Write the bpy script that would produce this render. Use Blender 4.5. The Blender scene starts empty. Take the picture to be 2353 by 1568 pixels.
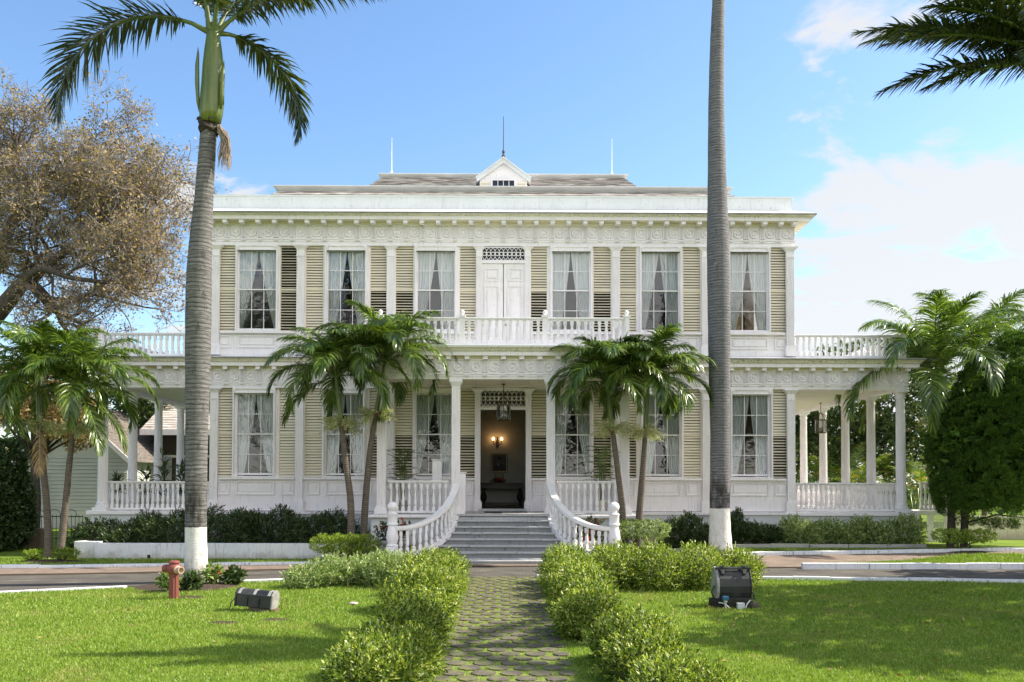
import bpy, math, random
import numpy as np
from mathutils import Vector, Matrix, Euler

# ------------------------------------------------------------------ camera, sky, sun, exposure
R = math.radians
SC = bpy.context.scene
COL = SC.collection
rng = np.random.default_rng(7)
random.seed(7)

CAM_H = 2.4
FPX = 1950.0                      # focal length in pixels of a 2353 px wide frame
TILT, YAW, ROLL = R(1.44), R(0.33), R(0.13)
SHX, SHY = 0.0066, 0.1177
cam_d = bpy.data.cameras.new("camera")
cam = bpy.data.objects.new("camera", cam_d)
COL.objects.link(cam)
cam_d.sensor_width = 36
cam_d.lens = FPX / 2353 * 36
cam_d.shift_x, cam_d.shift_y = SHX, SHY
cam_d.clip_start, cam_d.clip_end = 0.1, 6000
CAM_M = (Matrix.Translation((0, 0, CAM_H)) @ Matrix.Rotation(-YAW, 4, 'Z')
         @ Matrix.Rotation(math.pi / 2 + TILT, 4, 'X') @ Matrix.Rotation(ROLL, 4, 'Z'))
cam.matrix_world = CAM_M
SC.camera = cam


def at(x, y, Y):
    """world point at depth Y seen at (x, y) of the 2353 x 1568 photograph"""
    d = Vector(((x - 1176.5 + SHX * 2353) / FPX, (784 + SHY * 2353 - y) / FPX, -1))
    d = CAM_M.to_3x3() @ d
    t = Y / d.y
    return Vector((d.x * t, Y, CAM_H + d.z * t))


def ground_at(x, y, z=0.0):
    d = Vector(((x - 1176.5 + SHX * 2353) / FPX, (784 + SHY * 2353 - y) / FPX, -1))
    d = CAM_M.to_3x3() @ d
    t = (z - CAM_H) / d.z
    return Vector((d.x * t, d.y * t, z))


SUN_EL, SUN_AZ = R(43), R(9)       # azimuth from +X towards +Y
SC.view_settings.view_transform = 'Standard'
SC.view_settings.look = 'None'
SC.view_settings.exposure = 1.47
SC.view_settings.gamma = 1
SC.render.engine = 'CYCLES'
SC.cycles.max_bounces = 8
SC.cycles.transparent_max_bounces = 16

world = bpy.data.worlds.new("World")
SC.world = world
world.use_nodes = True
nt = world.node_tree
nt.nodes.clear()


def N(nt, typ, **kw):
    n = nt.nodes.new(typ)
    for k, v in kw.items():
        if k.startswith('i_'):
            key = k[2:]
            key = int(key) if key.isdigit() else key.replace('_', ' ')
            n.inputs[key].default_value = v
        else:
            setattr(n, k, v)
    return n


def math_node(nt, op, a, b=None, c=None, clamp=False):
    n = nt.nodes.new('ShaderNodeMath')
    n.operation = op
    n.use_clamp = clamp
    for i, v in enumerate((a, b, c)):
        if v is None:
            continue
        if isinstance(v, (int, float)):
            n.inputs[i].default_value = v
        else:
            nt.links.new(v, n.inputs[i])
    return n.outputs[0]


def smooth(nt, v, a, b, lo=0.0, hi=1.0):
    n = nt.nodes.new('ShaderNodeMapRange')
    n.interpolation_type = 'SMOOTHSTEP'
    n.inputs[1].default_value, n.inputs[2].default_value = a, b
    n.inputs[3].default_value, n.inputs[4].default_value = lo, hi
    nt.links.new(v, n.inputs[0])
    return n.outputs[0]


sky = N(nt, 'ShaderNodeTexSky', sky_type='NISHITA', sun_disc=False, sun_elevation=SUN_EL,
        sun_rotation=math.pi / 2 - SUN_AZ, altitude=50, air_density=1.0, dust_density=0.6, ozone_density=1.6)
SKY_STRENGTH = 0.075
tc = N(nt, 'ShaderNodeTexCoord')
sep = N(nt, 'ShaderNodeSeparateXYZ')
nt.links.new(tc.outputs['Generated'], sep.inputs[0])
dx, dy, dz = sep.outputs
zc = math_node(nt, 'ADD', math_node(nt, 'MAXIMUM', dz, 0.0), 0.12)
comb = N(nt, 'ShaderNodeCombineXYZ')
nt.links.new(math_node(nt, 'DIVIDE', dx, zc), comb.inputs[0])
nt.links.new(math_node(nt, 'DIVIDE', dy, zc), comb.inputs[1])
n1 = N(nt, 'ShaderNodeTexNoise', i_Scale=2.3, i_Detail=12.0, i_Roughness=0.60, i_Distortion=0.5)
n2 = N(nt, 'ShaderNodeTexNoise', i_Scale=0.55, i_Detail=3.0)
nt.links.new(comb.outputs[0], n1.inputs['Vector'])
nt.links.new(comb.outputs[0], n2.inputs['Vector'])
# the cloud bank lies low and to the right, thin elsewhere
az = math_node(nt, 'DIVIDE', dx, math_node(nt, 'MAXIMUM', dy, 0.08))
bias = math_node(nt, 'SUBTRACT', math_node(nt, 'MULTIPLY', smooth(nt, az, -0.05, 0.62), 0.85),
                 math_node(nt, 'MULTIPLY', smooth(nt, dz, 0.13, 0.46), 1.05))
bias = math_node(nt, 'ADD', bias, math_node(nt, 'MULTIPLY', smooth(nt, dz, 0.30, 0.02), 0.22))
dens = math_node(nt, 'ADD', math_node(nt, 'MULTIPLY_ADD', n1.outputs[0], 2.5, -1.17), math_node(nt, 'MULTIPLY', bias, 0.42))
dens = math_node(nt, 'ADD', dens, math_node(nt, 'MULTIPLY_ADD', n2.outputs[0], 0.35, -0.2))
dens = math_node(nt, 'ADD', dens, smooth(nt, dy, 0.05, -0.5, 0.0, 0.4))  # extra cloud added in the unseen sky behind the viewer
puff = math_node(nt, 'MULTIPLY', smooth(nt, math_node(nt, 'ABSOLUTE', math_node(nt, 'ADD', az, 0.34)), 0.13, 0.03), smooth(nt, math_node(nt, 'ABSOLUTE', math_node(nt, 'ADD', dz, -0.305)), 0.055, 0.012))
dens = math_node(nt, 'ADD', dens, math_node(nt, 'MULTIPLY', puff, 0.60))
edge = math_node(nt, 'SUBTRACT', math_node(nt, 'MULTIPLY_ADD', az, 0.30, 0.195), dz)
bank = math_node(nt, 'MULTIPLY', smooth(nt, edge, -0.10, 0.13), smooth(nt, az, 0.18, 0.50))
dens = math_node(nt, 'ADD', dens, math_node(nt, 'MULTIPLY', bank, 0.17))
cl = smooth(nt, dens, 0.06, 0.36)
mixc = N(nt, 'ShaderNodeMix', data_type='RGBA')
nt.links.new(math_node(nt, 'MULTIPLY', cl, 0.88), mixc.inputs[0])
hs = N(nt, 'ShaderNodeHueSaturation', i_Saturation=1.12, i_Value=1.32)
nt.links.new(sky.outputs[0], hs.inputs['Color'])
nt.links.new(hs.outputs[0], mixc.inputs[6])
# unseen cloud bank added behind the viewer, brightened to light the facade
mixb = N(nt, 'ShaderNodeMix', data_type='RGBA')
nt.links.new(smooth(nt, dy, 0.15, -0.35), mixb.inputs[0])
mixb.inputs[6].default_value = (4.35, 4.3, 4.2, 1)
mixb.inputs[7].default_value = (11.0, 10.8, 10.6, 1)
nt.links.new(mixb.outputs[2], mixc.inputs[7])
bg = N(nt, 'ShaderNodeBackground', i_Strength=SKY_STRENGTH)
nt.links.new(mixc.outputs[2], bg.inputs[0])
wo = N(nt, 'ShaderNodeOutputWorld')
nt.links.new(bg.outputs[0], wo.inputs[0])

sun_d = bpy.data.lights.new("sun", 'SUN')
sun_d.energy = 3.6
sun_d.angle = R(0.5)
sun_d.color = (1.0, 0.93, 0.80)
sun = bpy.data.objects.new("sun", sun_d)
COL.objects.link(sun)
sv = Vector((math.cos(SUN_EL) * math.cos(SUN_AZ), math.cos(SUN_EL) * math.sin(SUN_AZ), math.sin(SUN_EL)))
sun.rotation_euler = sv.to_track_quat('Z', 'Y').to_euler()
sun.location = (40, 10, 40)

# ------------------------------------------------------------------ materials


def new_mat(name):
    m = bpy.data.materials.new(name)
    m.use_nodes = True
    t = m.node_tree
    t.nodes.clear()
    out = t.nodes.new('ShaderNodeOutputMaterial')
    return m, t, out


def ramp(t, fac, stops):
    r = t.nodes.new('ShaderNodeValToRGB')
    el = r.color_ramp.elements
    while len(el) < len(stops):
        el.new(0.5)
    for e, (p, c) in zip(el, stops):
        e.position = p
        e.color = (*c, 1)
    t.links.new(fac, r.inputs[0])
    return r.outputs[0]


def pos_vec(t, scale=(1, 1, 1)):
    g = t.nodes.new('ShaderNodeNewGeometry')
    mp = t.nodes.new('ShaderNodeMapping')
    mp.inputs['Scale'].default_value = scale
    t.links.new(g.outputs['Position'], mp.inputs['Vector'])
    return mp.outputs[0]


def noise(t, vec, scale, detail=5, rough=0.55):
    n = t.nodes.new('ShaderNodeTexNoise')
    n.inputs['Scale'].default_value = scale
    n.inputs['Detail'].default_value = detail
    n.inputs['Roughness'].default_value = rough
    t.links.new(vec, n.inputs['Vector'])
    return n.outputs[0]


def simple(name, stops, rough=0.6, scale=4, stretch=(1, 1, 1), bump=0.0, bscale=40, metallic=0.0, detail=6, spec=0.4, bstretch=None):
    """noise-mottled principled; stops is a colour or a list of (pos, colour)"""
    m, t, out = new_mat(name)
    p = t.nodes.new('ShaderNodeBsdfPrincipled')
    p.inputs['Roughness'].default_value = rough
    p.inputs['Metallic'].default_value = metallic
    p.inputs['Specular IOR Level'].default_value = spec
    if not isinstance(stops, list):
        c = stops
        stops = [(0.3, tuple(v * 0.9 for v in c)), (0.7, tuple(min(1, v * 1.08) for v in c))]
    f = noise(t, pos_vec(t, stretch), scale, detail)
    t.links.new(ramp(t, f, stops), p.inputs['Base Color'])
    if bump:
        b = t.nodes.new('ShaderNodeBump')
        b.inputs['Strength'].default_value = bump
        b.inputs['Distance'].default_value = 0.02
        t.links.new(noise(t, pos_vec(t, bstretch or stretch), bscale, 4), b.inputs['Height'])
        t.links.new(b.outputs[0], p.inputs['Normal'])
    t.links.new(p.outputs[0], out.inputs[0])
    return m


def mix_col(t, fac, a, b):
    mx = t.nodes.new('ShaderNodeMix')
    mx.data_type = 'RGBA'
    for v, i in ((fac, 0), (a, 6), (b, 7)):
        if hasattr(v, 'is_output'):
            t.links.new(v, mx.inputs[i])
        elif i == 0:
            mx.inputs[0].default_value = v
        else:
            mx.inputs[i].default_value = (*v, 1)
    return mx.outputs[2]


def painted(name, col, grime=(0.30, 0.28, 0.22), amount=0.35, streak=0.0, rough=0.55, board=0.0, low=None):
    """white paint with fine brush mottling, scattered wear and optional run-off streaks (vertical)"""
    m, t, out = new_mat(name)
    p = t.nodes.new('ShaderNodeBsdfPrincipled')
    p.inputs['Roughness'].default_value = rough
    p.inputs['Specular IOR Level'].default_value = 0.3
    base = ramp(t, noise(t, pos_vec(t, (1, 1, 1)), 1.3, 5), [(0.3, tuple(c * 0.93 for c in col)), (0.7, tuple(min(1, c * 1.03) for c in col))])
    wear = smooth(t, noise(t, pos_vec(t, (1.0, 1.0, 1.6)), 7, 9, 0.72), 0.56, 0.74, 0, amount)
    base = mix_col(t, wear, base, grime)
    if streak:
        s = smooth(t, noise(t, pos_vec(t, (14, 14, 0.9)), 1.4, 5, 0.7), 0.50, 0.70)
        s2 = smooth(t, noise(t, pos_vec(t, (0.8, 0.8, 0.4)), 1.0, 2), 0.36, 0.56)
        base = mix_col(t, math_node(t, 'MULTIPLY', math_node(t, 'MULTIPLY', s, s2), streak), base, (0.07, 0.068, 0.05))
    if low is not None:
        g = t.nodes.new('ShaderNodeNewGeometry')
        sp = t.nodes.new('ShaderNodeSeparateXYZ')
        t.links.new(g.outputs['Position'], sp.inputs[0])
        n0 = noise(t, pos_vec(t), 2.2, 6, 0.65)
        zz = math_node(t, 'ADD', sp.outputs[2], math_node(t, 'MULTIPLY_ADD', n0, -0.9, 0.45))
        base = mix_col(t, smooth(t, zz, low[0], low[1], low[2], 0.0), base, low[3])
    t.links.new(base, p.inputs['Base Color'])
    b = t.nodes.new('ShaderNodeBump')
    b.inputs['Strength'].default_value = 0.12
    b.inputs['Distance'].default_value = 0.01
    t.links.new(noise(t, pos_vec(t, (1, 1, 1)), 26, 5), b.inputs['Height'])
    t.links.new(b.outputs[0], p.inputs['Normal'])
    t.links.new(p.outputs[0], out.inputs[0])
    return m


def leaf_mat(name, stops, transl=0.35, rough=0.45, tint=(1.25, 1.3, 0.55), spec=0.4, patch=None):
    """leaf: colour varies leaf by leaf, part of the light passes through"""
    m, t, out = new_mat(name)
    g = t.nodes.new('ShaderNodeNewGeometry')
    c = ramp(t, g.outputs['Random Per Island'], stops)
    if patch:
        pn = smooth(t, noise(t, pos_vec(t), patch[0], 6, 0.65), patch[1], patch[2], 0, patch[3])
        c = mix_col(t, pn, c, patch[4])
    p = t.nodes.new('ShaderNodeBsdfPrincipled')
    p.inputs['Roughness'].default_value = rough
    p.inputs['Specular IOR Level'].default_value = spec
    t.links.new(c, p.inputs['Base Color'])
    tr = t.nodes.new('ShaderNodeBsdfTranslucent')
    mul = t.nodes.new('ShaderNodeMix')
    mul.data_type = 'RGBA'
    mul.blend_type = 'MULTIPLY'
    mul.inputs[0].default_value = 1
    t.links.new(c, mul.inputs[6])
    mul.inputs[7].default_value = (*tint, 1)
    t.links.new(mul.outputs[2], tr.inputs[0])
    mx = t.nodes.new('ShaderNodeMixShader')
    mx.inputs[0].default_value = transl
    t.links.new(p.outputs[0], mx.inputs[1])
    t.links.new(tr.outputs[0], mx.inputs[2])
    t.links.new(mx.outputs[0], out.inputs[0])
    return m


WHITE = painted('white paint', (0.86, 0.815, 0.83), amount=0.45, streak=0.24)
WHITE_RAIL = painted('white rail paint', (0.83, 0.80, 0.80), amount=0.4, streak=0.25)
CREAM = painted('cornice cream paint', (0.76, 0.71, 0.58), amount=0.5, streak=1.0)
SOFFIT = painted('soffit cream paint', (0.76, 0.69, 0.52), amount=0.2)
CEIL = painted('verandah ceiling paint', (0.74, 0.70, 0.58), amount=0.12)
LOUVRE = painted('louvre cream paint', (0.80, 0.72, 0.57), amount=0.3, grime=(0.32, 0.27, 0.18))
PLINTH = painted('plinth paint', (0.66, 0.68, 0.68), amount=0.4, low=(0.25, 0.95, 0.65, (0.33, 0.25, 0.18)))
PLANTER = painted('planter whitewash', (0.66, 0.67, 0.68), amount=0.75, streak=0.45, low=(0.0, 0.3, 0.6, (0.30, 0.26, 0.20)))
KERBW = painted('kerb whitewash', (0.70, 0.71, 0.73), amount=1.0, streak=0.55, grime=(0.24, 0.22, 0.20), rough=0.85)
FLASH = painted('roof flashing', (0.82, 0.83, 0.85), amount=0.35, rough=0.4)
GREYWOOD = painted('weathered white board', (0.74, 0.75, 0.77), amount=0.7, streak=0.18)
MARBLE = painted('worn marble', (0.44, 0.44, 0.44), amount=0.8, streak=0.5, grime=(0.20, 0.19, 0.18), rough=0.45)
PLASTER = simple('interior plaster', (0.42, 0.43, 0.39), 0.8, 3)
OCHRE = simple('ochre plaster', (0.82, 0.58, 0.26), 0.8, 3)
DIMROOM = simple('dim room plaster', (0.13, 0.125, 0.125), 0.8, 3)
DARKWOOD = simple('dark mahogany', (0.035, 0.022, 0.016), 0.35, 12, (1, 1, 6))
IRON = simple('black iron', (0.02, 0.02, 0.022), 0.5, 20)
BRASS = simple('aged bronze', (0.09, 0.065, 0.04), 0.4, 20, metallic=0.7)
GOLD = simple('gilt', (0.22, 0.16, 0.07), 0.4, 20, metallic=0.6)
CURTAIN = None


def curtain_mat():
    m, t, out = new_mat('sheer curtain cloth')
    d = t.nodes.new('ShaderNodeBsdfDiffuse')
    f = noise(t, pos_vec(t, (9, 9, 0.25)), 3.5, 4)
    t.links.new(ramp(t, f, [(0.3, (0.60, 0.62, 0.65)), (0.7, (0.90, 0.91, 0.92))]), d.inputs[0])
    tr = t.nodes.new('ShaderNodeBsdfTranslucent')
    tr.inputs[0].default_value = (0.8, 0.8, 0.8, 1)
    mx = t.nodes.new('ShaderNodeMixShader')
    mx.inputs[0].default_value = 0.2
    t.links.new(d.outputs[0], mx.inputs[1])
    t.links.new(tr.outputs[0], mx.inputs[2])
    t.links.new(mx.outputs[0], out.inputs[0])
    return m


CURTAIN = curtain_mat()


def glass_mat(name='old window glass', k=1.0):
    m, t, out = new_mat(name)
    fr = t.nodes.new('ShaderNodeFresnel')
    fr.inputs[0].default_value = 1.5
    b = t.nodes.new('ShaderNodeBump')
    b.inputs['Strength'].default_value = 0.5
    b.inputs['Distance'].default_value = 0.02
    t.links.new(noise(t, pos_vec(t), 2.6, 3), b.inputs['Height'])
    tr = t.nodes.new('ShaderNodeBsdfTransparent')
    tr.inputs[0].default_value = (0.93, 0.95, 0.95, 1)
    gl = t.nodes.new('ShaderNodeBsdfGlossy')
    gl.inputs['Roughness'].default_value = 0.015
    t.links.new(b.outputs[0], gl.inputs['Normal'])
    mx = t.nodes.new('ShaderNodeMixShader')
    t.links.new(math_node(t, 'MULTIPLY', fr.outputs[0], 2.3 * k, clamp=True), mx.inputs[0])
    t.links.new(tr.outputs[0], mx.inputs[1])
    t.links.new(gl.outputs[0], mx.inputs[2])
    t.links.new(mx.outputs[0], out.inputs[0])
    return m


GLASS = glass_mat()


def shingle_mat():
    m, t, out = new_mat('weathered shingles')
    p = t.nodes.new('ShaderNodeBsdfPrincipled')
    p.inputs['Roughness'].default_value = 0.85
    v = pos_vec(t, (1, 1, 1))
    c = ramp(t, noise(t, pos_vec(t, (1.6, 1.6, 26)), 1.0, 5), [(0.34, (0.10, 0.08, 0.065)), (0.5, (0.30, 0.265, 0.235)), (0.7, (0.68, 0.65, 0.60))])
    t.links.new(c, p.inputs['Base Color'])
    t.links.new(p.outputs[0], out.inputs[0])
    return m


SHINGLE = shingle_mat()


def brick_mat():
    m, t, out = new_mat('red brick paving')
    p = t.nodes.new('ShaderNodeBsdfPrincipled')
    p.inputs['Roughness'].default_value = 0.85
    br = t.nodes.new('ShaderNodeTexBrick')
    br.inputs['Scale'].default_value = 1
    br.inputs['Brick Width'].default_value = 0.22
    br.inputs['Row Height'].default_value = 0.11
    br.inputs['Mortar Size'].default_value = 0.008
    br.inputs['Color1'].default_value = (0.165, 0.115, 0.085, 1)
    br.inputs['Color2'].default_value = (0.25, 0.18, 0.13, 1)
    br.inputs['Mortar'].default_value = (0.10, 0.085, 0.07, 1)
    t.links.new(pos_vec(t), br.inputs['Vector'])
    c = mix_col(t, smooth(t, noise(t, pos_vec(t), 1.2, 6), 0.5, 0.7, 0, 0.6), br.outputs[0], (0.13, 0.10, 0.075))
    t.links.new(c, p.inputs['Base Color'])
    t.links.new(p.outputs[0], out.inputs[0])
    return m


BRICK = brick_mat()
ASPHALT = simple('asphalt', [(0.30, (0.035, 0.032, 0.028)), (0.45, (0.085, 0.075, 0.063)), (0.58, (0.10, 0.088, 0.072)), (0.72, (0.19, 0.165, 0.13))], 0.9, 0.9, (1, 2.6, 1), 0.6, 90, detail=9)
STONE = simple('path stone', [(0.3, (0.065, 0.053, 0.042)), (0.48, (0.12, 0.102, 0.078)), (0.6, (0.15, 0.155, 0.055))], 0.9, 5, bump=0.8, bscale=60)
SOIL = simple('dark mulch soil', [(0.3, (0.025, 0.016, 0.01)), (0.7, (0.085, 0.055, 0.035))], 0.95, 14, bump=1.0, bscale=40)


def lawn_mat():
    m, t, out = new_mat('lawn ground')
    p = t.nodes.new('ShaderNodeBsdfPrincipled')
    p.inputs['Roughness'].default_value = 0.9
    p.inputs['Specular IOR Level'].default_value = 0.1
    c = ramp(t, noise(t, pos_vec(t), 0.9, 8, 0.65), [(0.30, (0.10, 0.16, 0.018)), (0.5, (0.15, 0.22, 0.026)), (0.72, (0.21, 0.28, 0.045))])
    c = mix_col(t, smooth(t, noise(t, pos_vec(t), 22, 4), 0.5, 0.75, 0, 0.55), c, (0.04, 0.075, 0.012))
    c = mix_col(t, smooth(t, noise(t, pos_vec(t), 0.55, 5), 0.70, 0.78, 0, 0.7), c, (0.14, 0.10, 0.06))
    t.links.new(c, p.inputs['Base Color'])
    b = t.nodes.new('ShaderNodeBump')
    b.inputs['Strength'].default_value = 0.8
    b.inputs['Distance'].default_value = 0.03
    t.links.new(noise(t, pos_vec(t), 30, 4), b.inputs['Height'])
    t.links.new(b.outputs[0], p.inputs['Normal'])
    t.links.new(p.outputs[0], out.inputs[0])
    return m


LAWN = lawn_mat()
DEADLEAF = leaf_mat('dry palm leaflet', [(0.0, (0.20, 0.13, 0.06)), (0.6, (0.32, 0.21, 0.10)), (1.0, (0.40, 0.30, 0.14))], 0.3, 0.6)
GRASS = leaf_mat('grass blades', [(0.0, (0.10, 0.17, 0.016)), (0.5, (0.18, 0.28, 0.028)), (0.85, (0.26, 0.37, 0.05)), (1.0, (0.44, 0.44, 0.18))], 0.35, 0.5, patch=(0.8, 0.48, 0.70, 0.65, (0.33, 0.33, 0.10)))
HEDGE = leaf_mat('hedge leaf', [(0.0, (0.025, 0.055, 0.010)), (0.35, (0.11, 0.18, 0.02)), (0.7, (0.28, 0.36, 0.042)), (0.95, (0.52, 0.56, 0.12)), (1.0, (0.68, 0.68, 0.40))], 0.35)
DARKLEAF = leaf_mat('dark shrub leaf', [(0.0, (0.03, 0.055, 0.016)), (0.6, (0.055, 0.09, 0.025)), (1.0, (0.10, 0.15, 0.05))], 0.25)
PALELEAF = leaf_mat('pale shrub leaf', [(0.0, (0.10, 0.17, 0.04)), (0.6, (0.25, 0.35, 0.09)), (1.0, (0.58, 0.62, 0.36))], 0.3)
TOPI = leaf_mat('clipped bush leaf', [(0.0, (0.09, 0.15, 0.015)), (0.5, (0.20, 0.30, 0.03)), (1.0, (0.38, 0.44, 0.08))], 0.4)
PALMLEAF = leaf_mat('palm leaflet', [(0.0, (0.035, 0.072, 0.012)), (0.5, (0.088, 0.155, 0.022)), (1.0, (0.26, 0.34, 0.065))], 0.36, 0.3, spec=0.7)
ROYALLEAF = leaf_mat('royal palm leaflet', [(0.0, (0.035, 0.055, 0.014)), (0.7, (0.06, 0.085, 0.022)), (1.0, (0.13, 0.13, 0.05))], 0.3, 0.35, spec=0.6)
ARECA = leaf_mat('yellow palm leaflet', [(0.0, (0.06, 0.11, 0.015)), (0.6, (0.12, 0.18, 0.03)), (0.9, (0.25, 0.26, 0.05)), (1.0, (0.42, 0.22, 0.05))], 0.4, 0.35)
CYPRESS = leaf_mat('cypress spray', [(0.0, (0.032, 0.07, 0.014)), (0.6, (0.075, 0.15, 0.022)), (1.0, (0.17, 0.28, 0.045))], 0.3, 0.6, spec=0.2)
TREELEAF = leaf_mat('sparse tree leaf', [(0.0, (0.10, 0.11, 0.04)), (0.35, (0.24, 0.19, 0.08)), (0.7, (0.40, 0.25, 0.12)), (1.0, (0.50, 0.39, 0.20))], 0.4, 0.6)
WOODLEAF = leaf_mat('far wood leaf', [(0.0, (0.03, 0.055, 0.016)), (0.6, (0.06, 0.10, 0.025)), (0.9, (0.12, 0.16, 0.04)), (1.0, (0.22, 0.17, 0.06))], 0.3, 0.5)
SEED = leaf_mat('palm flower spray', [(0.0, (0.26, 0.29, 0.12)), (0.6, (0.46, 0.48, 0.24)), (1.0, (0.62, 0.60, 0.36))], 0.3, 0.6)
REDFLOWER = leaf_mat('red flower', [(0.0, (0.45, 0.03, 0.03)), (1.0, (0.65, 0.10, 0.08))], 0.3)
SPATHE = simple('brown palm spathe', (0.16, 0.07, 0.045), 0.6, 10)
RACHIS = simple('palm leaf stalk', (0.11, 0.15, 0.04), 0.45, 8)
SHAFT = simple('green crownshaft', [(0.25, (0.065, 0.10, 0.018)), (0.6, (0.12, 0.155, 0.032)), (0.8, (0.20, 0.23, 0.06))], 0.35, 3, (3, 3, 0.4), spec=0.5)
DEADFROND = simple('dry flower stalks', (0.30, 0.23, 0.18), 0.9, 20)
BRANCH = simple('tree bark', [(0.3, (0.035, 0.027, 0.022)), (0.7, (0.10, 0.08, 0.065))], 0.9, 6, bump=0.6, bscale=20)
TWIG = simple('pale twigs', [(0.3, (0.15, 0.125, 0.11)), (0.7, (0.32, 0.27, 0.24))], 0.9, 6)


def trunk_mat(name, dark, pale, ring=9.0, blotch=0.4, lo=None, white=None, rust=False):
    """ringed palm trunk; optional whitewash below a height"""
    m, t, out = new_mat(name)
    p = t.nodes.new('ShaderNodeBsdfPrincipled')
    p.inputs['Roughness'].default_value = 0.8
    p.inputs['Specular IOR Level'].default_value = 0.25
    wv = t.nodes.new('ShaderNodeTexWave')
    wv.wave_type, wv.bands_direction, wv.wave_profile = 'BANDS', 'Z', 'SAW'
    wv.inputs['Scale'].default_value = ring
    wv.inputs['Distortion'].default_value = 2.2
    wv.inputs['Detail'].default_value = 4
    wv.inputs['Detail Scale'].default_value = 2.0
    t.links.new(pos_vec(t, (0.5, 0.5, 1)), wv.inputs['Vector'])
    fine = noise(t, pos_vec(t, (2, 2, 22)), 2.0, 6, 0.7)
    f = math_node(t, 'ADD', math_node(t, 'MULTIPLY', wv.outputs[1], 0.22), math_node(t, 'MULTIPLY_ADD', fine, 1.05, -0.13))
    c = ramp(t, f, [(0.25, dark), (0.75, pale)])
    bl = smooth(t, noise(t, pos_vec(t, (3, 3, 1.1)), 1.6, 6, 0.7), 0.55, 0.68, 0, blotch)
    c = mix_col(t, bl, c, tuple(v * 0.25 for v in dark))
    c = mix_col(t, smooth(t, noise(t, pos_vec(t, (2.5, 2.5, 2)), 2.6, 4, 0.6), 0.62, 0.72, 0, 0.5), c, tuple(min(1, v * 1.35) for v in pale))
    w2 = t.nodes.new('ShaderNodeTexWave')
    w2.wave_type, w2.bands_direction, w2.wave_profile = 'BANDS', 'Z', 'SIN'
    w2.inputs['Scale'].default_value = ring * 1.25
    w2.inputs['Distortion'].default_value = 3.5
    w2.inputs['Detail'].default_value = 5
    w2.inputs['Detail Scale'].default_value = 1.5
    t.links.new(pos_vec(t, (0.6, 0.6, 1)), w2.inputs['Vector'])
    c = mix_col(t, smooth(t, w2.outputs[1], 0.30, 0.02, 0, 0.6), c, tuple(v * 0.45 for v in dark))
    h = f
    if white is not None:
        g = t.nodes.new('ShaderNodeNewGeometry')
        sp = t.nodes.new('ShaderNodeSeparateXYZ')
        t.links.new(g.outputs['Position'], sp.inputs[0])
        nz = noise(t, pos_vec(t), 9, 4)
        zz = math_node(t, 'ADD', sp.outputs[2], math_node(t, 'MULTIPLY_ADD', nz, 0.05, -0.025))
        # algae-dark band just above the paint
        c = mix_col(t, math_node(t, 'MULTIPLY', smooth(t, noise(t, pos_vec(t, (2, 2, 0.8)), 2.5, 6, 0.7), 0.38, 0.6), smooth(t, zz, white + 0.35, white + 1.5, 0.92, 0)), c, (0.02, 0.018, 0.014))
        wp = ramp(t, noise(t, pos_vec(t, (1, 1, 0.7)), 8, 8, 0.7), [(0.42, (0.70, 0.69, 0.66)), (0.62, (0.60, 0.58, 0.53)), (0.72, (0.28, 0.24, 0.18))])
        wn = smooth(t, math_node(t, 'ADD', sp.outputs[2], math_node(t, 'MULTIPLY_ADD', noise(t, pos_vec(t, (3, 3, 1)), 4, 6, 0.7), -1.5, 0.72)), 0.05, 0.6, 0.85, 0)
        wp = mix_col(t, wn, wp, (0.17, 0.13, 0.09))
        k = smooth(t, zz, white - 0.012, white + 0.012, 1, 0)
        c = mix_col(t, k, c, wp)
    t.links.new(c, p.inputs['Base Color'])
    b = t.nodes.new('ShaderNodeBump')
    b.inputs['Strength'].default_value = 0.6
    b.inputs['Distance'].default_value = 0.03
    t.links.new(h, b.inputs['Height'])
    t.links.new(b.outputs[0], p.inputs['Normal'])
    t.links.new(p.outputs[0], out.inputs[0])
    return m


# ------------------------------------------------------------------ mesh helpers
WL = {}                             # world location of every parent (none is rotated)


def tag(o, label=None, cat=None, group=None, kind=None):
    if label:
        o['label'] = label
    if cat:
        o['category'] = cat
    if group:
        o['group'] = group
    if kind:
        o['kind'] = kind
    return o


def link(o, loc, parent=None):
    COL.objects.link(o)
    loc = Vector(loc)
    if parent is not None:
        o.parent = parent
        o.location = loc - WL[parent.name]
    else:
        o.location = loc
    WL[o.name] = loc
    return o


def thing(name, loc, label, cat, group=None, kind=None):
    o = bpy.data.objects.new(name, None)
    o.empty_display_size = 0.2
    link(o, loc)
    return tag(o, label, cat, group, kind)


def inst(name, mesh, loc, parent=None, rot=None):
    o = bpy.data.objects.new(name, mesh)
    link(o, loc, parent)
    if rot is not None:
        o.rotation_euler = rot
    return o


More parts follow.
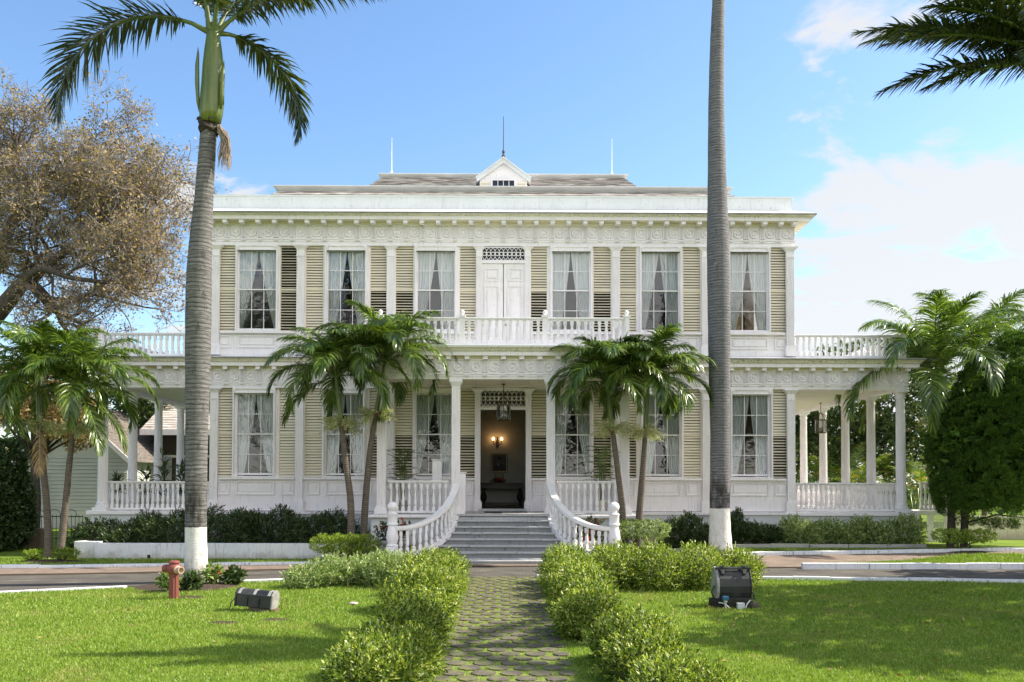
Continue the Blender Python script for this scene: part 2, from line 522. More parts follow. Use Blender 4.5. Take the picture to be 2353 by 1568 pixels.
def np_mesh(name, V, faces, mats, smooth_=False, midx=None):
    """V (n,3); faces: list of (k,m) int arrays (quads or tris)"""
    me = bpy.data.meshes.new(name)
    V = np.asarray(V, dtype=np.float32)
    if not isinstance(faces, (list, tuple)):
        faces = [faces]
    faces = [np.asarray(f, dtype=np.int32) for f in faces if len(f)]
    me.vertices.add(len(V))
    me.vertices.foreach_set('co', V.ravel())
    loops = np.concatenate([f.ravel() for f in faces])
    sizes = np.concatenate([np.full(len(f), f.shape[1], np.int32) for f in faces])
    starts = np.concatenate(([0], np.cumsum(sizes)[:-1])).astype(np.int32)
    me.loops.add(len(loops))
    me.loops.foreach_set('vertex_index', loops)
    me.polygons.add(len(sizes))
    me.polygons.foreach_set('loop_start', starts)
    me.polygons.foreach_set('loop_total', sizes)
    if midx is not None:
        me.polygons.foreach_set('material_index', np.concatenate([np.full(len(f), k, np.int32) for f, k in zip(faces, midx)]))
    if smooth_:
        me.polygons.foreach_set('use_smooth', np.ones(len(sizes), bool))
    for m in (mats if isinstance(mats, (list, tuple)) else [mats]):
        me.materials.append(m)
    me.update(calc_edges=True)
    return me


class MB:
    def __init__(self):
        self.v, self.f = [], []

    def add(self, vs, fs):
        o = len(self.v)
        self.v.extend([tuple(p) for p in vs])
        self.f.extend([tuple(i + o for i in f) for f in fs])
        return self

    def box(self, x0, x1, y0, y1, z0, z1):
        return self.add([(x0, y0, z0), (x1, y0, z0), (x1, y1, z0), (x0, y1, z0), (x0, y0, z1), (x1, y0, z1), (x1, y1, z1), (x0, y1, z1)],
                        [(0, 3, 2, 1), (4, 5, 6, 7), (0, 1, 5, 4), (1, 2, 6, 5), (2, 3, 7, 6), (3, 0, 4, 7)])

    def taper(self, x0, x1, y0, y1, z0, z1, e):
        """box whose top is larger (e > 0) all round"""
        return self.add([(x0, y0, z0), (x1, y0, z0), (x1, y1, z0), (x0, y1, z0), (x0 - e, y0 - e, z1), (x1 + e, y0 - e, z1), (x1 + e, y1 + e, z1), (x0 - e, y1 + e, z1)],
                        [(0, 3, 2, 1), (4, 5, 6, 7), (0, 1, 5, 4), (1, 2, 6, 5), (2, 3, 7, 6), (3, 0, 4, 7)])

    def lathe(self, prof, cx=0, cy=0, cz=0, seg=12, axis='z', caps=True):
        vs, fs = [], []
        for r, z in prof:
            for k in range(seg):
                a = 2 * math.pi * k / seg
                p = (r * math.cos(a), r * math.sin(a), z)
                if axis == 'y':
                    p = (p[0], p[2], p[1])
                elif axis == 'x':
                    p = (p[2], p[0], p[1])
                vs.append((p[0] + cx, p[1] + cy, p[2] + cz))
        n = len(prof)
        for i in range(n - 1):
            for k in range(seg):
                k2 = (k + 1) % seg
                fs.append((i * seg + k, i * seg + k2, (i + 1) * seg + k2, (i + 1) * seg + k))
        if caps:
            fs.append(tuple(range(seg))[::-1])
            fs.append(tuple((n - 1) * seg + k for k in range(seg)))
        return self.add(vs, fs)

    def tube(self, pts, rad, seg=6, caps=True):
        pts = [Vector(p) for p in pts]
        if not hasattr(rad, '__len__'):
            rad = [rad] * len(pts)
        vs, fs = [], []
        u = None
        for i, p in enumerate(pts):
            d = (pts[min(i + 1, len(pts) - 1)] - pts[max(i - 1, 0)]).normalized()
            if u is None:
                ref = Vector((0, 0, 1)) if abs(d.z) < 0.9 else Vector((1, 0, 0))
                u = d.cross(ref).normalized()
            else:
                u = (u - d * u.dot(d)).normalized()
            w = d.cross(u)
            for k in range(seg):
                a = 2 * math.pi * k / seg
                vs.append(p + (u * math.cos(a) + w * math.sin(a)) * rad[i])
        for i in range(len(pts) - 1):
            for k in range(seg):
                k2 = (k + 1) % seg
                fs.append((i * seg + k, i * seg + k2, (i + 1) * seg + k2, (i + 1) * seg + k))
        if caps:
            fs.append(tuple(range(seg))[::-1])
            fs.append(tuple((len(pts) - 1) * seg + k for k in range(seg)))
        return self.add(vs, fs)

    def prism(self, poly, axis, a, b):
        """poly of 2D points extruded along axis: 'x' -> (y,z), 'y' -> (x,z), 'z' -> (x,y)"""
        n = len(poly)
        mk = {'x': lambda p, t: (t, p[0], p[1]), 'y': lambda p, t: (p[0], t, p[1]), 'z': lambda p, t: (p[0], p[1], t)}[axis]
        vs = [mk(p, a) for p in poly] + [mk(p, b) for p in poly]
        fs = [tuple(range(n))[::-1], tuple(range(n, 2 * n))]
        for i in range(n):
            j = (i + 1) % n
            fs.append((i, j, n + j, n + i))
        return self.add(vs, fs)

    def sweep(self, prof, x0, x1, y0, y1, closed=True):
        """cross-section prof of (out, z) carried round a rectangle with mitred corners"""
        vs, fs = [], []
        for o, z in prof:
            vs += [(x0 - o, y0 - o, z), (x1 + o, y0 - o, z), (x1 + o, y1 + o, z), (x0 - o, y1 + o, z)]
        n = len(prof)
        for i in range(n if closed else n - 1):
            j = (i + 1) % n
            for k in range(4):
                k2 = (k + 1) % 4
                fs.append((i * 4 + k, i * 4 + k2, j * 4 + k2, j * 4 + k))
        return self.add(vs, fs)

    def mesh(self, name, mat, smooth_=False):
        me = bpy.data.meshes.new(name)
        me.from_pydata(self.v, [], self.f)
        for m in (mat if isinstance(mat, (list, tuple)) else [mat]):
            me.materials.append(m)
        if smooth_:
            me.polygons.foreach_set('use_smooth', [True] * len(me.polygons))
        me.update()
        import bmesh
        bm = bmesh.new()
        bm.from_mesh(me)
        bmesh.ops.recalc_face_normals(bm, faces=bm.faces)
        bm.to_mesh(me)
        bm.free()
        if smooth_ == 'auto':
            me.set_sharp_from_angle(angle=R(40))
        return me

    def build(self, name, mat, parent=None, smooth_=False, bevel=0.0):
        a = np.array(self.v)
        c = Vector(((a[:, 0].min() + a[:, 0].max()) / 2, (a[:, 1].min() + a[:, 1].max()) / 2, a[:, 2].min()))
        self.v = [(x - c.x, y - c.y, z - c.z) for x, y, z in self.v]
        me = self.mesh(name, mat, smooth_)
        o = bpy.data.objects.new(name, me)
        link(o, c, parent)
        if bevel:
            b = o.modifiers.new('bevel', 'BEVEL')
            b.width, b.segments, b.limit_method, b.angle_limit = bevel, 2, 'ANGLE', R(35)
        return o


def np_build(name, V, faces, mats, parent=None, smooth_=False, midx=None):
    V = np.asarray(V, dtype=np.float64)
    c = Vector(((V[:, 0].min() + V[:, 0].max()) / 2, (V[:, 1].min() + V[:, 1].max()) / 2, V[:, 2].min()))
    me = np_mesh(name, V - np.array(c)[None], faces, mats, smooth_, midx)
    o = bpy.data.objects.new(name, me)
    return link(o, c, parent)


def gz(x, y):
    """ground height: the garden rises a little on the right in front of the house"""
    def ss(a, b, v):
        t = min(1, max(0, (v - a) / (b - a)))
        return t * t * (3 - 2 * t)
    return 0.24 * ss(4.5, 8.0, x) * ss(24.6, 27.5, y)
# ------------------------------------------------------------------ the setting: ground, path, road
def grid_sheet(name, xs, ys, zf, mat):
    xs, ys = np.array(xs), np.array(ys)
    V = [(x, y, zf(x, y)) for y in ys for x in xs]
    nx = len(xs)
    i = np.arange(len(ys) - 1)[:, None] * nx + np.arange(nx - 1)[None]
    i = i.ravel()
    F = np.stack([i, i + 1, i + nx + 1, i + nx], 1)
    return np_build(name, V, F, mat, smooth_=True)


gx = [-1500, -400, -120, -60] + list(np.arange(-30, 31, 1.0)) + [60, 120, 400, 1500]
gy = [-400, -60, -10] + list(np.arange(0, 46, 1.0)) + [60, 100, 300, 1500]
tag(grid_sheet('lawn', gx, gy, gz, LAWN), kind='structure')


def curve_y(pts):
    xs = [p[0] for p in pts]
    ys = [p[1] for p in pts]

    def f(x):
        for _ in range(1):
            pass
        return float(np.interp(x, xs, ys))
    xx = np.linspace(xs[0], xs[-1], 400)
    yy = np.interp(xx, xs, ys)
    k = np.ones(31) / 31
    pad = np.concatenate([np.full(15, yy[0]), yy, np.full(15, yy[-1])])
    # keep the end slopes
    pad[:15] = yy[0] + (yy[1] - yy[0]) * np.arange(-15, 0)
    pad[-15:] = yy[-1] + (yy[-1] - yy[-2]) * np.arange(1, 16)
    sm = np.convolve(pad, k, 'valid')
    return lambda x: float(np.interp(x, xx, sm))


def G(x, y, z=0.0):
    p = ground_at(x, y, z)
    return (p.x, p.y)


near = [(-40, 11.0)] + [G(0, 1366), G(363, 1345), G(549, 1336.5), G(740, 1331), G(1085, 1327), G(1240, 1326), G(1740, 1331), G(2353, 1339)] + [(40, 15.5)]
farr = [(-40, 19.5)] + [G(0, 1325), G(400, 1318), G(780, 1308), G(1160, 1303), G(1740, 1307), G(2353, 1309)] + [(40, 22.5)]
kerb = [(-40, 20.3)] + [G(0, 1311), G(400, 1306), G(780, 1300)] + [(-3.5, 24.75)]
kerbR = [(3.6, 25.1), G(1690, 1283, 0.1), G(2000, 1275, 0.19), G(2353, 1270, 0.22), (40, 26.0)]
NEAR, FAR, KERB, KERBR = curve_y(near), curve_y(farr), curve_y(kerb), curve_y(kerbR)


def kerb_any(x):
    if x < -3.4:
        return KERB(x)
    if x > 3.6:
        return KERBR(x)
    return 24.75 + (x + 3.4) / 7.0 * 0.4


def strip(name, xs, fa, fb, z, mat, sub=3, zfun=None):
    V, F = [], []
    for x in xs:
        a, b = fa(x), fb(x)
        for k in range(sub + 1):
            y = a + (b - a) * k / sub
            V.append((x, y, z + (zfun(x, y) if zfun else 0)))
    n = sub + 1
    for i in range(len(xs) - 1):
        for k in range(sub):
            F.append((i * n + k, (i + 1) * n + k, (i + 1) * n + k + 1, i * n + k + 1))
    return np_build(name, V, np.array(F), mat)


xs_road = np.linspace(-40, 40, 161)
tag(strip('road', xs_road, NEAR, lambda x: FAR(x) + 0.02, 0.012, ASPHALT), kind='structure')
tag(strip('brick_pavement', xs_road, FAR, kerb_any, 0.05, BRICK, 6, gz), kind='structure')
bm_ = MB()
for i in range(len(xs_road) - 1):
    a, b = xs_road[i], xs_road[i + 1]
    bm_.add([(a, FAR(a) - 0.03, 0.0), (b, FAR(b) - 0.03, 0.0), (b, FAR(b) + 0.0, 0.052), (a, FAR(a) + 0.0, 0.052)], [(0, 1, 2, 3)])
tag(bm_.build('pavement_edge', simple('mossy brick edge', (0.06, 0.045, 0.03), 0.95, 20)), kind='structure')


def kerb_run(name, x0, x1, fy, w, h, mat, label, zf=None, n=None, jitter=0.012, gap=True, near_side=False):
    """a run of kerb stones, ends butted"""
    n = n or max(2, int((x1 - x0) / 0.9))
    mb = MB()
    xs = np.linspace(x0, x1, n + 1)
    rr = random.Random(name + str(x0))
    for i in range(n):
        a, b = xs[i] + (0.006 if gap else 0), xs[i + 1] - (0.006 if gap else 0)
        ya, yb = fy(a), fy(b)
        za = (zf(a, ya) if zf else 0)
        zb = (zf(b, yb) if zf else 0)
        hj = h + rr.uniform(-jitter, jitter)
        dyj = rr.uniform(-jitter, jitter)
        s = -1 if near_side else 1
        vs = [(a, ya + dyj, za - .05), (b, yb + dyj, zb - .05), (b, yb + s * w + dyj, zb - .05), (a, ya + s * w + dyj, za - .05),
              (a, ya + dyj + s * .015, za + hj), (b, yb + dyj + s * .015, zb + hj), (b, yb + s * w + dyj, zb + hj), (a, ya + s * w + dyj, za + hj)]
        mb.add(vs, [(0, 3, 2, 1), (4, 5, 6, 7), (0, 1, 5, 4), (1, 2, 6, 5), (2, 3, 7, 6), (3, 0, 4, 7)])
    o = mb.build(name, mat, bevel=0.012)
    return tag(o, label, 'kerb')


kerb_run('kerb', -30, -3.45, KERB, 0.20, 0.13, KERBW, 'white painted kerb between the brick strip and the left grass verge')
kerb_run('kerb', 3.62, 30, KERBR, 0.22, 0.15, KERBW, 'white painted kerb curving behind the brick strip right of the steps', gz)
kerb_run('kerb', -30, -8.5, NEAR, 0.16, 0.05, KERBW, 'low white kerb edging the lawn left of the hydrant', near_side=True)
kerb_run('kerb', -6.15, -0.85, NEAR, 0.16, 0.07, KERBW, 'short low white kerb between the palm mulch and the left hedge', near_side=True)
kerb_run('kerb', 0.92, 30, NEAR, 0.17, 0.09, KERBW, 'low white kerb between the right lawn and the road', near_side=True)
MED = curve_y([G(1845, 1309), G(2353, 1309.5), (30, 22.9)])
kerb_run('kerb', G(1845, 1309)[0], 28, MED, 0.18, 0.17, KERBW, 'taller white kerb fronting the grass strip beside the right road')
xm = np.linspace(G(1900, 1309)[0], 28, 30)
STRIP_TOP = lambda x: MED(x) + .2 + max(.15, (KERBR(x) - .55 - MED(x) - .2) * min(1.0, max(0.0, (x - 8.5) / 5.5)))
tag(strip('grass_strip', xm, lambda x: MED(x) + .15, STRIP_TOP, 0.085, LAWN, 6, gz), kind='structure')

# path of round stones set in grass
PX0, PX1 = -0.80, 0.93
NEAR_MID = NEAR(0.1)
tag(strip('path_turf', [PX0 - .08, PX1 + .08], lambda x: 3.0, lambda x: NEAR_MID + .05, 0.006,
          simple('path turf', [(0.3, (0.08, 0.10, 0.025)), (0.5, (0.16, 0.21, 0.035)), (0.7, (0.24, 0.28, 0.055))], 0.95, 7, bump=0.8, bscale=50), 20), kind='structure')
mb = MB()
rr = random.Random(3)
row = 0
PATH_STONES = []
yy_ = 3.2
while yy_ < NEAR_MID - 0.05:
    off = 0.18 if row % 2 else 0.0
    x = PX0 + 0.05 + off
    while x < PX1 + 0.02:
        cx, cy = x + rr.uniform(-.012, .012), yy_ + rr.uniform(-.015, .015)
        r0 = 0.148 * rr.uniform(.86, 1.07)
        a0 = rr.uniform(0, 1)
        k = 9
        top, bot = [], []
        for i in range(k):
            a = a0 + 2 * math.pi * i / k
            q = r0 * rr.uniform(.93, 1.05)
            px_ = min(max(cx + q * math.cos(a), PX0), PX1 + .03)
            top.append((px_, cy + q * 1.02 * math.sin(a), 0.022 + rr.uniform(-.003, .003)))
            bot.append((px_, cy + q * 1.05 * math.sin(a), -0.02))
        fs = [tuple(range(k))] + [(i + k, (i + 1) % k + k, (i + 1) % k, i) for i in range(k)]
        mb.add(top + bot, fs)
        PATH_STONES.append((cx, cy, r0))
        x += 0.36
    row += 1
    yy_ += 0.30
tag(mb.build('path', STONE), kind='structure')


def soil_patch(name, cx, cy, rx, ry, h=0.05, mat=SOIL):
    V, F = [(cx, cy, gz(cx, cy) + h)], []
    rr = random.Random(cx)
    n, rings = 28, 4
    for k in range(1, rings + 1):
        for i in range(n):
            a = 2 * math.pi * i / n
            q = k / rings * (1 + (rr.uniform(-.12, .12) if k == rings else 0))
            x, y = cx + rx * q * math.cos(a), cy + ry * q * math.sin(a)
            V.append((x, y, gz(x, y) + h * (1 - (k / rings) ** 2) + 0.006 - (0.02 if k == rings else 0) + rr.uniform(0, .012)))
    T = [(0, 1 + i, 1 + (i + 1) % n) for i in range(n)]
    for k in range(rings - 1):
        for i in range(n):
            a = 1 + k * n + i
            b = 1 + k * n + (i + 1) % n
            F.append((a, a + n, b + n, b))
    return tag(np_build(name, V, [np.array(T), np.array(F)], mat, smooth_=True), kind='structure')


# ------------------------------------------------------------------ the house
XC = at(1156, 1000, 30).x
YF = 30.0
HW = 10.33                     # half width of the main block
YB = 42.5


def zf(y, Y=YF):
    return at(1156, y, Y).z


house = thing('house', (XC, YF, 0), 'two storey white colonial mansion with cream louvred shutters and columned verandahs', 'house')
HX = lambda u: XC + u
FLOOR = 1.4
zU = dict(archi0=zf(566.5), frieze0=zf(551), frieze1=zf(522.5), glass0=zf(756), glass1=zf(579.5), sill=zf(764), rail=zf(667), band0=zf(818))
zL = dict(archi0=zf(893.5), frieze0=zf(880), frieze1=zf(853.5), glass0=zf(1089), glass1=zf(908), sill=zf(1098.5), rail=zf(999), base=zf(1166))
WIN_U = [-8.74, -5.584, -2.405, 2.405, 5.584, 8.74]
CAS = 0.75                     # half width of a casing
GHW = 0.645                    # half width of the glass
LOUV = [(-10.17, -9.52), (-7.93, -7.33), (-7.03, -6.40), (-4.74, -4.145), (-3.84, -3.20), (-1.56, -0.97)]
LOUV = LOUV + [(-b, -a) for a, b in LOUV][::-1]
PIL = [-10.33 + .14, -7.19, -4.0, 4.0, 7.19, 10.33 - .14]

# walls (openings left where windows, louvres and doors stand)
w = MB()
piers = [(-10.33, -10.17), (-9.52, -9.40), (-8.06, -7.93), (-7.33, -7.03), (-6.40, -6.25), (-4.92, -4.74), (-4.145, -3.84), (-3.20, -3.07), (-1.74, -1.56), (-0.97, -0.85)]
piers = piers + [(-b, -a) for a, b in piers]
for a, b in piers:
    w.box(HX(a), HX(b), YF + .03, YF + .25, zL['sill'], zL['archi0'])
    w.box(HX(a), HX(b), YF + .03, YF + .25, zU['sill'], zU['archi0'])
for a, b in ((-HW, -.85), (.85, HW)):
    w.box(HX(a), HX(b), YF + .03, YF + .25, FLOOR, zL['sill'])
    w.box(HX(a), HX(b), YF + .03, YF + .25, zU['band0'], zU['sill'])
w.box(HX(-.85), HX(.85), YF + .03, YF + .25, zU['band0'], zf(806))
w.box(HX(-HW), HX(HW), YF + .03, YF + .25, zL['archi0'], zU['band0'])
w.box(HX(-HW), HX(HW), YF + .03, YF + .25, zU['archi0'], zU['frieze1'] + .6)
# side and back walls with side openings so that daylight enters
for s in (-1, 1):
    for (z0, z1) in ((FLOOR, 2.3), (4.9, 7.9), (10.4, 11.9)):
        w.box(HX(s * HW - .12), HX(s * HW + .12), YF + .25, YB, z0, z1)
    for k in range(7):
        y0 = YF + .25 + k * 2.0
        for (z0, z1) in ((2.3, 4.9), (7.9, 10.4)):
            w.box(HX(s * HW - .12), HX(s * HW + .12), y0, min(y0 + (.95 if s > 0 and k not in (2,) else 2.0), YB), z0, z1)
w.box(HX(-HW), HX(HW), YB, YB + .25, 0, 11.9)
w.build('wall', WHITE, house)
# plinth
p = MB()
p.box(HX(-10.38), HX(10.38), YF - .06, YF + .3, -.1, FLOOR - .12)
for s in (-1, 1):
    x0, x1 = sorted((HX(s * 10.38), HX(s * 14.5)))
    p.box(x0, x1, YF - .02, YB, -.1, FLOOR - .14)
p.build('plinth', PLINTH, house, bevel=.01)
b = MB()
b.box(HX(-10.45), HX(10.45), YF - .13, YF + .05, FLOOR - .12, FLOOR - .02)
for u in PIL:
    b.box(HX(u - .3), HX(u + .3), YF - .16, YF - .13, FLOOR - .12, FLOOR - .02)
for s in (-1, 1):
    x0, x1 = sorted((HX(s * 10.46), HX(s * 14.62)))
    b.box(x0, x1, YF - .14, YB + .1, FLOOR - .14, FLOOR)
b.build('water_table', WHITE, house, bevel=.012)
f = MB()
f.box(HX(-HW + .12), HX(HW - .12), YF + .25, YB, FLOOR - .1, FLOOR)
f.box(HX(-HW + .12), HX(HW - .12), YF + .25, YB, 6.35, 6.6)
f.box(HX(-HW + .12), HX(HW - .12), YF + .25, YB, 11.3, 11.45)
f.build('floor', DARKWOOD, house)
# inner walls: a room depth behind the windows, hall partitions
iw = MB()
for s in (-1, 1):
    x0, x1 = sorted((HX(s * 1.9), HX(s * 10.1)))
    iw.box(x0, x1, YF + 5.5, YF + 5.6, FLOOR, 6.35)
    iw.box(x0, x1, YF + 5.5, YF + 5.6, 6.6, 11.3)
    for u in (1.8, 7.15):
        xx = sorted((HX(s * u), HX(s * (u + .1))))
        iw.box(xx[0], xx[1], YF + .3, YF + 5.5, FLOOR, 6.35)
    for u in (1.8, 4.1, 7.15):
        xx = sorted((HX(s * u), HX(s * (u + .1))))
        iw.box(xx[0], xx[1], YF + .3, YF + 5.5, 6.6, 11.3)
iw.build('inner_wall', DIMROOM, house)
iw = MB()
iw.box(HX(7.26), HX(10.1), YF + 5.46, YF + 5.498, 6.6, 11.3)
iw.box(HX(7.26), HX(10.1), YF + 5.46, YF + 5.498, FLOOR, 6.35)
iw.build('ochre_wall', OCHRE, house)
rg = MB()
rg.box(HX(7.3), HX(10.1), YF + .4, YF + 5.4, 6.602, 6.63)
rg.build('bounce_sheet', simple('pale carpet', (.62, .52, .36), .9, 8), house)  # pale sheet added on the floor to bounce daylight onto the ochre wall
hw_ = MB()
HALLY = YF + 5.2
hw_.box(HX(-1.8), HX(1.8), HALLY, HALLY + .1, FLOOR, 6.35)
hw_.box(HX(-1.8), HX(1.8), YF + 4.0, YF + 4.1, 6.6, 11.3)
hw_.build('hall_wall', PLASTER, house)


def side_panels(mb, cx, halves, z0, z1, y=YF + .03):
    """raised mouldings framing a flat field"""
    for a, b in halves:
        x0, x1 = HX(a), HX(b)
        t, d = .045, .045
        mb.box(x0, x1, y - d, y, z0, z0 + t)
        mb.box(x0, x1, y - d, y, z1 - t, z1)
        mb.box(x0, x0 + t, y - d, y, z0 + t, z1 - t)
        mb.box(x1 - t, x1, y - d, y, z0 + t, z1 - t)
        mb.box(x0 + .11, x1 - .11, y - .03, y, z0 + .11, z1 - .11)


for wv in WIN_U:
    s = 1 if wv > 0 else -1
    for z0, z1 in ((zL['base'] + .42, zL['sill'] - .14), (zU['band0'] + .26, zU['sill'] - .14)):
        inner = abs(wv) < 3
        for ab in ((wv - .68, wv + .68), (wv - 1.36, wv - .9), (wv + .9, wv + 1.36)):
            pm = MB()
            side_panels(pm, 0, [ab], z0, z1)
            pm.build('dado_panel', WHITE, house, bevel=.006)
for z in (zL['sill'], zU['sill']):
    for a, b in ((-10.0, -7.34), (-7.03, -4.15), (-3.85, -.95)):
        for q in ((a, b), (-b, -a)):
            sl = MB()
            sl.box(HX(q[0]), HX(q[1]), YF - .13, YF + .03, z - .075, z - .005)
            sl.build('sill_course', WHITE, house, bevel=.008)


# pilasters: fluted shaft, flared capital, block base
def fluted_plan(cx, y0, hw, depth, n=5, fl=.012):
    pts = [(cx - hw, y0), (cx - hw, y0 - depth)]
    m = hw * .16
    wv = (2 * hw - 2 * m) / n
    x = cx - hw + m
    for k in range(n):
        pts += [(x + wv * .18, y0 - depth), (x + wv * .26, y0 - depth + fl), (x + wv * .74, y0 - depth + fl), (x + wv * .82, y0 - depth)]
        x += wv
    pts += [(cx + hw, y0 - depth), (cx + hw, y0)]
    return pts


def pilaster_mesh(name, z0, z1, hw=.135):
    mb = MB()
    capz = z1 - .34
    mb.box(-hw - .05, hw + .05, -.135, .03, z0, z0 + .34)
    mb.box(-hw - .025, hw + .025, -.115, .03, z0 + .34, z0 + .39)
    mb.prism(fluted_plan(0, .03, hw, .125), 'z', z0 + .39, capz - .06)
    mb.box(-hw - .012, hw + .012, -.112, .03, capz - .06, capz)
    mb.box(-hw, hw, -.098, .03, capz, capz + .17)
    # flare
    mb.add([(-hw, -.098, capz + .17), (hw, -.098, capz + .17), (hw, .03, capz + .17), (-hw, .03, capz + .17),
            (-hw - .1, -.17, z1 - .05), (hw + .1, -.17, z1 - .05), (hw + .1, .03, z1 - .05), (-hw - .1, .03, z1 - .05)],
           [(0, 1, 5, 4), (1, 2, 6, 5), (3, 0, 4, 7), (2, 3, 7, 6)])
    mb.box(-hw - .12, hw + .12, -.19, .03, z1 - .05, z1)
    return mb.mesh(name, WHITE)


pil_lo = pilaster_mesh('pilaster', 0, zL['archi0'] - FLOOR + .02)
pil_up = pilaster_mesh('pilaster', 0, zU['archi0'] - zU['band0'])
for u in PIL:
    inst('pilaster', pil_lo, (HX(u), YF, FLOOR - .02), house)
    inst('pilaster', pil_up, (HX(u), YF, zU['band0']), house)
dl = pilaster_mesh('pilaster', 0, zL['archi0'] - FLOOR + .02, .10)
du = pilaster_mesh('pilaster', 0, zU['archi0'] - zf(812), .10)
for s in (-1, 1):
    inst('pilaster', dl, (HX(s * .90), YF, FLOOR - .02), house)
    inst('pilaster', du, (HX(s * .86), YF, zf(812)), house)


# louvred shutters: rows of slats between stiles, a rail at mid height
def shutter_mesh(wd, h, rail, open_lo, open_hi, droop=None):
    mb = MB()
    st = .018
    mb.box(-wd / 2, -wd / 2 + st, -.03, .03, 0, h)
    mb.box(wd / 2 - st, wd / 2, -.03, .03, 0, h)
    mb.box(-wd / 2 + st, wd / 2 - st, -.035, .03, rail - .025, rail + .025)
    rq = random.Random(int(wd * 1000 + h * 100))

    def slats(z0, z1, opened):
        n = max(3, round((z1 - z0) / .098))
        p = (z1 - z0) / n
        for k in range(n):
            zc = z0 + (k + .5) * p
            if opened:
                ang, half = R(27 + rq.uniform(-6, 7)), p * .46
            else:
                ang, half = R(57 + rq.uniform(-4, 4)), p * .475
            # upper edge inwards, lower edge outwards
            dy, dzz = half * math.cos(ang), half * math.sin(ang)
            tny, tnz = .005 * math.sin(ang), .005 * math.cos(ang)
            x0, x1 = -wd / 2 + st, wd / 2 - st
            sk = rq.uniform(-.003, .003)
            a = [(-dy - tny, zc - dzz + tnz), (dy - tny, zc + dzz + tnz), (dy + tny, zc + dzz - tnz), (-dy + tny, zc - dzz - tnz)]
            vs = [(x0, y, z + sk) for y, z in a] + [(x1, y, z - sk) for y, z in a]
            mb.add(vs, [(3, 2, 1, 0), (4, 5, 6, 7), (0, 1, 5, 4), (1, 2, 6, 5), (2, 3, 7, 6), (3, 0, 4, 7)])
    slats(0, rail - .025, open_lo)
    slats(rail + .025, h, open_hi)
    return mb.mesh('louvred_shutter', LOUVRE)


OPEN_U = {1: (1, 1), 3: (1, 0), 4: (1, 0), 6: (1, 0), 7: (1, 0)}
OPEN_L = {4: (1, 0), 5: (1, 0), 6: (1, 0), 7: (1, 0), 11: (1, 0), 3: (1, 0), 8: (1, 0)}
for i, (a, b) in enumerate(LOUV):
    for (zz, op) in ((zU, OPEN_U), (zL, OPEN_L)):
        lo, hi = op.get(i, (0, 0))
        me = shutter_mesh(b - a, zz['archi0'] - zz['sill'], zz['rail'] - zz['sill'], lo, hi)
        o = inst('louvred_shutter', me, (HX((a + b) / 2), YF + .085, zz['sill']), house)
# near-black sheet added behind every shutter, standing in for unlit room darkness
ROOMDARK = simple('painted room darkness', (0.022, 0.018, 0.014), 0.9)
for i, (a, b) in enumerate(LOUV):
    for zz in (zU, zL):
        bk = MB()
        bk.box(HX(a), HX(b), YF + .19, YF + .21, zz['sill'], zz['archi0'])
        bk.build('room_dark_sheet', ROOMDARK, house)


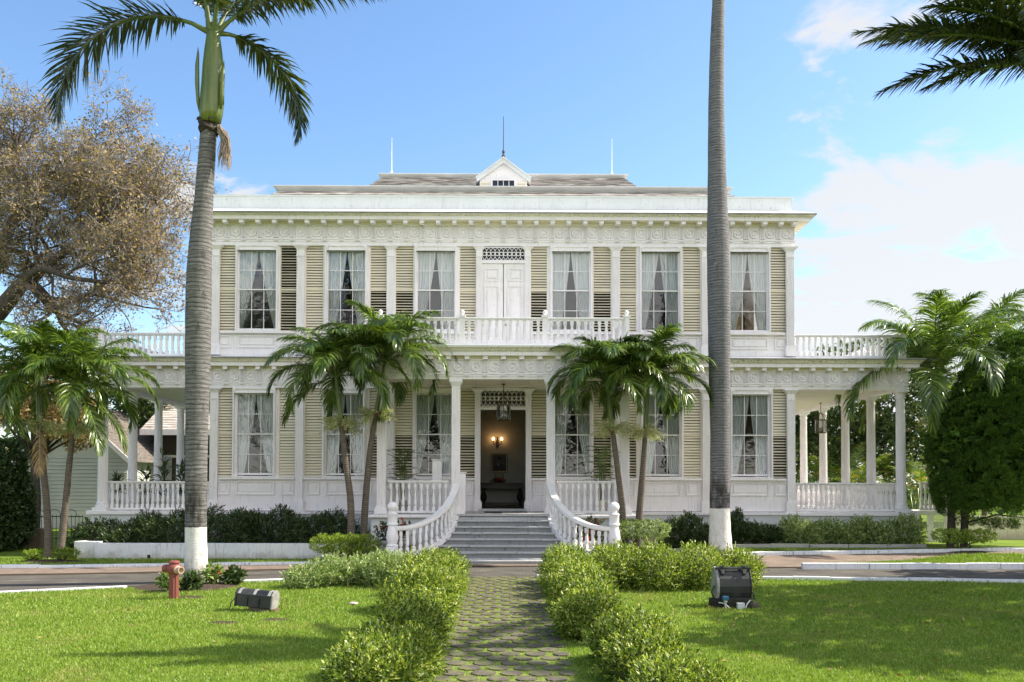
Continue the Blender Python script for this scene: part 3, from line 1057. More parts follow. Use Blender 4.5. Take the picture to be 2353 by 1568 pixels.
# windows: casing with corner blocks, twelve light sash, panes, curtains
def window(u, zz, tall_name, hw=GHW, lean=1.0):
    h0, h1 = zz['glass0'], zz['glass1']
    cx, top, bot = HX(u), zz['archi0'], zz['sill']
    c = MB()
    fy = YF - .10
    c.box(cx - CAS, cx - hw - .05, fy, YF + .12, bot, top - .19)
    c.box(cx + hw + .05, cx + CAS, fy, YF + .12, bot, top - .19)
    c.box(cx - CAS + .13, cx + CAS - .13, fy + .01, YF + .12, top - .19, top)
    c.box(cx - CAS + .13, cx + CAS - .13, fy - .02, fy + .01, top - .05, top)
    c.box(cx - CAS + .13, cx + CAS - .13, fy - .015, fy + .01, top - .19, top - .165)
    for s in (-1, 1):
        xb = sorted((cx + s * CAS, cx + s * (CAS - .13)))
        c.box(xb[0], xb[1], fy - .02, YF + .12, top - .19, top)
        c.lathe([(.05, 0), (.05, -.015), (.028, -.015), (.028, -.004), (.018, -.004), (.014, -.02)], (xb[0] + xb[1]) / 2, fy - .02, top - .095, 12, 'y')
        # inner bead of the jamb
        xj = sorted((cx + s * (hw + .05), cx + s * (hw + .085)))
        c.box(xj[0], xj[1], fy - .018, fy, bot + .02, top - .19)
    c.box(cx - hw - .05, cx + hw + .05, YF - .05, YF + .12, h1 + .04, top - .19)
    c.box(cx - hw - .1, cx + hw + .1, YF - .11, YF + .12, bot, bot + .05)
    wo = c.build('window', WHITE, house)
    s = MB()
    mid = zz['rail']
    sy = YF + .05
    # upper sash in front, lower sash behind
    for (a, b, y) in ((mid - .02, h1 + .04, sy), (h0 - .06, mid + .02, sy + .04)):
        s.box(cx - hw - .05, cx - hw, y, y + .035, a, b)
        s.box(cx + hw, cx + hw + .05, y, y + .035, a, b)
        s.box(cx - hw, cx + hw, y, y + .035, a, a + (.04 if a > h0 else .06))
        s.box(cx - hw, cx + hw, y, y + .035, b - .04, b)
        for k in (-1, 1):
            s.box(cx + k * hw / 3 - .011, cx + k * hw / 3 + .011, y + .004, y + .032, a + .04, b - .04)
        m_ = (a + b) / 2
        for k in range(3):
            xa = cx - hw + k * 2 * hw / 3 + (.011 if k else 0)
            xb = cx - hw + (k + 1) * 2 * hw / 3 - (.011 if k < 2 else 0)
            s.box(xa, xb, y + .005, y + .031, m_ - .011, m_ + .011)
    s.build('sash', WHITE, wo)
    g = MB()
    for (a, b, y) in ((mid, h1 + .02, sy + .018), (h0 - .03, mid, sy + .058)):
        g.add([(cx - hw - .02, y, a), (cx + hw + .02, y, a), (cx + hw + .02, y, b), (cx - hw - .02, y, b)], [(0, 1, 2, 3)])
    g.build('glass_pane', GLASS, wo)
    # a pair of curtains meeting at the top and drawn back below
    rq = random.Random(u * 10 + bot)
    pw = rq.uniform(1.0, 1.45)
    for sd in (-1, 1):
        nx, nz = 46, 26
        V = []
        pull = .78 + rq.uniform(-.33, .16)
        for j in range(nz + 1):
            t = j / nz
            zt = h1 + .06 - t * (h1 - h0 + .16)
            inner = hw * (0.02 + pull * max(0.0, t * 1.02) ** pw)
            outer = hw + .1
            for i in range(nx + 1):
                q = i / nx
                x = outer + (inner - outer) * q
                amp = .030 * (1 - .25 * t)
                y = YF + .175 + amp * math.sin(q * 40 + rq.random() * .25 + t * 1.6 * sd) + .02 * math.sin(q * 9 + t * 2 + u)
                V.append((cx + sd * x, y, zt))
        i = (np.arange(nz)[:, None] * (nx + 1) + np.arange(nx)[None]).ravel()
        np_build('curtain', V, np.stack([i, i + 1, i + nx + 2, i + nx + 1], 1), CURTAIN, wo, True)
    return wo


for u in WIN_U:
    window(u, zU, 'upper')
    window(u * (1.006 if abs(u) > 3 else 1.008), zL, 'lower')

# upper door with its pierced transom
d = MB()
zdu0, zdu1 = zf(812), zf(607)
for s in (-1, 1):
    xa, xb = sorted((HX(s * .012), HX(s * .80)))
    d.box(xa, xb, YF - .02, YF + .03, zdu0, zdu1)
for s in (-1, 1):
    for (z0, z1) in ((zdu1 - .62, zdu1 - .16), (zdu0 + .25, zdu1 - .78)):
        side_panels(d, 0, [tuple(sorted((s * .14, s * .68)))], z0, z1, YF - .02)
du_ = d.build('door', WHITE, house, bevel=.006)
h_ = MB()
h_.lathe([(.022, -.07), (.03, -.06), (.03, -.045), (.012, -.035), (.012, 0)], HX(.07), YF - .02, zdu0 + 1.0, 10, 'y')
h_.build('door_knob', BRASS, du_)


def transom(u0, u1, z0, z1, y):
    """row of pointed cells with a chain of rings along the middle"""
    mb = MB()
    n = 10
    wv = (u1 - u0) / n
    t = .011
    zm = (z0 + z1) / 2
    mb.box(HX(u0), HX(u1), y - .02, y + .02, z0, z0 + .03)
    mb.box(HX(u0), HX(u1), y - .02, y + .02, z1 - .03, z1)
    for k in range(n):
        cx = HX(u0 + (k + .5) * wv)
        mb2 = [(.36 * wv, -.012), (.36 * wv, .012), (.50 * wv, .012), (.50 * wv, -.012), (.36 * wv, -.012)]
        mb.lathe(mb2, cx, y, zm, 16, 'y', caps=False)
        for sgn in (-1, 1):
            ze = z1 - .03 if sgn > 0 else z0 + .03
            # uprights on the cell borders, points meeting at the edge
            xb = HX(u0 + k * wv)
            mb.box(xb - t, xb + t, y - .012, y + .012, *sorted((zm + sgn * .02, ze - sgn * .10)))
            for d_ in (-1, 1):
                mb.tube([(xb, y, ze - sgn * .10), (xb + d_ * wv * .5, y, ze)], t, 4)
    xb = HX(u1)
    mb.box(xb - t, xb + t, y - .012, y + .012, z0, z1)
    return mb


tr_u = transom(-.75, .75, zf(600), zf(568.5), YF - .02)
tr_u.box(HX(-.82), HX(.82), YF - .09, YF + .05, zf(606.5), zf(601))
tr_u.build('transom_grille', WHITE, house)
lz0 = zf(935)
tr_l = transom(-.78, .78, lz0, zf(897), YF - .0)
tr_l.box(HX(-.80), HX(.80), YF - .05, YF + .08, zf(942), zf(936))
tr_l.box(HX(-.80), HX(.80), YF - .03, YF + .03, zf(897), zL['archi0'])
tr_l.build('transom_grille', WHITE, house)
tb = MB()
tb.box(HX(-.8), HX(.8), YF + .1, YF + .12, zf(601), zU['archi0'])
tb.build('transom_backing', simple('dark glass backing', (0.015, 0.02, 0.03), 0.2), house)
th = MB()
th.box(HX(-.82), HX(.82), YF - .25, YF + .3, FLOOR - .1, FLOOR + .09)
th.build('door_sill', MARBLE, house, bevel=.015)


# entablatures
def frieze_run(x0, x1, y, z0, z1, n, mb, side=None):
    """rosettes between fluted blocks, pegs hanging below"""
    step = (x1 - x0) / n
    h = z1 - z0
    for k in range(n + 1):
        cx = x0 + k * step
        bw = .085
        if k in (0, n):
            cx += bw if k == 0 else -bw
        for q in range(4):
            xa = cx - bw + q * (2 * bw / 4) + .006
            mb.box(xa, xa + .028, y - .05, y, z0 + .02, z1 - .02)
        for q in range(6):
            xa = cx - bw + q * (2 * bw / 6)
            mb.box(xa + .004, xa + .024, y - .06, y + .0, z0 - .095, z0 - .035)
        if k < n:
            c2 = x0 + (k + .5) * step
            r = h * .36
            mb.lathe([(r, 0), (r, -.055), (r * .80, -.05), (r * .72, -.004), (r * .50, -.004), (r * .45, -.045), (r * .26, -.03), (r * .2, -.06), (.01, -.066)], c2, y, (z0 + z1) / 2, 18, 'y')
            mb.box(c2 - r - .05, c2 - r - .03, y - .03, y, z0 + .02, z1 - .02)
            mb.box(c2 + r + .03, c2 + r + .05, y - .03, y, z0 + .02, z1 - .02)


mod_mesh = MB()
mod_mesh.box(-.075, .075, 0, .26, 0, .10).box(-.095, .095, -.012, .26, .10, .125)
MODM = mod_mesh.mesh('modillion', WHITE)


def entablature(x0, x1, y0, y1, archi0, frieze0, frieze1, n, out, crown_h, ycut=None, tag_='cornice', returns=()):
    """architrave, frieze, modillions, corona, crown and sloped flashing round a rectangle"""
    a = MB()
    a.sweep([(0, archi0), (.03, archi0), (.03, frieze0 - .11), (.05, frieze0 - .11), (.05, frieze0 - .035), (.075, frieze0 - .035), (.075, frieze0), (0, frieze0)], x0, x1, y0, y1)
    ao = a.build('architrave', WHITE, house)
    fm = MB()
    fm.sweep([(0, frieze0), (.035, frieze0), (.035, frieze1), (.06, frieze1), (.06, frieze1 + .05), (0, frieze1 + .05)], x0, x1, y0, y1)
    frieze_run(x0 - .035, x1 + .035, y0 - .035, frieze0, frieze1, n, fm)
    fm.build('frieze', WHITE, house)
    zs = frieze1 + .14
    s = MB()
    s.sweep([(0, frieze1 + .05), (.06, frieze1 + .05), (.11, frieze1 + .10), (.11, zs), (out - .157, zs), (out - .157, zs + .015), (0, zs + .015)], x0, x1, y0, y1)
    s.build('soffit', SOFFIT, house)
    c = MB()
    c.sweep([(0, zs + .02), (out - .155, zs + .02), (out - .155, zs - .015), (out - .14, zs - .015), (out - .14, zs + .11), (0, zs + .11)], x0, x1, y0, y1)
    co = c.build(tag_, WHITE, house)
    k = MB()
    z = zs + .11
    k.sweep([(0, z), (out - .12, z), (out - .11, z + crown_h * .18), (out - .085, z + crown_h * .2), (out - .07, z + crown_h * .45), (out - .02, z + crown_h * .75), (out, z + crown_h * .8), (out, z + crown_h), (0, z + crown_h)], x0, x1, y0, y1)
    k.build('crown_moulding', CREAM, house)
    step = (x1 - x0 + .07) / n
    for i in range(n + 1):
        x = x0 - .035 + i * step
        if i in (0, n):
            x += .085 if i == 0 else -.085
        inst('modillion', MODM, (x, y0 - out + .19, zs - .125), co)
    return z + crown_h


zt = entablature(HX(-HW), HX(HW), YF, YB, zU['archi0'], zU['frieze0'], zU['frieze1'], 36, .60, zf(489, 29.4) - (zU['frieze1'] + .25))
fl = MB()
fl.sweep([(0, zt + .004), (.615, zt + .004), (.615, zt + .03), (.02, zt + .29), (0, zt + .29)], HX(-HW), HX(HW), YF, YB)
fl.build('flashing', FLASH, house)
DRIP = simple('dark drip edge', [(0.3, (0.05, 0.048, 0.045)), (0.7, (0.22, 0.21, 0.20))], 0.6, 3, (1, 1, 4))  # thin dark strip just beneath the flashing lip
de = MB()
de.sweep([(.605, zt - .022), (.622, zt - .022), (.622, zt + .012), (.605, zt + .012)], HX(-HW), HX(HW), YF, YB)
de.build('drip_edge', DRIP, house)
pp = MB()
pz1 = zf(450)
pp.sweep([(-.25, zt), (0.02, zt), (.02, pz1 - .05), (.05, pz1 - .05), (.06, pz1), (-.25, pz1)], HX(-HW + .05), HX(HW - .05), YF + .05, YB - .05)
pp.build('parapet', GREYWOOD, house)


def shingled(x0, x1, y0, y1, z0, X0, X1, Y0, Y1, z1, rows, name='roof'):
    """hipped tier made of overlapping courses"""
    mb = MB()
    for k in range(rows):
        a, b = k / rows, (k + 1) / rows
        L = lambda p, q, t: p + (q - p) * t
        ra = (L(x0, X0, a), L(x1, X1, a), L(y0, Y0, a), L(y1, Y1, a), L(z0, z1, a) + .055)
        rb = (L(x0, X0, b), L(x1, X1, b), L(y0, Y0, b), L(y1, Y1, b), L(z0, z1, b) + .004)
        rc = (ra[0], ra[1], ra[2], ra[3], ra[4] - .055)
        v = []
        for r in (rc, ra, rb):
            v += [(r[0], r[2], r[4]), (r[1], r[2], r[4]), (r[1], r[3], r[4]), (r[0], r[3], r[4])]
        fs = []
        for i in range(2):
            for j in range(4):
                j2 = (j + 1) % 4
                fs.append((i * 4 + j, i * 4 + j2, i * 4 + 4 + j2, i * 4 + 4 + j))
        mb.add(v, fs)
    mb.add([(X0, Y0, z1), (X1, Y0, z1), (X1, Y1, z1), (X0, Y1, z1)], [(0, 1, 2, 3)])
    return mb.build(name, SHINGLE, house)


Y1, Y2 = 32.9, 36.0
z1a, z1b = at(1156, 441, Y1).z, at(1156, 427.5, Y1 - .2).z
hw1 = (at(1672, 440, Y1).x - at(643, 440, Y1).x) / 2
shingled(HX(-HW + .3), HX(HW - .3), YF + .3, YB - .3, zt + .1, HX(-hw1 + .05), HX(hw1 - .05), Y1, YB - 2.9, z1a, 11)
gt = MB()
gt.sweep([(-.3, z1a), (0, z1a), (.02, z1a + .02), (.20, z1b - .03), (.20, z1b), (-.3, z1b)], HX(-hw1), HX(hw1), Y1, YB - 2.9)
gt.build('roof_gutter', GREYWOOD, house)
z2a, z2b = at(1156, 409, Y2).z, at(1156, 399, Y2 - .14).z
hw2 = (at(1436, 408, Y2).x - at(878, 408, Y2).x) / 2
shingled(HX(-hw1 + 3.1), HX(hw1 - 3.1), Y1 + .25, YB - 3.2, z1b - .1, HX(-hw2 + .05), HX(hw2 - .05), Y2, YB - 4.5, z2a, 12)
gt = MB()
gt.sweep([(-.3, z2a), (0, z2a), (.02, z2a + .02), (.14, z2b - .03), (.14, z2b), (-.3, z2b)], HX(-hw2), HX(hw2), Y2, YB - 4.5)
gt.add([(HX(-hw2), Y2, z2b - .01), (HX(hw2), Y2, z2b - .01), (HX(hw2), YB - 4.5, z2b - .01), (HX(-hw2), YB - 4.5, z2b - .01)], [(0, 1, 2, 3)])
gt.build('roof_gutter', GREYWOOD, house)
# dormer with a small four light window
YD = 33.35
ap, ev = at(1157, 362, YD).z, at(1157, 410, YD).z
dw = 62 / 58.4
dwm = MB()
dwm.prism([(HX(-dw + .12), ev - 1.0), (HX(dw - .12), ev - 1.0), (HX(dw - .12), ev + .06), (HX(0), ap - .12), (HX(-dw + .12), ev + .06)], 'y', YD + .12, YD + 5)
do = dwm.build('dormer', WHITE, house)
rm = MB()
for s in (-1, 1):
    rm.prism([(HX(0), ap), (HX(0), ap - .20), (HX(s * dw), ev - .14), (HX(s * dw), ev + .03)], 'y', YD, YD + .1)
    rm.prism([(HX(0), ap + .03), (HX(0), ap - .03), (HX(s * (dw + .04)), ev - .02), (HX(s * (dw + .04)), ev + .04)], 'y', YD - .05, YD + 5)
rm.build('dormer_roof', GREYWOOD, do)
wm = MB()
zz0, zz1 = at(1156, 425, YD).z - .25, at(1156, 413.5, YD).z
for x0_, x1_ in ((-.5, -.43), (.43, .5)):
    wm.box(HX(x0_), HX(x1_), YD + .05, YD + .14, zz0, zz1)
wm.box(HX(-.5), HX(.5), YD + .04, YD + .14, zz1, zz1 + .05)
for k in range(3):
    wm.box(HX(-.22 + k * .22 - .012), HX(-.22 + k * .22 + .012), YD + .07, YD + .14, zz0, zz1)
wm.build('dormer_sash', WHITE, do)
gm = MB()
gm.box(HX(-.43), HX(.43), YD + .10, YD + .115, zz0, zz1)
gm.build('dormer_glass', simple('dark dormer glass', (0.012, 0.016, 0.025), 0.1), do)
lm = MB()
for s in (-1, 1):
    for k in range(4):
        xa, xb = sorted((HX(s * .58), HX(s * .88)))
        lm.box(xa, xb, YD + .06, YD + .125, zz0 + k * .105, zz0 + k * .105 + .075)
lm.build('dormer_louvre', LOUVRE, do)
for (x_, yb_, yt_, Yp) in ((900, 397, 317, 36.3), (1406, 400, 319, 36.3)):
    a, b_ = at(x_, yb_, Yp), at(x_, yt_, Yp)
    q = MB()
    q.tube([a, (a.x, a.y, b_.z)], [.022, .012], 6)
    q.lathe([(.05, 0), (.05, .06), (.02, .1)], a.x, a.y, a.z, 8)
    q.build('roof_spike', GREYWOOD, house)
a = at(1157, 361, YD + .1)
top = at(1157, 268, YD + .1).z
q = MB()
q.lathe([(.06, -.1), (.07, .05), (.03, .12), (.065, .2), (.02, .3), (.018, .35), (.012, top - a.z)], HX(0), YD + .1, a.z, 8)
q.build('roof_finial', simple('dark finial', (0.06, 0.055, 0.05), 0.6), house)

# lower entablature: main block with both side verandahs, and the portico
VH = 14.32
zlt = entablature(HX(-VH), HX(VH), YF - .03, YB, zL['archi0'], zL['frieze0'], zL['frieze1'], 50, .46, zf(822.5, 29.5) - (zL['frieze1'] + .25))
dk = MB()
dk.sweep([(0, zlt + .003), (.47, zlt + .003), (.47, zlt + .022), (0, zlt + .11)], HX(-VH), HX(VH), YF - .03, YB)
for s in (-1, 1):
    xa, xb = sorted((HX(s * HW), HX(s * (VH + .02))))
    dk.box(xa, xb, YF, YB, zlt - .02, zlt + .1)
dk.build('verandah_deck', FLASH, house)
de = MB()
de.sweep([(.463, zlt - .02), (.478, zlt - .02), (.478, zlt + .012), (.463, zlt + .012)], HX(-VH), HX(VH), YF - .03, YB)
de.build('drip_edge', DRIP, house)
for s in (-1, 1):
    ce = MB()
    xa, xb = sorted((HX(s * (HW + .01)), HX(s * (VH - .02))))
    ce.box(xa, xb, YF + .0, YB, zL['archi0'] + .12, zL['archi0'] + .15)
    for k in range(26):
        y = YF + .1 + k * .48
        ce.box(xa, xb, y, y + .03, zL['archi0'] + .105, zL['archi0'] + .12)
    ce.build('verandah_ceiling', CEIL, house)
for s in (-1, 1):
    be = MB()
    xa, xb = sorted((HX(s * (VH - .36)), HX(s * (VH - .03))))
    be.box(xa, xb, YF + .30, YB - .05, zL['archi0'] - .002, zL['archi0'] + .119)
    xa, xb = sorted((HX(s * (HW + .13)), HX(s * (VH - .03))))
    be.box(xa, xb, YF + .0, YF + .295, zL['archi0'] - .003, zL['archi0'] + .118)
    be.build('verandah_beam', WHITE, house)
VFM = simple('tiled verandah floor', (0.66, 0.54, 0.38), 0.5, 5)
for s in (-1, 1):
    vf = MB()
    xa, xb = sorted((HX(s * (HW + .13)), HX(s * (VH + .2))))
    vf.box(xa, xb, YF - .03, YB, FLOOR - .1, FLOOR - .005)
    vf.build('verandah_floor', VFM, house)


def fluted_column(h, r, nfl=16, sq=False):
    mb = MB()
    mb.box(-r * 1.45, r * 1.45, -r * 1.45, r * 1.45, 0, .11)
    mb.lathe([(r * 1.38, .11), (r * 1.42, .16), (r * 1.2, .2), (r * 1.25, .25), (r * 1.06, .3)], seg=20)
    pts = []
    for k in range(nfl * 4):
        a = 2 * math.pi * k / (nfl * 4)
        q = r * (.93 if k % 4 in (1, 2) else 1.0)
        pts.append((q * math.cos(a), q * math.sin(a)))
    n = len(pts)
    zc = h - .30
    vs = [(x, y, .3) for x, y in pts] + [(x * .86, y * .86, zc) for x, y in pts]
    mb.add(vs, [(i, (i + 1) % n, n + (i + 1) % n, n + i) for i in range(n)])
    mb.lathe([(r * .9, zc), (r * .98, zc + .02), (r * .98, zc + .05), (r * .88, zc + .07), (r * .9, zc + .14), (r * 1.2, zc + .22)], seg=20)
    mb.box(-r * 1.32, r * 1.32, -r * 1.32, r * 1.32, h - .08, h)
    return mb.mesh('column', WHITE)


COLM = fluted_column(zL['archi0'] - FLOOR, .175)
VCX = VH - .14
for s in (-1, 1):
    for k in range(6):
        inst('column', COLM, (HX(s * VCX), YF + .16 + k * 2.42, FLOOR), house)

# portico
YP = 27.25
PHW = 4.05
pfl = MB()
pfl.box(HX(-4.30), HX(4.30), 27.08, YF - .07, FLOOR - .09, FLOOR)
pfl.box(HX(-1.7), HX(1.7), 27.0, 27.3, FLOOR - .3, FLOOR - .095)
pfl.box(HX(-1.7), HX(1.7), 26.98, 27.079, FLOOR - .06, FLOOR)
pfl.build('portico_floor', MARBLE, house, bevel=.01)
for s in (-1, 1):
    pbs = MB()
    xa, xb = sorted((HX(s * 1.75), HX(s * 4.22)))
    pbs.box(xa, xb, 27.16, 29.93, -.1, FLOOR - .09)
    pbs.build('portico_plinth', PLINTH, house)
for s in (-1, 1):
    pst = MB()
    xa, xb = sorted((HX(s * 1.70), HX(s * 4.32)))
    pst.box(xa, xb, 27.02, 27.075, FLOOR - .12, FLOOR - .02)
    xa, xb = sorted((HX(s * 4.305), HX(s * 4.36)))
    pst.box(xa, xb, 27.02, 29.8, FLOOR - .12, FLOOR - .02)
    pst.build('portico_edging', WHITE, house, bevel=.02)


def square_column(h, hw):
    mb = MB()
    mb.box(-hw - .07, hw + .07, -hw - .07, hw + .07, 0, .14)
    mb.box(-hw - .045, hw + .045, -hw - .045, hw + .045, .14, .2)
    mb.box(-hw - .02, hw + .02, -hw - .02, hw + .02, .2, .26)
    # fluted on all four faces
    ring = []
    n, m = 5, hw * .14
    wv = (2 * hw - 2 * m) / n
    side = [(-hw, -hw)]
    for k in range(n):
        x = -hw + m + k * wv
        side += [(x + wv * .16, -hw), (x + wv * .24, -hw + .014), (x + wv * .76, -hw + .014), (x + wv * .84, -hw)]
    for q in range(4):
        c, s_ = [(1, 0), (0, 1), (-1, 0), (0, -1)][q]
        ring += [(x * c - y * s_, x * s_ + y * c) for x, y in side]
    zc = h - .22
    mb.prism(ring, 'z', .26, zc)
    mb.taper(-hw, hw, -hw, hw, zc, zc + .13, .06)
    mb.box(-hw - .075, hw + .075, -hw - .075, hw + .075, zc + .13, h)
    return mb.mesh('portico_column', WHITE)


zPa, zPf0, zPf1 = zf(872, YP), zf(858.5, YP), zf(829, YP)
PCM = square_column(zPa - FLOOR, .135)
for u in (-3.93, -1.53, 1.53, 3.93):
    inst('portico_column', PCM, (HX(u), YP + .17, FLOOR), house)
zpt = entablature(HX(-PHW), HX(PHW), YP, YF - .7, zPa, zPf0, zPf1, 14, .42, zf(796, 26.85) - (zPf1 + .25))
pr = MB()
pr.box(HX(-PHW - .42), HX(PHW + .42), YP - .43, YF - .05, zpt + .002, zpt + .05)
pr.build('balcony_deck', FLASH, house, bevel=.01)
pc = MB()
pc.box(HX(-PHW + .02), HX(PHW - .02), YP + .28, YF + .02, zPa + .03, zPa + .06)
pc.box(HX(-PHW + .02), HX(PHW - .02), YP + .0, YP + .28, zPa - .003, zPa + .03)
for k in range(9):
    u = -3.6 + k * .9
    pc.box(HX(u - .02), HX(u + .02), YP + .3, YF - .06, zPa + .008, zPa + .03)
pc.build('portico_ceiling', SOFFIT, house)


# balustrades
def baluster_mesh(h, kind):
    mb = MB()
    if kind == 'fat':
        q = .062
        mb.box(-q, q, -q, q, 0, .10)
        prof = [(.052, .10), (.058, .13), (.04, .16), (.058, .22), (.066, .30), (.058, .40), (.038, .52), (.034, h - .20), (.05, h - .17), (.05, h - .15), (.04, h - .12)]
        mb.lathe(prof, seg=10)
        mb.box(-q * .85, q * .85, -q * .85, q * .85, h - .12, h)
    else:
        q = .05
        mb.box(-q, q, -q, q, 0, .13)
        prof = [(.045, .13), (.03, .155), (.052, .20), (.056, .26), (.046, .38), (.028, .56), (.026, h - .24), (.045, h - .20), (.045, h - .18), (.034, h - .15)]
        mb.lathe(prof, seg=10)
        mb.box(-q * .9, q * .9, -q * .9, q * .9, h - .15, h)
    return mb.mesh('baluster', WHITE_RAIL, 'auto')


_bal = {}
NB = [0]


def balustrade(parent, p0, p1, z0, z1, n, kind='slim', rail=.11, skip_ends=False, stuff=False):
    p0, p1 = Vector((*p0, 0)), Vector((*p1, 0))
    d = (p1 - p0)
    L = d.length
    d.normalize()
    nrm = Vector((-d.y, d.x, 0))
    mb = MB()

    def bar(w, a, b):
        q = [p0 + nrm * w, p1 + nrm * w, p1 - nrm * w, p0 - nrm * w]
        vs = [(v.x, v.y, a) for v in q] + [(v.x, v.y, b) for v in q]
        mb.add(vs, [(0, 3, 2, 1), (4, 5, 6, 7), (0, 1, 5, 4), (1, 2, 6, 5), (2, 3, 7, 6), (3, 0, 4, 7)])
    bar(rail * .72, z1 - .085, z1 - .05)
    bar(rail, z1 - .05, z1)
    bar(rail * .75, z0, z0 + .07)
    o = mb.build('balustrade', WHITE_RAIL, parent, bevel=.012)
    h = round(z1 - .085 - z0 - .07, 3)
    key = (h, kind)
    if key not in _bal:
        _bal[key] = baluster_mesh(h, kind)
    if stuff:
        src = _bal[key]
        co = np.empty(len(src.vertices) * 3)
        src.vertices.foreach_get('co', co)
        co = co.reshape(-1, 3)
        m2 = MB()
        fs = [tuple(p.vertices) for p in src.polygons]
        for k in range(n):
            c = p0 + d * L * (k + .5) / n
            m2.add([(v[0] + c.x, v[1] + c.y, v[2] + z0 + .07) for v in co], fs)
        b_ = m2.build('baluster', WHITE_RAIL, o)
        b_['kind'] = 'stuff'
    else:
        for k in range(n):
            c = p0 + d * L * (k + .5) / n
            inst('baluster', _bal[key], (c.x, c.y, z0 + .07), o, (0, 0, math.atan2(d.y, d.x)))
            NB[0] += 1
    return o


def newel(name, x, y, z, h, hw, parent, mat=WHITE_RAIL, ball=.075):
    mb = MB()
    mb.box(x - hw, x + hw, y - hw, y + hw, z, z + h - .06)
    mb.box(x - hw - .03, x + hw + .03, y - hw - .03, y + hw + .03, z + h - .06, z + h)
    b_ = ball
    mb.lathe([(b_ * .5, z + h), (b_ * .6, z + h + .01), (b_ * .45, z + h + .025), (b_ * .75, z + h + .045), (b_, z + h + .045 + b_ * .7), (b_, z + h + .045 + b_ * 1.05), (b_ * .7, z + h + .045 + b_ * 1.65), (.01, z + h + .045 + b_ * 1.9)], x, y, 0, 14)
    return mb.build(name, mat, parent, 'auto')


RT = zf(1108)                       # top of verandah rail
for s in (-1, 1):
    a, b_ = HX(s * (HW + .02)), HX(s * (VCX - .26))
    balustrade(house, (min(a, b_), YF + .16), (max(a, b_), YF + .16), FLOOR + .02, RT, 20, 'slim')
    # receding side bays of the verandah
    for k in range(5):
        balustrade(house, (HX(s * VCX), YF + .42 + k * 2.42), (HX(s * VCX), YF + 2.32 + k * 2.42), FLOOR + .02, RT, 11, 'slim', stuff=True)
    # roof terrace
    zd = zlt + .1
    ru = zf(768.5)
    a, b_ = HX(s * (HW + .02)), HX(s * (VCX - .1))
    balustrade(house, (min(a, b_), YF - .02), (max(a, b_), YF - .02), zd, ru, 18, 'slim')
    newel('newel_post', HX(s * (VCX + .02)), YF - .02, zd, ru - zd + .07, .09, house)
    balustrade(house, (HX(s * (VCX + .02)), YF + .2), (HX(s * (VCX + .02)), YB - .3), zd, ru, 60, 'slim', stuff=True)
# portico floor balustrades between columns
for s in (-1, 1):
    a, b_ = sorted((HX(s * 1.75), HX(s * 3.72)))
    balustrade(house, (a, YP + .17), (b_, YP + .17), FLOOR + .02, zf(1105, YP + .17), 10, 'slim')
    balustrade(house, (HX(s * 3.93), YP + .42), (HX(s * 3.93), YF - .15), FLOOR + .02, zf(1105, YP + .17), 11, 'slim', stuff=True)
# balcony
bz0, bz1 = zpt + .05, zf(731, YP)
BN = [-3.97, -1.33, 1.33, 3.97]
for u in BN:
    newel('newel_post', HX(u), YP, bz0, bz1 - bz0 + .07, .08, house, ball=.075)
for i in range(3):
    balustrade(house, (HX(BN[i] + .1), YP), (HX(BN[i + 1] - .1), YP), bz0 + .04, bz1, 11, 'fat', stuff=(i == 1 and False))
for s in (-1, 1):
    balustrade(house, (HX(s * 3.97), YP + .1), (HX(s * 3.97), YF - .15), bz0 + .04, bz1, 11, 'fat', stuff=True)

# ------------------------------------------------------------------ marble front steps with curved balustrades
RISER = painted('darker stained marble riser', (0.24, 0.24, 0.245), amount=0.9, streak=0.7, grime=(0.08, 0.075, 0.07), rough=0.6)  # base colour set darker than the treads; grime and streaks on top
steps = thing('front_steps', (HX(0), 25.8, 0), 'flared flight of worn grey marble steps up to the portico with two curved white balustrades', 'steps')
R_, T_ = .175, .30
YS0 = 27.05
NS = 8
EX, EY = 1.62, 2.15                 # quarter ellipse of each string, from column foot to newel
YN = YS0 + .1 - EY                  # depth of the newel posts
rr = random.Random(5)
for k in range(NS):
    z1s = FLOOR - R_ * (k + 1) + R_ - .0
    z1s = FLOOR - R_ * k - R_
    z0s = z1s - R_
    yf = YS0 - T_ * (k + 1)         # nosing of this tread
    # width at this depth follows the string
    t = min(1, max(0, (YS0 + .1 - yf) / EY))
    u = 3.12 - EX * math.sqrt(max(0, 1 - (1 - t) ** 2)) if False else 1.50 + EX * (1 - math.sqrt(max(0, 1 - t * t)))
    if k >= 6:
        u = 3.25
    if k == 7:
        break
    mb = MB()
    nblk = 5
    cuts = [-u] + sorted(rr.uniform(-u * .85, u * .85) for _ in range(nblk - 1)) + [u]
    yb_ = yf + T_ + .5
    for i in range(nblk):
        a, b_ = HX(cuts[i]) + .003, HX(cuts[i + 1]) - .003
        if b_ - a < .15:
            b_ = max(b_, a + .02)
        dzj = rr.uniform(-.006, .006)
        mb.box(a, b_, yf - .05, yb_, z1s - .055 + dzj, z1s + dzj)
    so_ = mb.build('step', MARBLE, steps, bevel=.014)
    mb = MB()
    mb.box(HX(-u + .01), HX(u - .01), yf, yb_, z0s - .02, z1s - .063)
    mb.build('riser', RISER, so_)
st0 = MB()
st0.box(HX(-3.3), HX(3.3), YS0 - T_ * 8 - .04, YS0 - T_ * 6, -.05, 0.0 + .0)
mb = MB()
mb.box(HX(-2.55), HX(2.55), YS0 - T_ * 8 - .02, YS0 - T_ * 6.5, -.05, .10)
mb.box(HX(-2.58), HX(2.58), YS0 - T_ * 8 - .055, YS0 - T_ * 6.5, .10, .15)
mb.build('step', MARBLE, steps, bevel=.012)


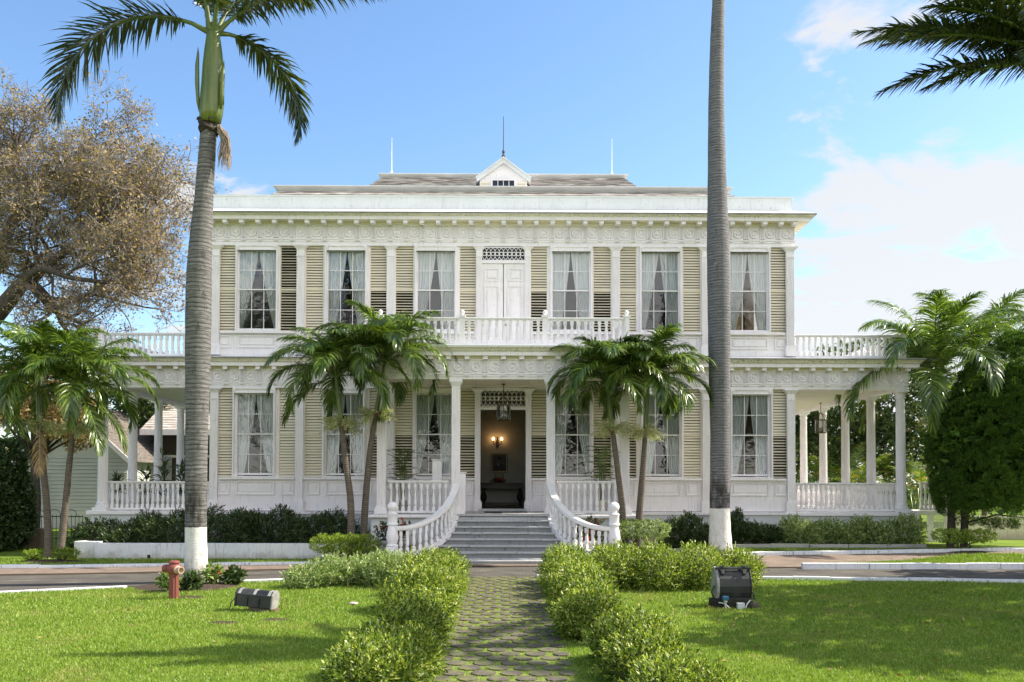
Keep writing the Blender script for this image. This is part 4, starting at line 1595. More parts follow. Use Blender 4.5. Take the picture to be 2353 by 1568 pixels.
def string_pt(s, th):
    """th 0 at the newel, pi/2 at the column foot; returns x, y"""
    return HX(s * (1.52 + EX * (1 - math.sin(th)))), YS0 + .1 - EY * math.cos(th)


def string_z(th):
    y = YS0 + .1 - EY * math.cos(th)
    tt = (y - YN) / EY
    return .30 + tt * (FLOOR - .30) + .03


balS = baluster_mesh(.64, 'slim')
for s in (-1, 1):
    n = 26
    ths = [math.pi / 2 * i / n for i in range(n + 1)]
    mb = MB()

    def ribbon(w0, za, zb, extra=0.0):
        V, F = [], []
        for th in ths:
            x, y = string_pt(s, th)
            tx, ty = -EX * math.cos(th) * s, EY * math.sin(th)
            l = math.hypot(tx, ty)
            nx, ny = -ty / l, tx / l
            z = string_z(th) + extra * (th / (math.pi / 2)) ** 2
            V += [(x + nx * w0, y + ny * w0, z + za), (x - nx * w0, y - ny * w0, z + za), (x - nx * w0, y - ny * w0, z + zb), (x + nx * w0, y + ny * w0, z + zb)]
        for i in range(n):
            for k in range(4):
                k2 = (k + 1) % 4
                F.append((i * 4 + k, i * 4 + k2, i * 4 + 4 + k2, i * 4 + 4 + k))
        F += [(3, 2, 1, 0), tuple(n * 4 + k for k in range(4))]
        mb.add(V, F)
    ribbon(.115, .70, .79, .16)
    ribbon(.085, .66, .70, .16)
    ribbon(.11, -.16, 0.0)
    o = mb.build('curved_balustrade', WHITE_RAIL, steps, 'auto')
    for k in range(13):
        th = math.pi / 2 * (k + .7) / 13.6
        x, y = string_pt(s, th)
        inst('baluster', balS, (x, y, string_z(th)), o, (0, 0, th))
        e = .16 * (th / (math.pi / 2)) ** 2
        if e > .02:
            o2 = WL  # taller near the top
            COL.objects[-1].scale = (1, 1, (.64 + e) / .64)
    x, y = string_pt(s, 0)
    x += s * .12
    z = .36
    nm = MB()
    nm.box(x - .17, x + .17, y - .17, y + .17, z - .40, z + .16)
    nm.lathe([(.17, z + .16), (.185, z + .20), (.14, z + .24), (.15, z + .28), (.185, z + .40), (.17, z + .56), (.13, z + .74), (.125, z + .78), (.165, z + .80), (.165, z + .84), (.145, z + .86),
              (.145, z + 1.08), (.16, z + 1.1), (.16, z + 1.13), (.085, z + 1.16), (.075, z + 1.2), (.12, z + 1.23), (.155, z + 1.30), (.155, z + 1.37), (.12, z + 1.44), (.05, z + 1.475), (.005, z + 1.48)], x, y, 0, 20)
    nm.build('newel_post', WHITE_RAIL, o, 'auto')
# ------------------------------------------------------------------ foliage helpers (numpy)
def unit(a):
    return a / np.maximum(np.linalg.norm(a, axis=-1, keepdims=True), 1e-9)


def rand_dirs(n):
    return unit(rng.normal(size=(n, 3)))


def leaves(P, D, L, W, hint=None, curl=0.12):
    """one folded diamond per leaf: P base points, D directions, L lengths, W widths"""
    n = len(P)
    h = rand_dirs(n) if hint is None else unit(hint + 0.35 * rng.normal(size=(n, 3)))
    S = unit(np.cross(D, h))
    U = np.cross(S, D)
    L, W = L[:, None], W[:, None]
    mid = P + D * L * .45 + U * L * curl
    tip = P + D * L - U * L * curl * .6
    V = np.stack([P, mid + S * W / 2, tip, mid - S * W / 2], 1).reshape(-1, 3)
    F = np.arange(4 * n).reshape(n, 4)
    return V, F


def sprigs(A, D, nl, slen, ll, lw, spread=0.9):
    """short shoots: nl leaves set alternately along a stem of length slen starting at A in direction D"""
    n = len(A)
    t = (np.arange(nl) + .6) / nl
    P = A[:, None] + D[:, None] * (slen[:, None] * t[None])[..., None]
    side = rng.normal(size=(n, nl, 3))
    side = side - (side * D[:, None]).sum(-1, keepdims=True) * D[:, None]
    side = unit(side)
    ld = unit(D[:, None] * (.45 + .75 * t[None, :, None] ** 2) + side * spread * (1.05 - .5 * t[None, :, None]))
    P, ld = P.reshape(-1, 3), ld.reshape(-1, 3)
    m = len(P)
    L = ll * rng.uniform(.65, 1.25, m)
    W = lw * rng.uniform(.75, 1.2, m)
    return leaves(P, ld, L, W, np.repeat(D, nl, 0) + np.array([0, 0, .5]))


def merge(parts):
    V, F, o = [], [], 0
    for v, f in parts:
        V.append(v)
        F.append(f + o)
        o += len(v)
    return np.concatenate(V), np.concatenate(F)


def lump_points(blobs, n, shell=0.7, zmin=None):
    """points in the outer shell of a union of ellipsoids with their outward normals"""
    vol = np.array([b[3] * b[4] + b[4] * b[5] + b[3] * b[5] for b in blobs])
    pick = rng.choice(len(blobs), n * 2, p=vol / vol.sum())
    B = np.array(blobs)[pick]
    d = rand_dirs(n * 2)
    r = np.where(rng.random(n * 2) < shell, rng.uniform(.86, 1.04, n * 2), rng.uniform(.35, .9, n * 2))
    ph = rng.uniform(0, 6.28, 6)
    lump = 1 + .09 * np.sin(d[:, 0] * 5 + ph[0] + B[:, 0] * 3) * np.sin(d[:, 1] * 5 + ph[1]) + .07 * np.sin(d[:, 2] * 7 + d[:, 0] * 6 + ph[2])
    P = B[:, :3] + d * B[:, 3:] * (r * lump)[:, None]
    Nn = unit(d / B[:, 3:])
    keep = np.ones(len(P), bool)
    for k, b in enumerate(blobs):
        q = ((P - np.array(b[:3])) / np.array(b[3:]))
        keep &= ~(((q ** 2).sum(1) < .62) & (pick != k))
    if zmin is not None:
        keep &= P[:, 2] > zmin
    idx = np.nonzero(keep)[0][:n]
    return P[idx], Nn[idx]


def stems_mesh(cx, cy, z0, blobs, n, r=.012):
    mb = MB()
    for _ in range(n):
        b = blobs[rng.integers(len(blobs))]
        d = rand_dirs(1)[0]
        e = (b[0] + d[0] * b[3] * .8, b[1] + d[1] * b[4] * .8, b[2] + abs(d[2]) * b[5] * .8)
        s = (b[0] + (cx - b[0]) * .75 + rng.normal() * .05, b[1] + (cy - b[1]) * .75 + rng.normal() * .05, z0 - .02)
        m = ((s[0] * .6 + e[0] * .4) + rng.normal() * .03, (s[1] * .6 + e[1] * .4) + rng.normal() * .03, z0 + (e[2] - z0) * .55)
        mb.tube([s, m, e], [r, r * .8, r * .4], 5)
    return mb


def shrub(name, label, cat, blobs, n, ll, lw, mat, group=None, nl=7, slen=.16, up=.55, stem_n=14, spread=.9, flowers=None):
    xs = [b[0] for b in blobs]
    ys = [b[1] for b in blobs]
    cx, cy = sum(xs) / len(xs), sum(ys) / len(ys)
    z0 = gz(cx, cy)
    root = thing(name, (cx, cy, z0), label, cat, group)
    A, Nn = lump_points(blobs, n, zmin=z0 + .01)
    D = unit(Nn + np.array([0, 0, up]) + .55 * rng.normal(size=Nn.shape))
    sl = slen * rng.uniform(.5, 1.5, len(A))
    V, F = sprigs(A - D * sl[:, None] * .6, D, nl, sl, ll, lw, spread)
    V[:, 2] = np.maximum(V[:, 2], z0 + .004)
    np_build('foliage', V, F, mat, root)
    if flowers:
        m, k = flowers
        A2, N2 = lump_points(blobs, k, shell=1.0, zmin=z0 + .1)
        Vf, Ff = sprigs(A2 + N2 * .04, unit(N2 + np.array([0, 0, .6])), 8, np.full(len(A2), .03), .035, .025, 1.6)
        np_build('flower', Vf, Ff, m, root)
    if stem_n:
        stems_mesh(cx, cy, z0, blobs, stem_n).build('stem', TWIG, root)
    return root


# ------------------------------------------------------------------ palms
def frond(L, pitch, bend, yaw, nl, ll, lw, t0=.12, vee=.35, plumose=0.0, droop=.5, sway=0.0, rad=.022, p_=1.35, seed=None):
    """arching pinnate leaf from the origin: returns rachis MB and leaflet arrays"""
    r_ = np.random.default_rng(seed if seed is not None else int(rng.integers(1 << 30)))
    m = 22
    t = np.linspace(0, 1, m + 1)
    ang = pitch - bend * t ** p_
    ds = L / m
    x = np.concatenate([[0], np.cumsum(np.cos(ang[:-1]) * ds)])
    z = np.concatenate([[0], np.cumsum(np.sin(ang[:-1]) * ds)])
    y = sway * L * t ** 2
    C = np.stack([x, y, z], 1)
    tt = t0 + (1 - t0) * (np.arange(nl) + .5) / nl
    Pp = np.stack([np.interp(tt, t, C[:, i]) for i in range(3)], 1)
    T = np.gradient(C, axis=0)
    T = unit(T)
    Tp = unit(np.stack([np.interp(tt, t, T[:, i]) for i in range(3)], 1))
    side0 = unit(np.cross(Tp, np.array([0, 0, 1.0])) + 1e-6)
    nrm = unit(np.cross(side0, Tp))
    parts = []
    for s in (-1, 1):
        a = R(1) * np.interp(tt, [0, .5, 1], [68, 55, 18]) + r_.normal(0, .09, nl)
        el = vee + plumose * r_.uniform(-1.3, 1.0, nl) + r_.normal(0, .08, nl)
        lat = unit(side0 * s * np.cos(el)[:, None] + nrm * np.sin(el)[:, None])
        d = unit(Tp * np.cos(a)[:, None] + lat * np.sin(a)[:, None])
        env = np.interp(tt, [0, t0, t0 + .15, .6, .9, 1], [.3, .35, .8, 1, .62, .38])
        ln = ll * env * r_.uniform(.85, 1.12, nl)
        W = lw * r_.uniform(.8, 1.15, nl) * np.interp(tt, [0, .8, 1], [1, 1, .6])
        segs = 4
        pts = [Pp]
        dd = d.copy()
        for k in range(segs):
            dd = unit(dd + np.array([0, 0, -1.0]) * (droop * r_.uniform(.6, 1.4, nl) * (.25 + .3 * k))[:, None] * .55)
            pts.append(pts[-1] + dd * (ln / segs)[:, None])
        wv = unit(np.cross(d, nrm) + .25 * r_.normal(size=(nl, 3)))
        prof = [.55, 1.0, .9, .6, .04]
        rows = []
        for k in range(segs + 1):
            hw = (W * prof[k] / 2)[:, None]
            rows += [pts[k] + wv * hw, pts[k] - wv * hw]
        V = np.stack(rows, 1).reshape(-1, 3)
        base = (np.arange(nl) * 2 * (segs + 1))[:, None]
        F = np.concatenate([base + np.array([2 * k, 2 * k + 1, 2 * k + 3, 2 * k + 2])[None] for k in range(segs)])
        parts.append((V, F))
    V, F = merge(parts)
    mb = MB()
    mb.tube([tuple(c) for c in C[::2]], list(np.interp(t[::2], [0, .1, 1], [rad * 1.6, rad, rad * .25])), 5)
    Vr = np.array([tuple(v) for v in mb.v])
    Fr = [f for f in mb.f if len(f) == 4]
    Fr = np.array(Fr)
    c, s = math.cos(yaw), math.sin(yaw)
    M = np.array([[c, -s, 0], [s, c, 0], [0, 0, 1]])
    return np.concatenate([V, Vr]) @ M.T, [F, Fr + len(V)]


def frond_mesh(leaf, **kw):
    V, FF = frond(**kw)
    return np_mesh('frond', V, FF, [leaf, RACHIS], midx=[0, 1])


def spline(pts, n=24):
    pts = np.array(pts, float)
    t = np.linspace(0, 1, len(pts))
    q = np.linspace(0, 1, n)
    # smooth with a quadratic pass of Catmull-Rom
    out = []
    for u in q:
        f = u * (len(pts) - 1)
        i = min(int(f), len(pts) - 2)
        w = f - i
        p0, p1, p2, p3 = pts[max(i - 1, 0)], pts[i], pts[i + 1], pts[min(i + 2, len(pts) - 1)]
        out.append(.5 * ((2 * p1) + (-p0 + p2) * w + (2 * p0 - 5 * p1 + 4 * p2 - p3) * w * w + (-p0 + 3 * p1 - 3 * p2 + p3) * w ** 3))
    return np.array(out)


SMALLTRUNK = trunk_mat('christmas palm bark', (0.055, 0.042, 0.034), (0.23, 0.19, 0.15), ring=4.5, blotch=0.2)


def spray_bunch(root, c, n=26, size=.62, name='flower_spray'):
    """branched cream flower stalks hanging round the trunk below the crownshaft"""
    mb = MB()
    parts = []
    for _ in range(n):
        a = rng.uniform(0, 6.28)
        d = np.array([math.cos(a), math.sin(a), rng.uniform(-.5, .45)])
        d = d / np.linalg.norm(d)
        L = size * rng.uniform(.5, 1.0)
        p0 = np.array(c) + d * .06
        p1 = p0 + d * L * .55 + np.array([0, 0, .03])
        p2 = p0 + d * L + np.array([0, 0, -.10 * L])
        mb.tube([p0, p1, p2], [.010, .006, .003], 4, caps=False)
        k = 34
        q = rng.uniform(.35, 1.05, k)[:, None]
        A = p0 + (p2 - p0) * q + rng.normal(0, .035, (k, 3))
        D = unit(d[None] + .9 * rng.normal(size=(k, 3)) + np.array([0, 0, -.2]))
        parts.append(leaves(A, D, rng.uniform(.06, .13, k), rng.uniform(.014, .024, k)))
    V, F = merge(parts)
    Vt = np.array([tuple(v) for v in mb.v])
    Ft = np.array(mb.f)
    np_build(name, np.concatenate([V, Vt]), [F, Ft + len(V)], [SEED, SEED], root, midx=[0, 1])


def small_palm(base, pts, label, fr, group, r0=.11, r1=.075, shaft=.75, L=1.9, nl=96, ll=.70, lw=.042, sprayn=46, leaf=None, name='palm_tree', spathe=True, dead=()):
    """base: ground point; pts: points up the trunk, the last being the foot of the green crownshaft"""
    leaf = leaf or PALMLEAF
    root = thing(name, base, label, 'palm tree', group)
    P = spline([base] + pts, 30)
    rad = np.interp(np.linspace(0, 1, 30), [0, .06, .25, 1], [r0 * 1.35, r0 * 1.1, r0, r1])
    mb = MB()
    mb.tube(P, list(rad), 14)
    mb.build('trunk', SMALLTRUNK, root, True)
    d = unit((P[-1] - P[-4])[None])[0]
    top = P[-1] + d * shaft
    cs = MB()
    cs.tube([P[-1] - d * .02, P[-1] + d * .08, P[-1] + d * shaft * .5, top, top + d * .2], [r1 * 1.02, r1 * 1.12, r1 * .9, r1 * .6, r1 * .3], 12)
    cs.build('crownshaft', SHAFT, root, True)
    for i, f in enumerate(fr):
        yaw, pitch, bend = R(f[0]), R(f[1]), R(f[2])
        k = f[3] if len(f) > 3 else 1.0
        V, FF = frond(L=L * k, pitch=pitch, bend=bend, yaw=yaw, nl=nl, ll=ll * (.8 + .2 * k), lw=lw, t0=.14, vee=.42, plumose=.22, droop=.8, rad=.02, sway=rng.uniform(-.12, .12))
        off = np.array([math.cos(yaw), math.sin(yaw), 0]) * r1 * .5 + top
        np_build('frond', V + off, FF, [leaf, RACHIS], root, midx=[0, 1])
    for yaw, pitch, bend, k in dead:
        V, FF = frond(L=L * k, pitch=R(pitch), bend=R(bend), yaw=R(yaw), nl=30, ll=ll * .7, lw=lw * .7, t0=.2, vee=-.1, plumose=.4, droop=1.0, rad=.018)
        o = np_build('frond', V + np.array([math.cos(R(yaw)), math.sin(R(yaw)), 0]) * r1 * .6 + P[-1] + d * .1, FF, [DEADLEAF, DEADFROND], root, midx=[0, 1])
        o['label'] = 'dry brown hanging frond'
    if sprayn:
        spray_bunch(root, P[-1] + d * .02, sprayn)
    if spathe:
        for k in range(2):
            a = rng.uniform(0, 6.28)
            s0 = P[-1] + np.array([math.cos(a), math.sin(a), 0]) * r1
            e = s0 + np.array([math.cos(a) * .35, math.sin(a) * .35, rng.uniform(-.12, .1)])
            q = MB()
            q.tube([s0, s0 * .6 + e * .4, s0 * .2 + e * .8, e], [.015, .05, .04, .005], 8)
            q.build('spathe', SPATHE, root, True)
    return root


def ring_fronds(n, a0=0, young=3):
    out = []
    for i in range(n):
        a = a0 + i * 137.5
        u = i / (n - 1)
        out.append((a, 86 - 68 * u + rng.uniform(-8, 8), 78 + 68 * u + rng.uniform(-14, 14), 1.0 + rng.uniform(-.08, .1) - (.15 if u < .2 else 0)))
    return out


def px(x, y, Y):
    return np.array(at(x, y, Y))


GPAIR = 'small palms planted in pairs before the house'
Yb = 26.2
b0 = at(805, 1250, Yb)
small_palm((b0.x, b0.y, 0), [px(806, 1160, Yb), px(794, 1060, Yb), px(784, 972, Yb)], 'small palm with a slim brown trunk rising behind the bright clipped bush at the left', ring_fronds(22, 10) + [(185, -22, 50, .85)], GPAIR, shaft=1.45, L=2.5)
Yb = 26.6
b0 = at(833, 1250, Yb)
small_palm((b0.x, b0.y, 0), [px(840, 1150, Yb), px(850, 1040, Yb), px(864, 952, Yb)], 'small palm leaning right, its trunk beside the left portico column', ring_fronds(22, 75), GPAIR, shaft=1.75, L=2.5)
Yb = 26.4
b0 = at(1436, 1262, Yb)
small_palm((b0.x, b0.y, 0.02), [px(1430, 1170, Yb), px(1418, 1070, Yb), px(1407, 985, Yb)], 'small palm whose dark trunk bows left in front of the right portico column', ring_fronds(22, 200), GPAIR, shaft=1.5, L=2.25)
Yb = 26.6
b0 = at(1462, 1262, Yb)
small_palm((b0.x, b0.y, 0.02), [px(1470, 1170, Yb), px(1478, 1070, Yb), px(1483, 992, Yb)], 'small palm with an upright dark trunk just right of the portico', ring_fronds(22, 320) + [(170, -15, 60, .8)], GPAIR, shaft=1.6, L=2.2)
Yb = 26.6
b0 = at(112, 1280, Yb)
small_palm((b0.x, b0.y, 0), [px(108, 1170, Yb), px(98, 1060, Yb), px(92, 978, Yb)], 'small palm at the far left with a pale trunk leaning slightly left', ring_fronds(22, 40), GPAIR, shaft=1.4, L=2.9, dead=[(300, -60, 28, .6)])
b0 = at(136, 1280, Yb)
small_palm((b0.x, b0.y, 0), [px(150, 1170, Yb), px(160, 1060, Yb), px(170, 985, Yb)], 'far left small palm leaning right towards the verandah with an old frond hanging down',
           ring_fronds(20, 110) + [(5, -35, 45, .8), (330, -50, 30, .75)], GPAIR, shaft=1.2, L=2.9)
Yb = 30.4
b0 = at(2192, 1235, Yb)
small_palm((b0.x, b0.y, gz(b0.x, Yb)), [px(2180, 1130, Yb), px(2162, 1040, Yb), px(2152, 965, Yb)], 'large leafy palm overhanging the right corner column of the verandah', ring_fronds(21, 150), None, shaft=1.4, L=4.3, ll=.95, lw=.046, sprayn=30, nl=120)
Yb = 34.5
b0 = at(2262, 1230, Yb)
small_palm((b0.x, b0.y, .24), [px(2262, 1130, Yb), px(2256, 1000, Yb), px(2250, 880, Yb)], 'taller palm standing behind the dark cypress at the right', ring_fronds(17, 20), None, shaft=1.0, L=4.3, ll=.9, lw=.05, nl=110, sprayn=0, spathe=False)

# royal palms
RTR_L = trunk_mat('royal palm bark left', (0.058, 0.055, 0.053), (0.245, 0.235, 0.225), ring=2.6, blotch=0.6, white=1.33)
RTR_R = trunk_mat('royal palm bark right', (0.075, 0.072, 0.075), (0.26, 0.255, 0.265), ring=3.0, blotch=0.4, white=1.62)
DEADBASE = simple('dark leaf scar', (0.035, 0.025, 0.018), 0.9, 12, bump=.8, bscale=20)


def royal(label, Yp, profile, mat, name='royal_palm', zbase=0.0):
    """profile: list of (x centre, y, width) in pixels of the photograph, from the ground up"""
    P, Rr = [], []
    for x, y, wpx in profile:
        p = at(x, y, Yp)
        P.append(p)
        Rr.append((at(x + wpx / 2, y, Yp).x - at(x - wpx / 2, y, Yp).x) / 2)
    P[0] = Vector((P[0].x, Yp, zbase - .03))
    root = thing(name, (P[0].x, Yp, zbase), label, 'palm tree')
    PP = spline([tuple(p) for p in P], 70)
    t = np.linspace(0, 1, len(P))
    Rq = spline([(r, 0, 0) for r in Rr], 70)[:, 0]
    Rq = Rq * (1 + .012 * np.sin(np.arange(70) * 1.9))
    mb = MB()
    mb.tube(PP, list(Rq), 28)
    mb.build('trunk', mat, root, True)
    return root, PP, Rq


rootL, PL, RL = royal('thick royal palm with a whitewashed foot and green crownshaft beside the hydrant', 20.35,
                      [(452, 1342, 66), (451, 1310, 54), (450, 1208, 48), (452, 1000, 50), (455, 800, 57), (457, 660, 57), (461, 560, 51), (468, 460, 42), (474, 380, 39), (479, 310, 37), (481, 290, 39)], RTR_L)
Yr = 20.35
cs = MB()
q = [(483, 285, 46), (485, 260, 52), (487, 235, 54), (489, 190, 50), (490, 150, 47), (490, 110, 38), (490, 85, 31), (490, 60, 27)]
cs.tube([tuple(at(x, y, Yr)) for x, y, _ in q], [(at(500 + w_ / 2, y, Yr).x - at(500 - w_ / 2, y, Yr).x) / 2 for x, y, w_ in q], 24)
cs.build('crownshaft', SHAFT, rootL, True)
# torn sheath edges on the crownshaft and the upright unopened spear beside it
for (x0_, y0_, x1_, y1_, r_, Yo) in ((507, 250, 515, 140, .055, -.18), (512, 240, 508, 200, .05, -.05), (480, 250, 492, 175, .05, -.22)):
    sh = MB()
    a, b_ = at(x0_, y0_, Yr + Yo), at(x1_, y1_, Yr + Yo)
    sh.tube([a, a.lerp(b_, .35), a.lerp(b_, .7), b_], [r_ * .6, r_, r_ * .8, .006], 8)
    sh.build('sheath', SHAFT, rootL, True)
sp_ = MB()
pts = [(459, 258, .02), (455, 235, .04), (453, 190, .055), (453, 150, .05), (455, 125, .03), (455, 108, .004)]
sp_.tube([tuple(at(x, y, Yr - .1)) for x, y, _ in pts], [r_ for *_, r_ in pts], 8)
sp_.build('spathe', SHAFT, rootL, True)
sc = MB()
for k, (y_, rr_) in enumerate(((298, .25), (290, .235), (280, .25), (268, .22), (305, .21))):
    c_ = at(480, y_, Yr)
    n = 26
    vs, fs = [], []
    for j, (dz_, k_) in enumerate(((-.06, .80), (0, 1.0), (.06, .97), (.08, .7))):
        for i in range(n):
            a = 2 * math.pi * i / n
            r_ = rr_ * k_ * (1 + .10 * math.sin(3 * a + k * 2) + rng.uniform(-.07, .07))
            vs.append((c_.x + r_ * math.cos(a), c_.y + r_ * math.sin(a), c_.z + dz_ + .05 * math.sin(2 * a + k)))
    for j in range(3):
        for i in range(n):
            i2 = (i + 1) % n
            fs.append((j * n + i, j * n + i2, j * n + n + i2, j * n + n + i))
    sc.add(vs, fs)
sc.build('leaf_scar', DEADBASE, rootL)
# dry flower stalks hanging below the crownshaft at the right
df = MB()
for k in range(85):
    s0 = at(503 + rng.uniform(-4, 4), 290 + rng.uniform(-4, 14), Yr - .12 + rng.uniform(-.12, .12))
    e_ = at(512 + rng.uniform(-12, 20), 392 + rng.uniform(-50, 8), Yr - .12 + rng.uniform(-.25, .25))
    m_ = s0.lerp(e_, .4) + Vector((.10 + rng.uniform(-.03, .05), 0, .06))
    df.tube([s0, m_, m_.lerp(e_, .6) + Vector((rng.normal() * .02, 0, 0)), e_], [.012, .010, .008, .004], 4, caps=False)
df.build('flower_stalk', DEADFROND, rootL)
topL = np.array(at(490, 74, Yr))
for (yaw, pitch, bend, L_, droop, plum, sw) in ((181, 30, 125, 5.1, .30, .5, .0), (42, 18, 122, 3.5, .45, .55, .0), (12, 50, 60, 4.4, .5, .6, 0), (95, 86, 40, 4.2, .5, .6, 0),
                                               (170, 82, 22, 3.8, .5, .6, 0), (60, 70, 70, 4.2, .5, .6, 0), (250, 76, 50, 4.2, .5, .6, 0), (300, 60, 80, 4.0, .5, .6, 0)):
    V, FF = frond(L=L_, pitch=R(pitch), bend=R(bend), yaw=R(yaw), nl=160, ll=1.15 if L_ > 5 else .9, lw=.055, t0=.13, vee=.05, plumose=plum, droop=droop, rad=.05, sway=sw, p_=1.0)
    np_build('frond', V + topL + np.array([math.cos(R(yaw)), math.sin(R(yaw)), 0]) * .1, FF, [ROYALLEAF, RACHIS], rootL, midx=[0, 1])

zr = 0.2
rootR, PR, RR = royal('tall slender grey royal palm trunk with a whitewashed foot in front of the right wing', 26.5,
                      [(1655, 1272, 60), (1655, 1245, 52), (1654, 1178, 46), (1654, 1000, 43), (1653, 850, 48), (1652, 700, 51), (1650, 560, 50), (1648, 430, 43), (1646, 250, 36), (1648, 100, 32), (1651, 0, 28), (1653, -120, 27)], RTR_R, zbase=zr)
tp = np.array(at(1653, -120, 26.5))
cs = MB()
cs.tube([tp, tp + [0, 0, .4], tp + [0, 0, 1.4], tp + [0, 0, 2.0]], [.2, .26, .2, .12], 16)
cs.build('crownshaft', SHAFT, rootR, True)
for k in range(10):
    V, FF = frond(L=4.0, pitch=R(75 - 6.5 * k), bend=R(60 + 5 * k), yaw=R(k * 137.5), nl=60, ll=.75, lw=.05, t0=.13, vee=.05, plumose=.55, droop=.5, rad=.05, p_=1.0)
    np_build('frond', V + tp + np.array([0, 0, 2.0]), FF, [ROYALLEAF, RACHIS], rootR, midx=[0, 1])

# palm just outside the frame on the right whose fronds reach in at the top
OX, OY, OZ = 9.5, 14.0, 9.45
rootO = thing('royal_palm', (OX, OY, 0), 'palm near the camera whose dark fronds reach in at the upper right corner', 'palm tree')
mb = MB()
mb.tube([(OX + .2, OY, -.03), (OX + .15, OY, 2), (OX + .05, OY, 5), (OX, OY, OZ - 1.6)], [.34, .27, .29, .2], 20)
mb.build('trunk', RTR_R, rootO, True)
cs = MB()
cs.tube([(OX, OY, OZ - 1.65), (OX, OY, OZ - 1.3), (OX, OY, OZ)], [.2, .25, .12], 16)
cs.build('crownshaft', SHAFT, rootO, True)
for (yaw, pitch, bend, L_, sw) in ((179, 25, 38, 3.65, .03), (190, 19, 40, 3.4, -.03), (184, 2, 30, 2.6, .0), (174, 32, 45, 3.1, .0), (196, 30, 45, 3.0, .0), (176, 50, 45, 2.8, 0), (225, -5, 28, 2.9, .02), (200, 42, 55, 3.4, 0), (158, 42, 55, 3.4, 0), (168, 14, 40, 3.0, 0), (110, 62, 60, 3.0, 0), (60, 30, 90, 4, 0),
                                  (10, 40, 90, 4, 0), (320, 35, 90, 4, 0), (265, 40, 85, 4, 0), (180, 80, 40, 4, 0), (230, 20, 75, 3.8, 0)):
    V, FF = frond(L=L_, pitch=R(pitch), bend=R(bend), yaw=R(yaw), nl=150, ll=.52, lw=.036, t0=.12, vee=.1, plumose=.55, droop=.3, rad=.045, sway=sw, p_=1.1)
    np_build('frond', V + np.array([OX, OY, OZ]), FF, [ROYALLEAF, RACHIS], rootO, midx=[0, 1])


# ------------------------------------------------------------------ broad trees
def branch_tree(name, label, base, limbs, mats, leaf_n, leaf_l, leaf_w, spread, seed, levels=4, kids=(5, 5, 4, 4), shrink=.62, up=.12, group=None, root=None, droop=0.0, leafmat=None, tube_seg=(8, 6, 5, 4, 3), twig_r=.006, clump=.35, kind=None, twiglets=0):
    """limbs: list of point lists for the main boughs with radius at the start; twigs grow recursively"""
    r_ = np.random.default_rng(seed)
    root = thing(name, base, label, 'tree', group)
    wood, twig = MB(), MB()
    tips = []

    def grow(p, d, L, r, lev):
        n = 4
        pts, rad = [p], [r]
        dd = d
        for k in range(n):
            dd = dd + r_.normal(size=3) * .22 + np.array([0, 0, up - droop * (lev > 1)])
            dd = dd / np.linalg.norm(dd)
            pts.append(pts[-1] + dd * L / n)
            rad.append(r * (1 - .6 * (k + 1) / n))
        (wood if lev < 2 else twig).tube(pts, rad, tube_seg[min(lev, 4)], caps=False)
        if lev >= levels:
            tips.append((pts[-1], dd))
            tips.append((pts[2], dd))
            return
        for k in range(kids[lev]):
            i = r_.integers(1, n + 1) if k else n
            q = r_.normal(size=3)
            q = q - q.dot(dd) * dd
            q = q / np.linalg.norm(q)
            nd = dd * r_.uniform(.5, 1.0) + q * spread
            nd = nd / np.linalg.norm(nd)
            grow(pts[i], nd, L * shrink * r_.uniform(.7, 1.2), max(twig_r, rad[i] * .70), lev + 1)

    for pl, r0, r1, L, spots in limbs:
        P = spline(pl, 16)
        wood.tube(P, list(np.linspace(r0, r1, 16)), 10, caps=True)
        for s in spots:
            i = int(s * 15)
            d = P[min(i + 1, 15)] - P[max(i - 1, 0)]
            d = d / np.linalg.norm(d)
            q = r_.normal(size=3)
            q = q - q.dot(d) * d
            q /= np.linalg.norm(q)
            nd = d * .6 + q * .8 + np.array([0, 0, .15])
            grow(P[i], nd / np.linalg.norm(nd), L * r_.uniform(.75, 1.15), max(r0 * .35, .07), 0)
    wood.build('trunk', mats[0], root, True)
    if twig.v:
        twig.build('twig', mats[1], root, True)
    T = np.array([t[0] for t in tips])
    D = np.array([t[1] for t in tips])
    if twiglets:
        A = np.repeat(T, twiglets, 0) - np.repeat(D, twiglets, 0) * r_.uniform(0, .3, len(T) * twiglets)[:, None]
        Dt = unit(np.repeat(D, twiglets, 0) * .8 + r_.normal(size=A.shape) * .75 + np.array([0, 0, .15]))
        V, F = leaves(A, Dt, r_.uniform(.3, .75, len(A)), r_.uniform(.012, .022, len(A)), None, .25)
        np_build('fine_twig', V, F, mats[1], root)
    k = leaf_n
    A = np.repeat(T, k, 0) + r_.normal(size=(len(T) * k, 3)) * clump
    Dd = unit(np.repeat(D, k, 0) * .3 + r_.normal(size=(len(T) * k, 3)) + np.array([0, 0, -.35]))
    V, F = leaves(A, Dd, leaf_l * r_.uniform(.6, 1.3, len(A)), leaf_w * r_.uniform(.7, 1.2, len(A)))
    np_build('crown', V, F, leafmat or mats[2], root)
    return root, T


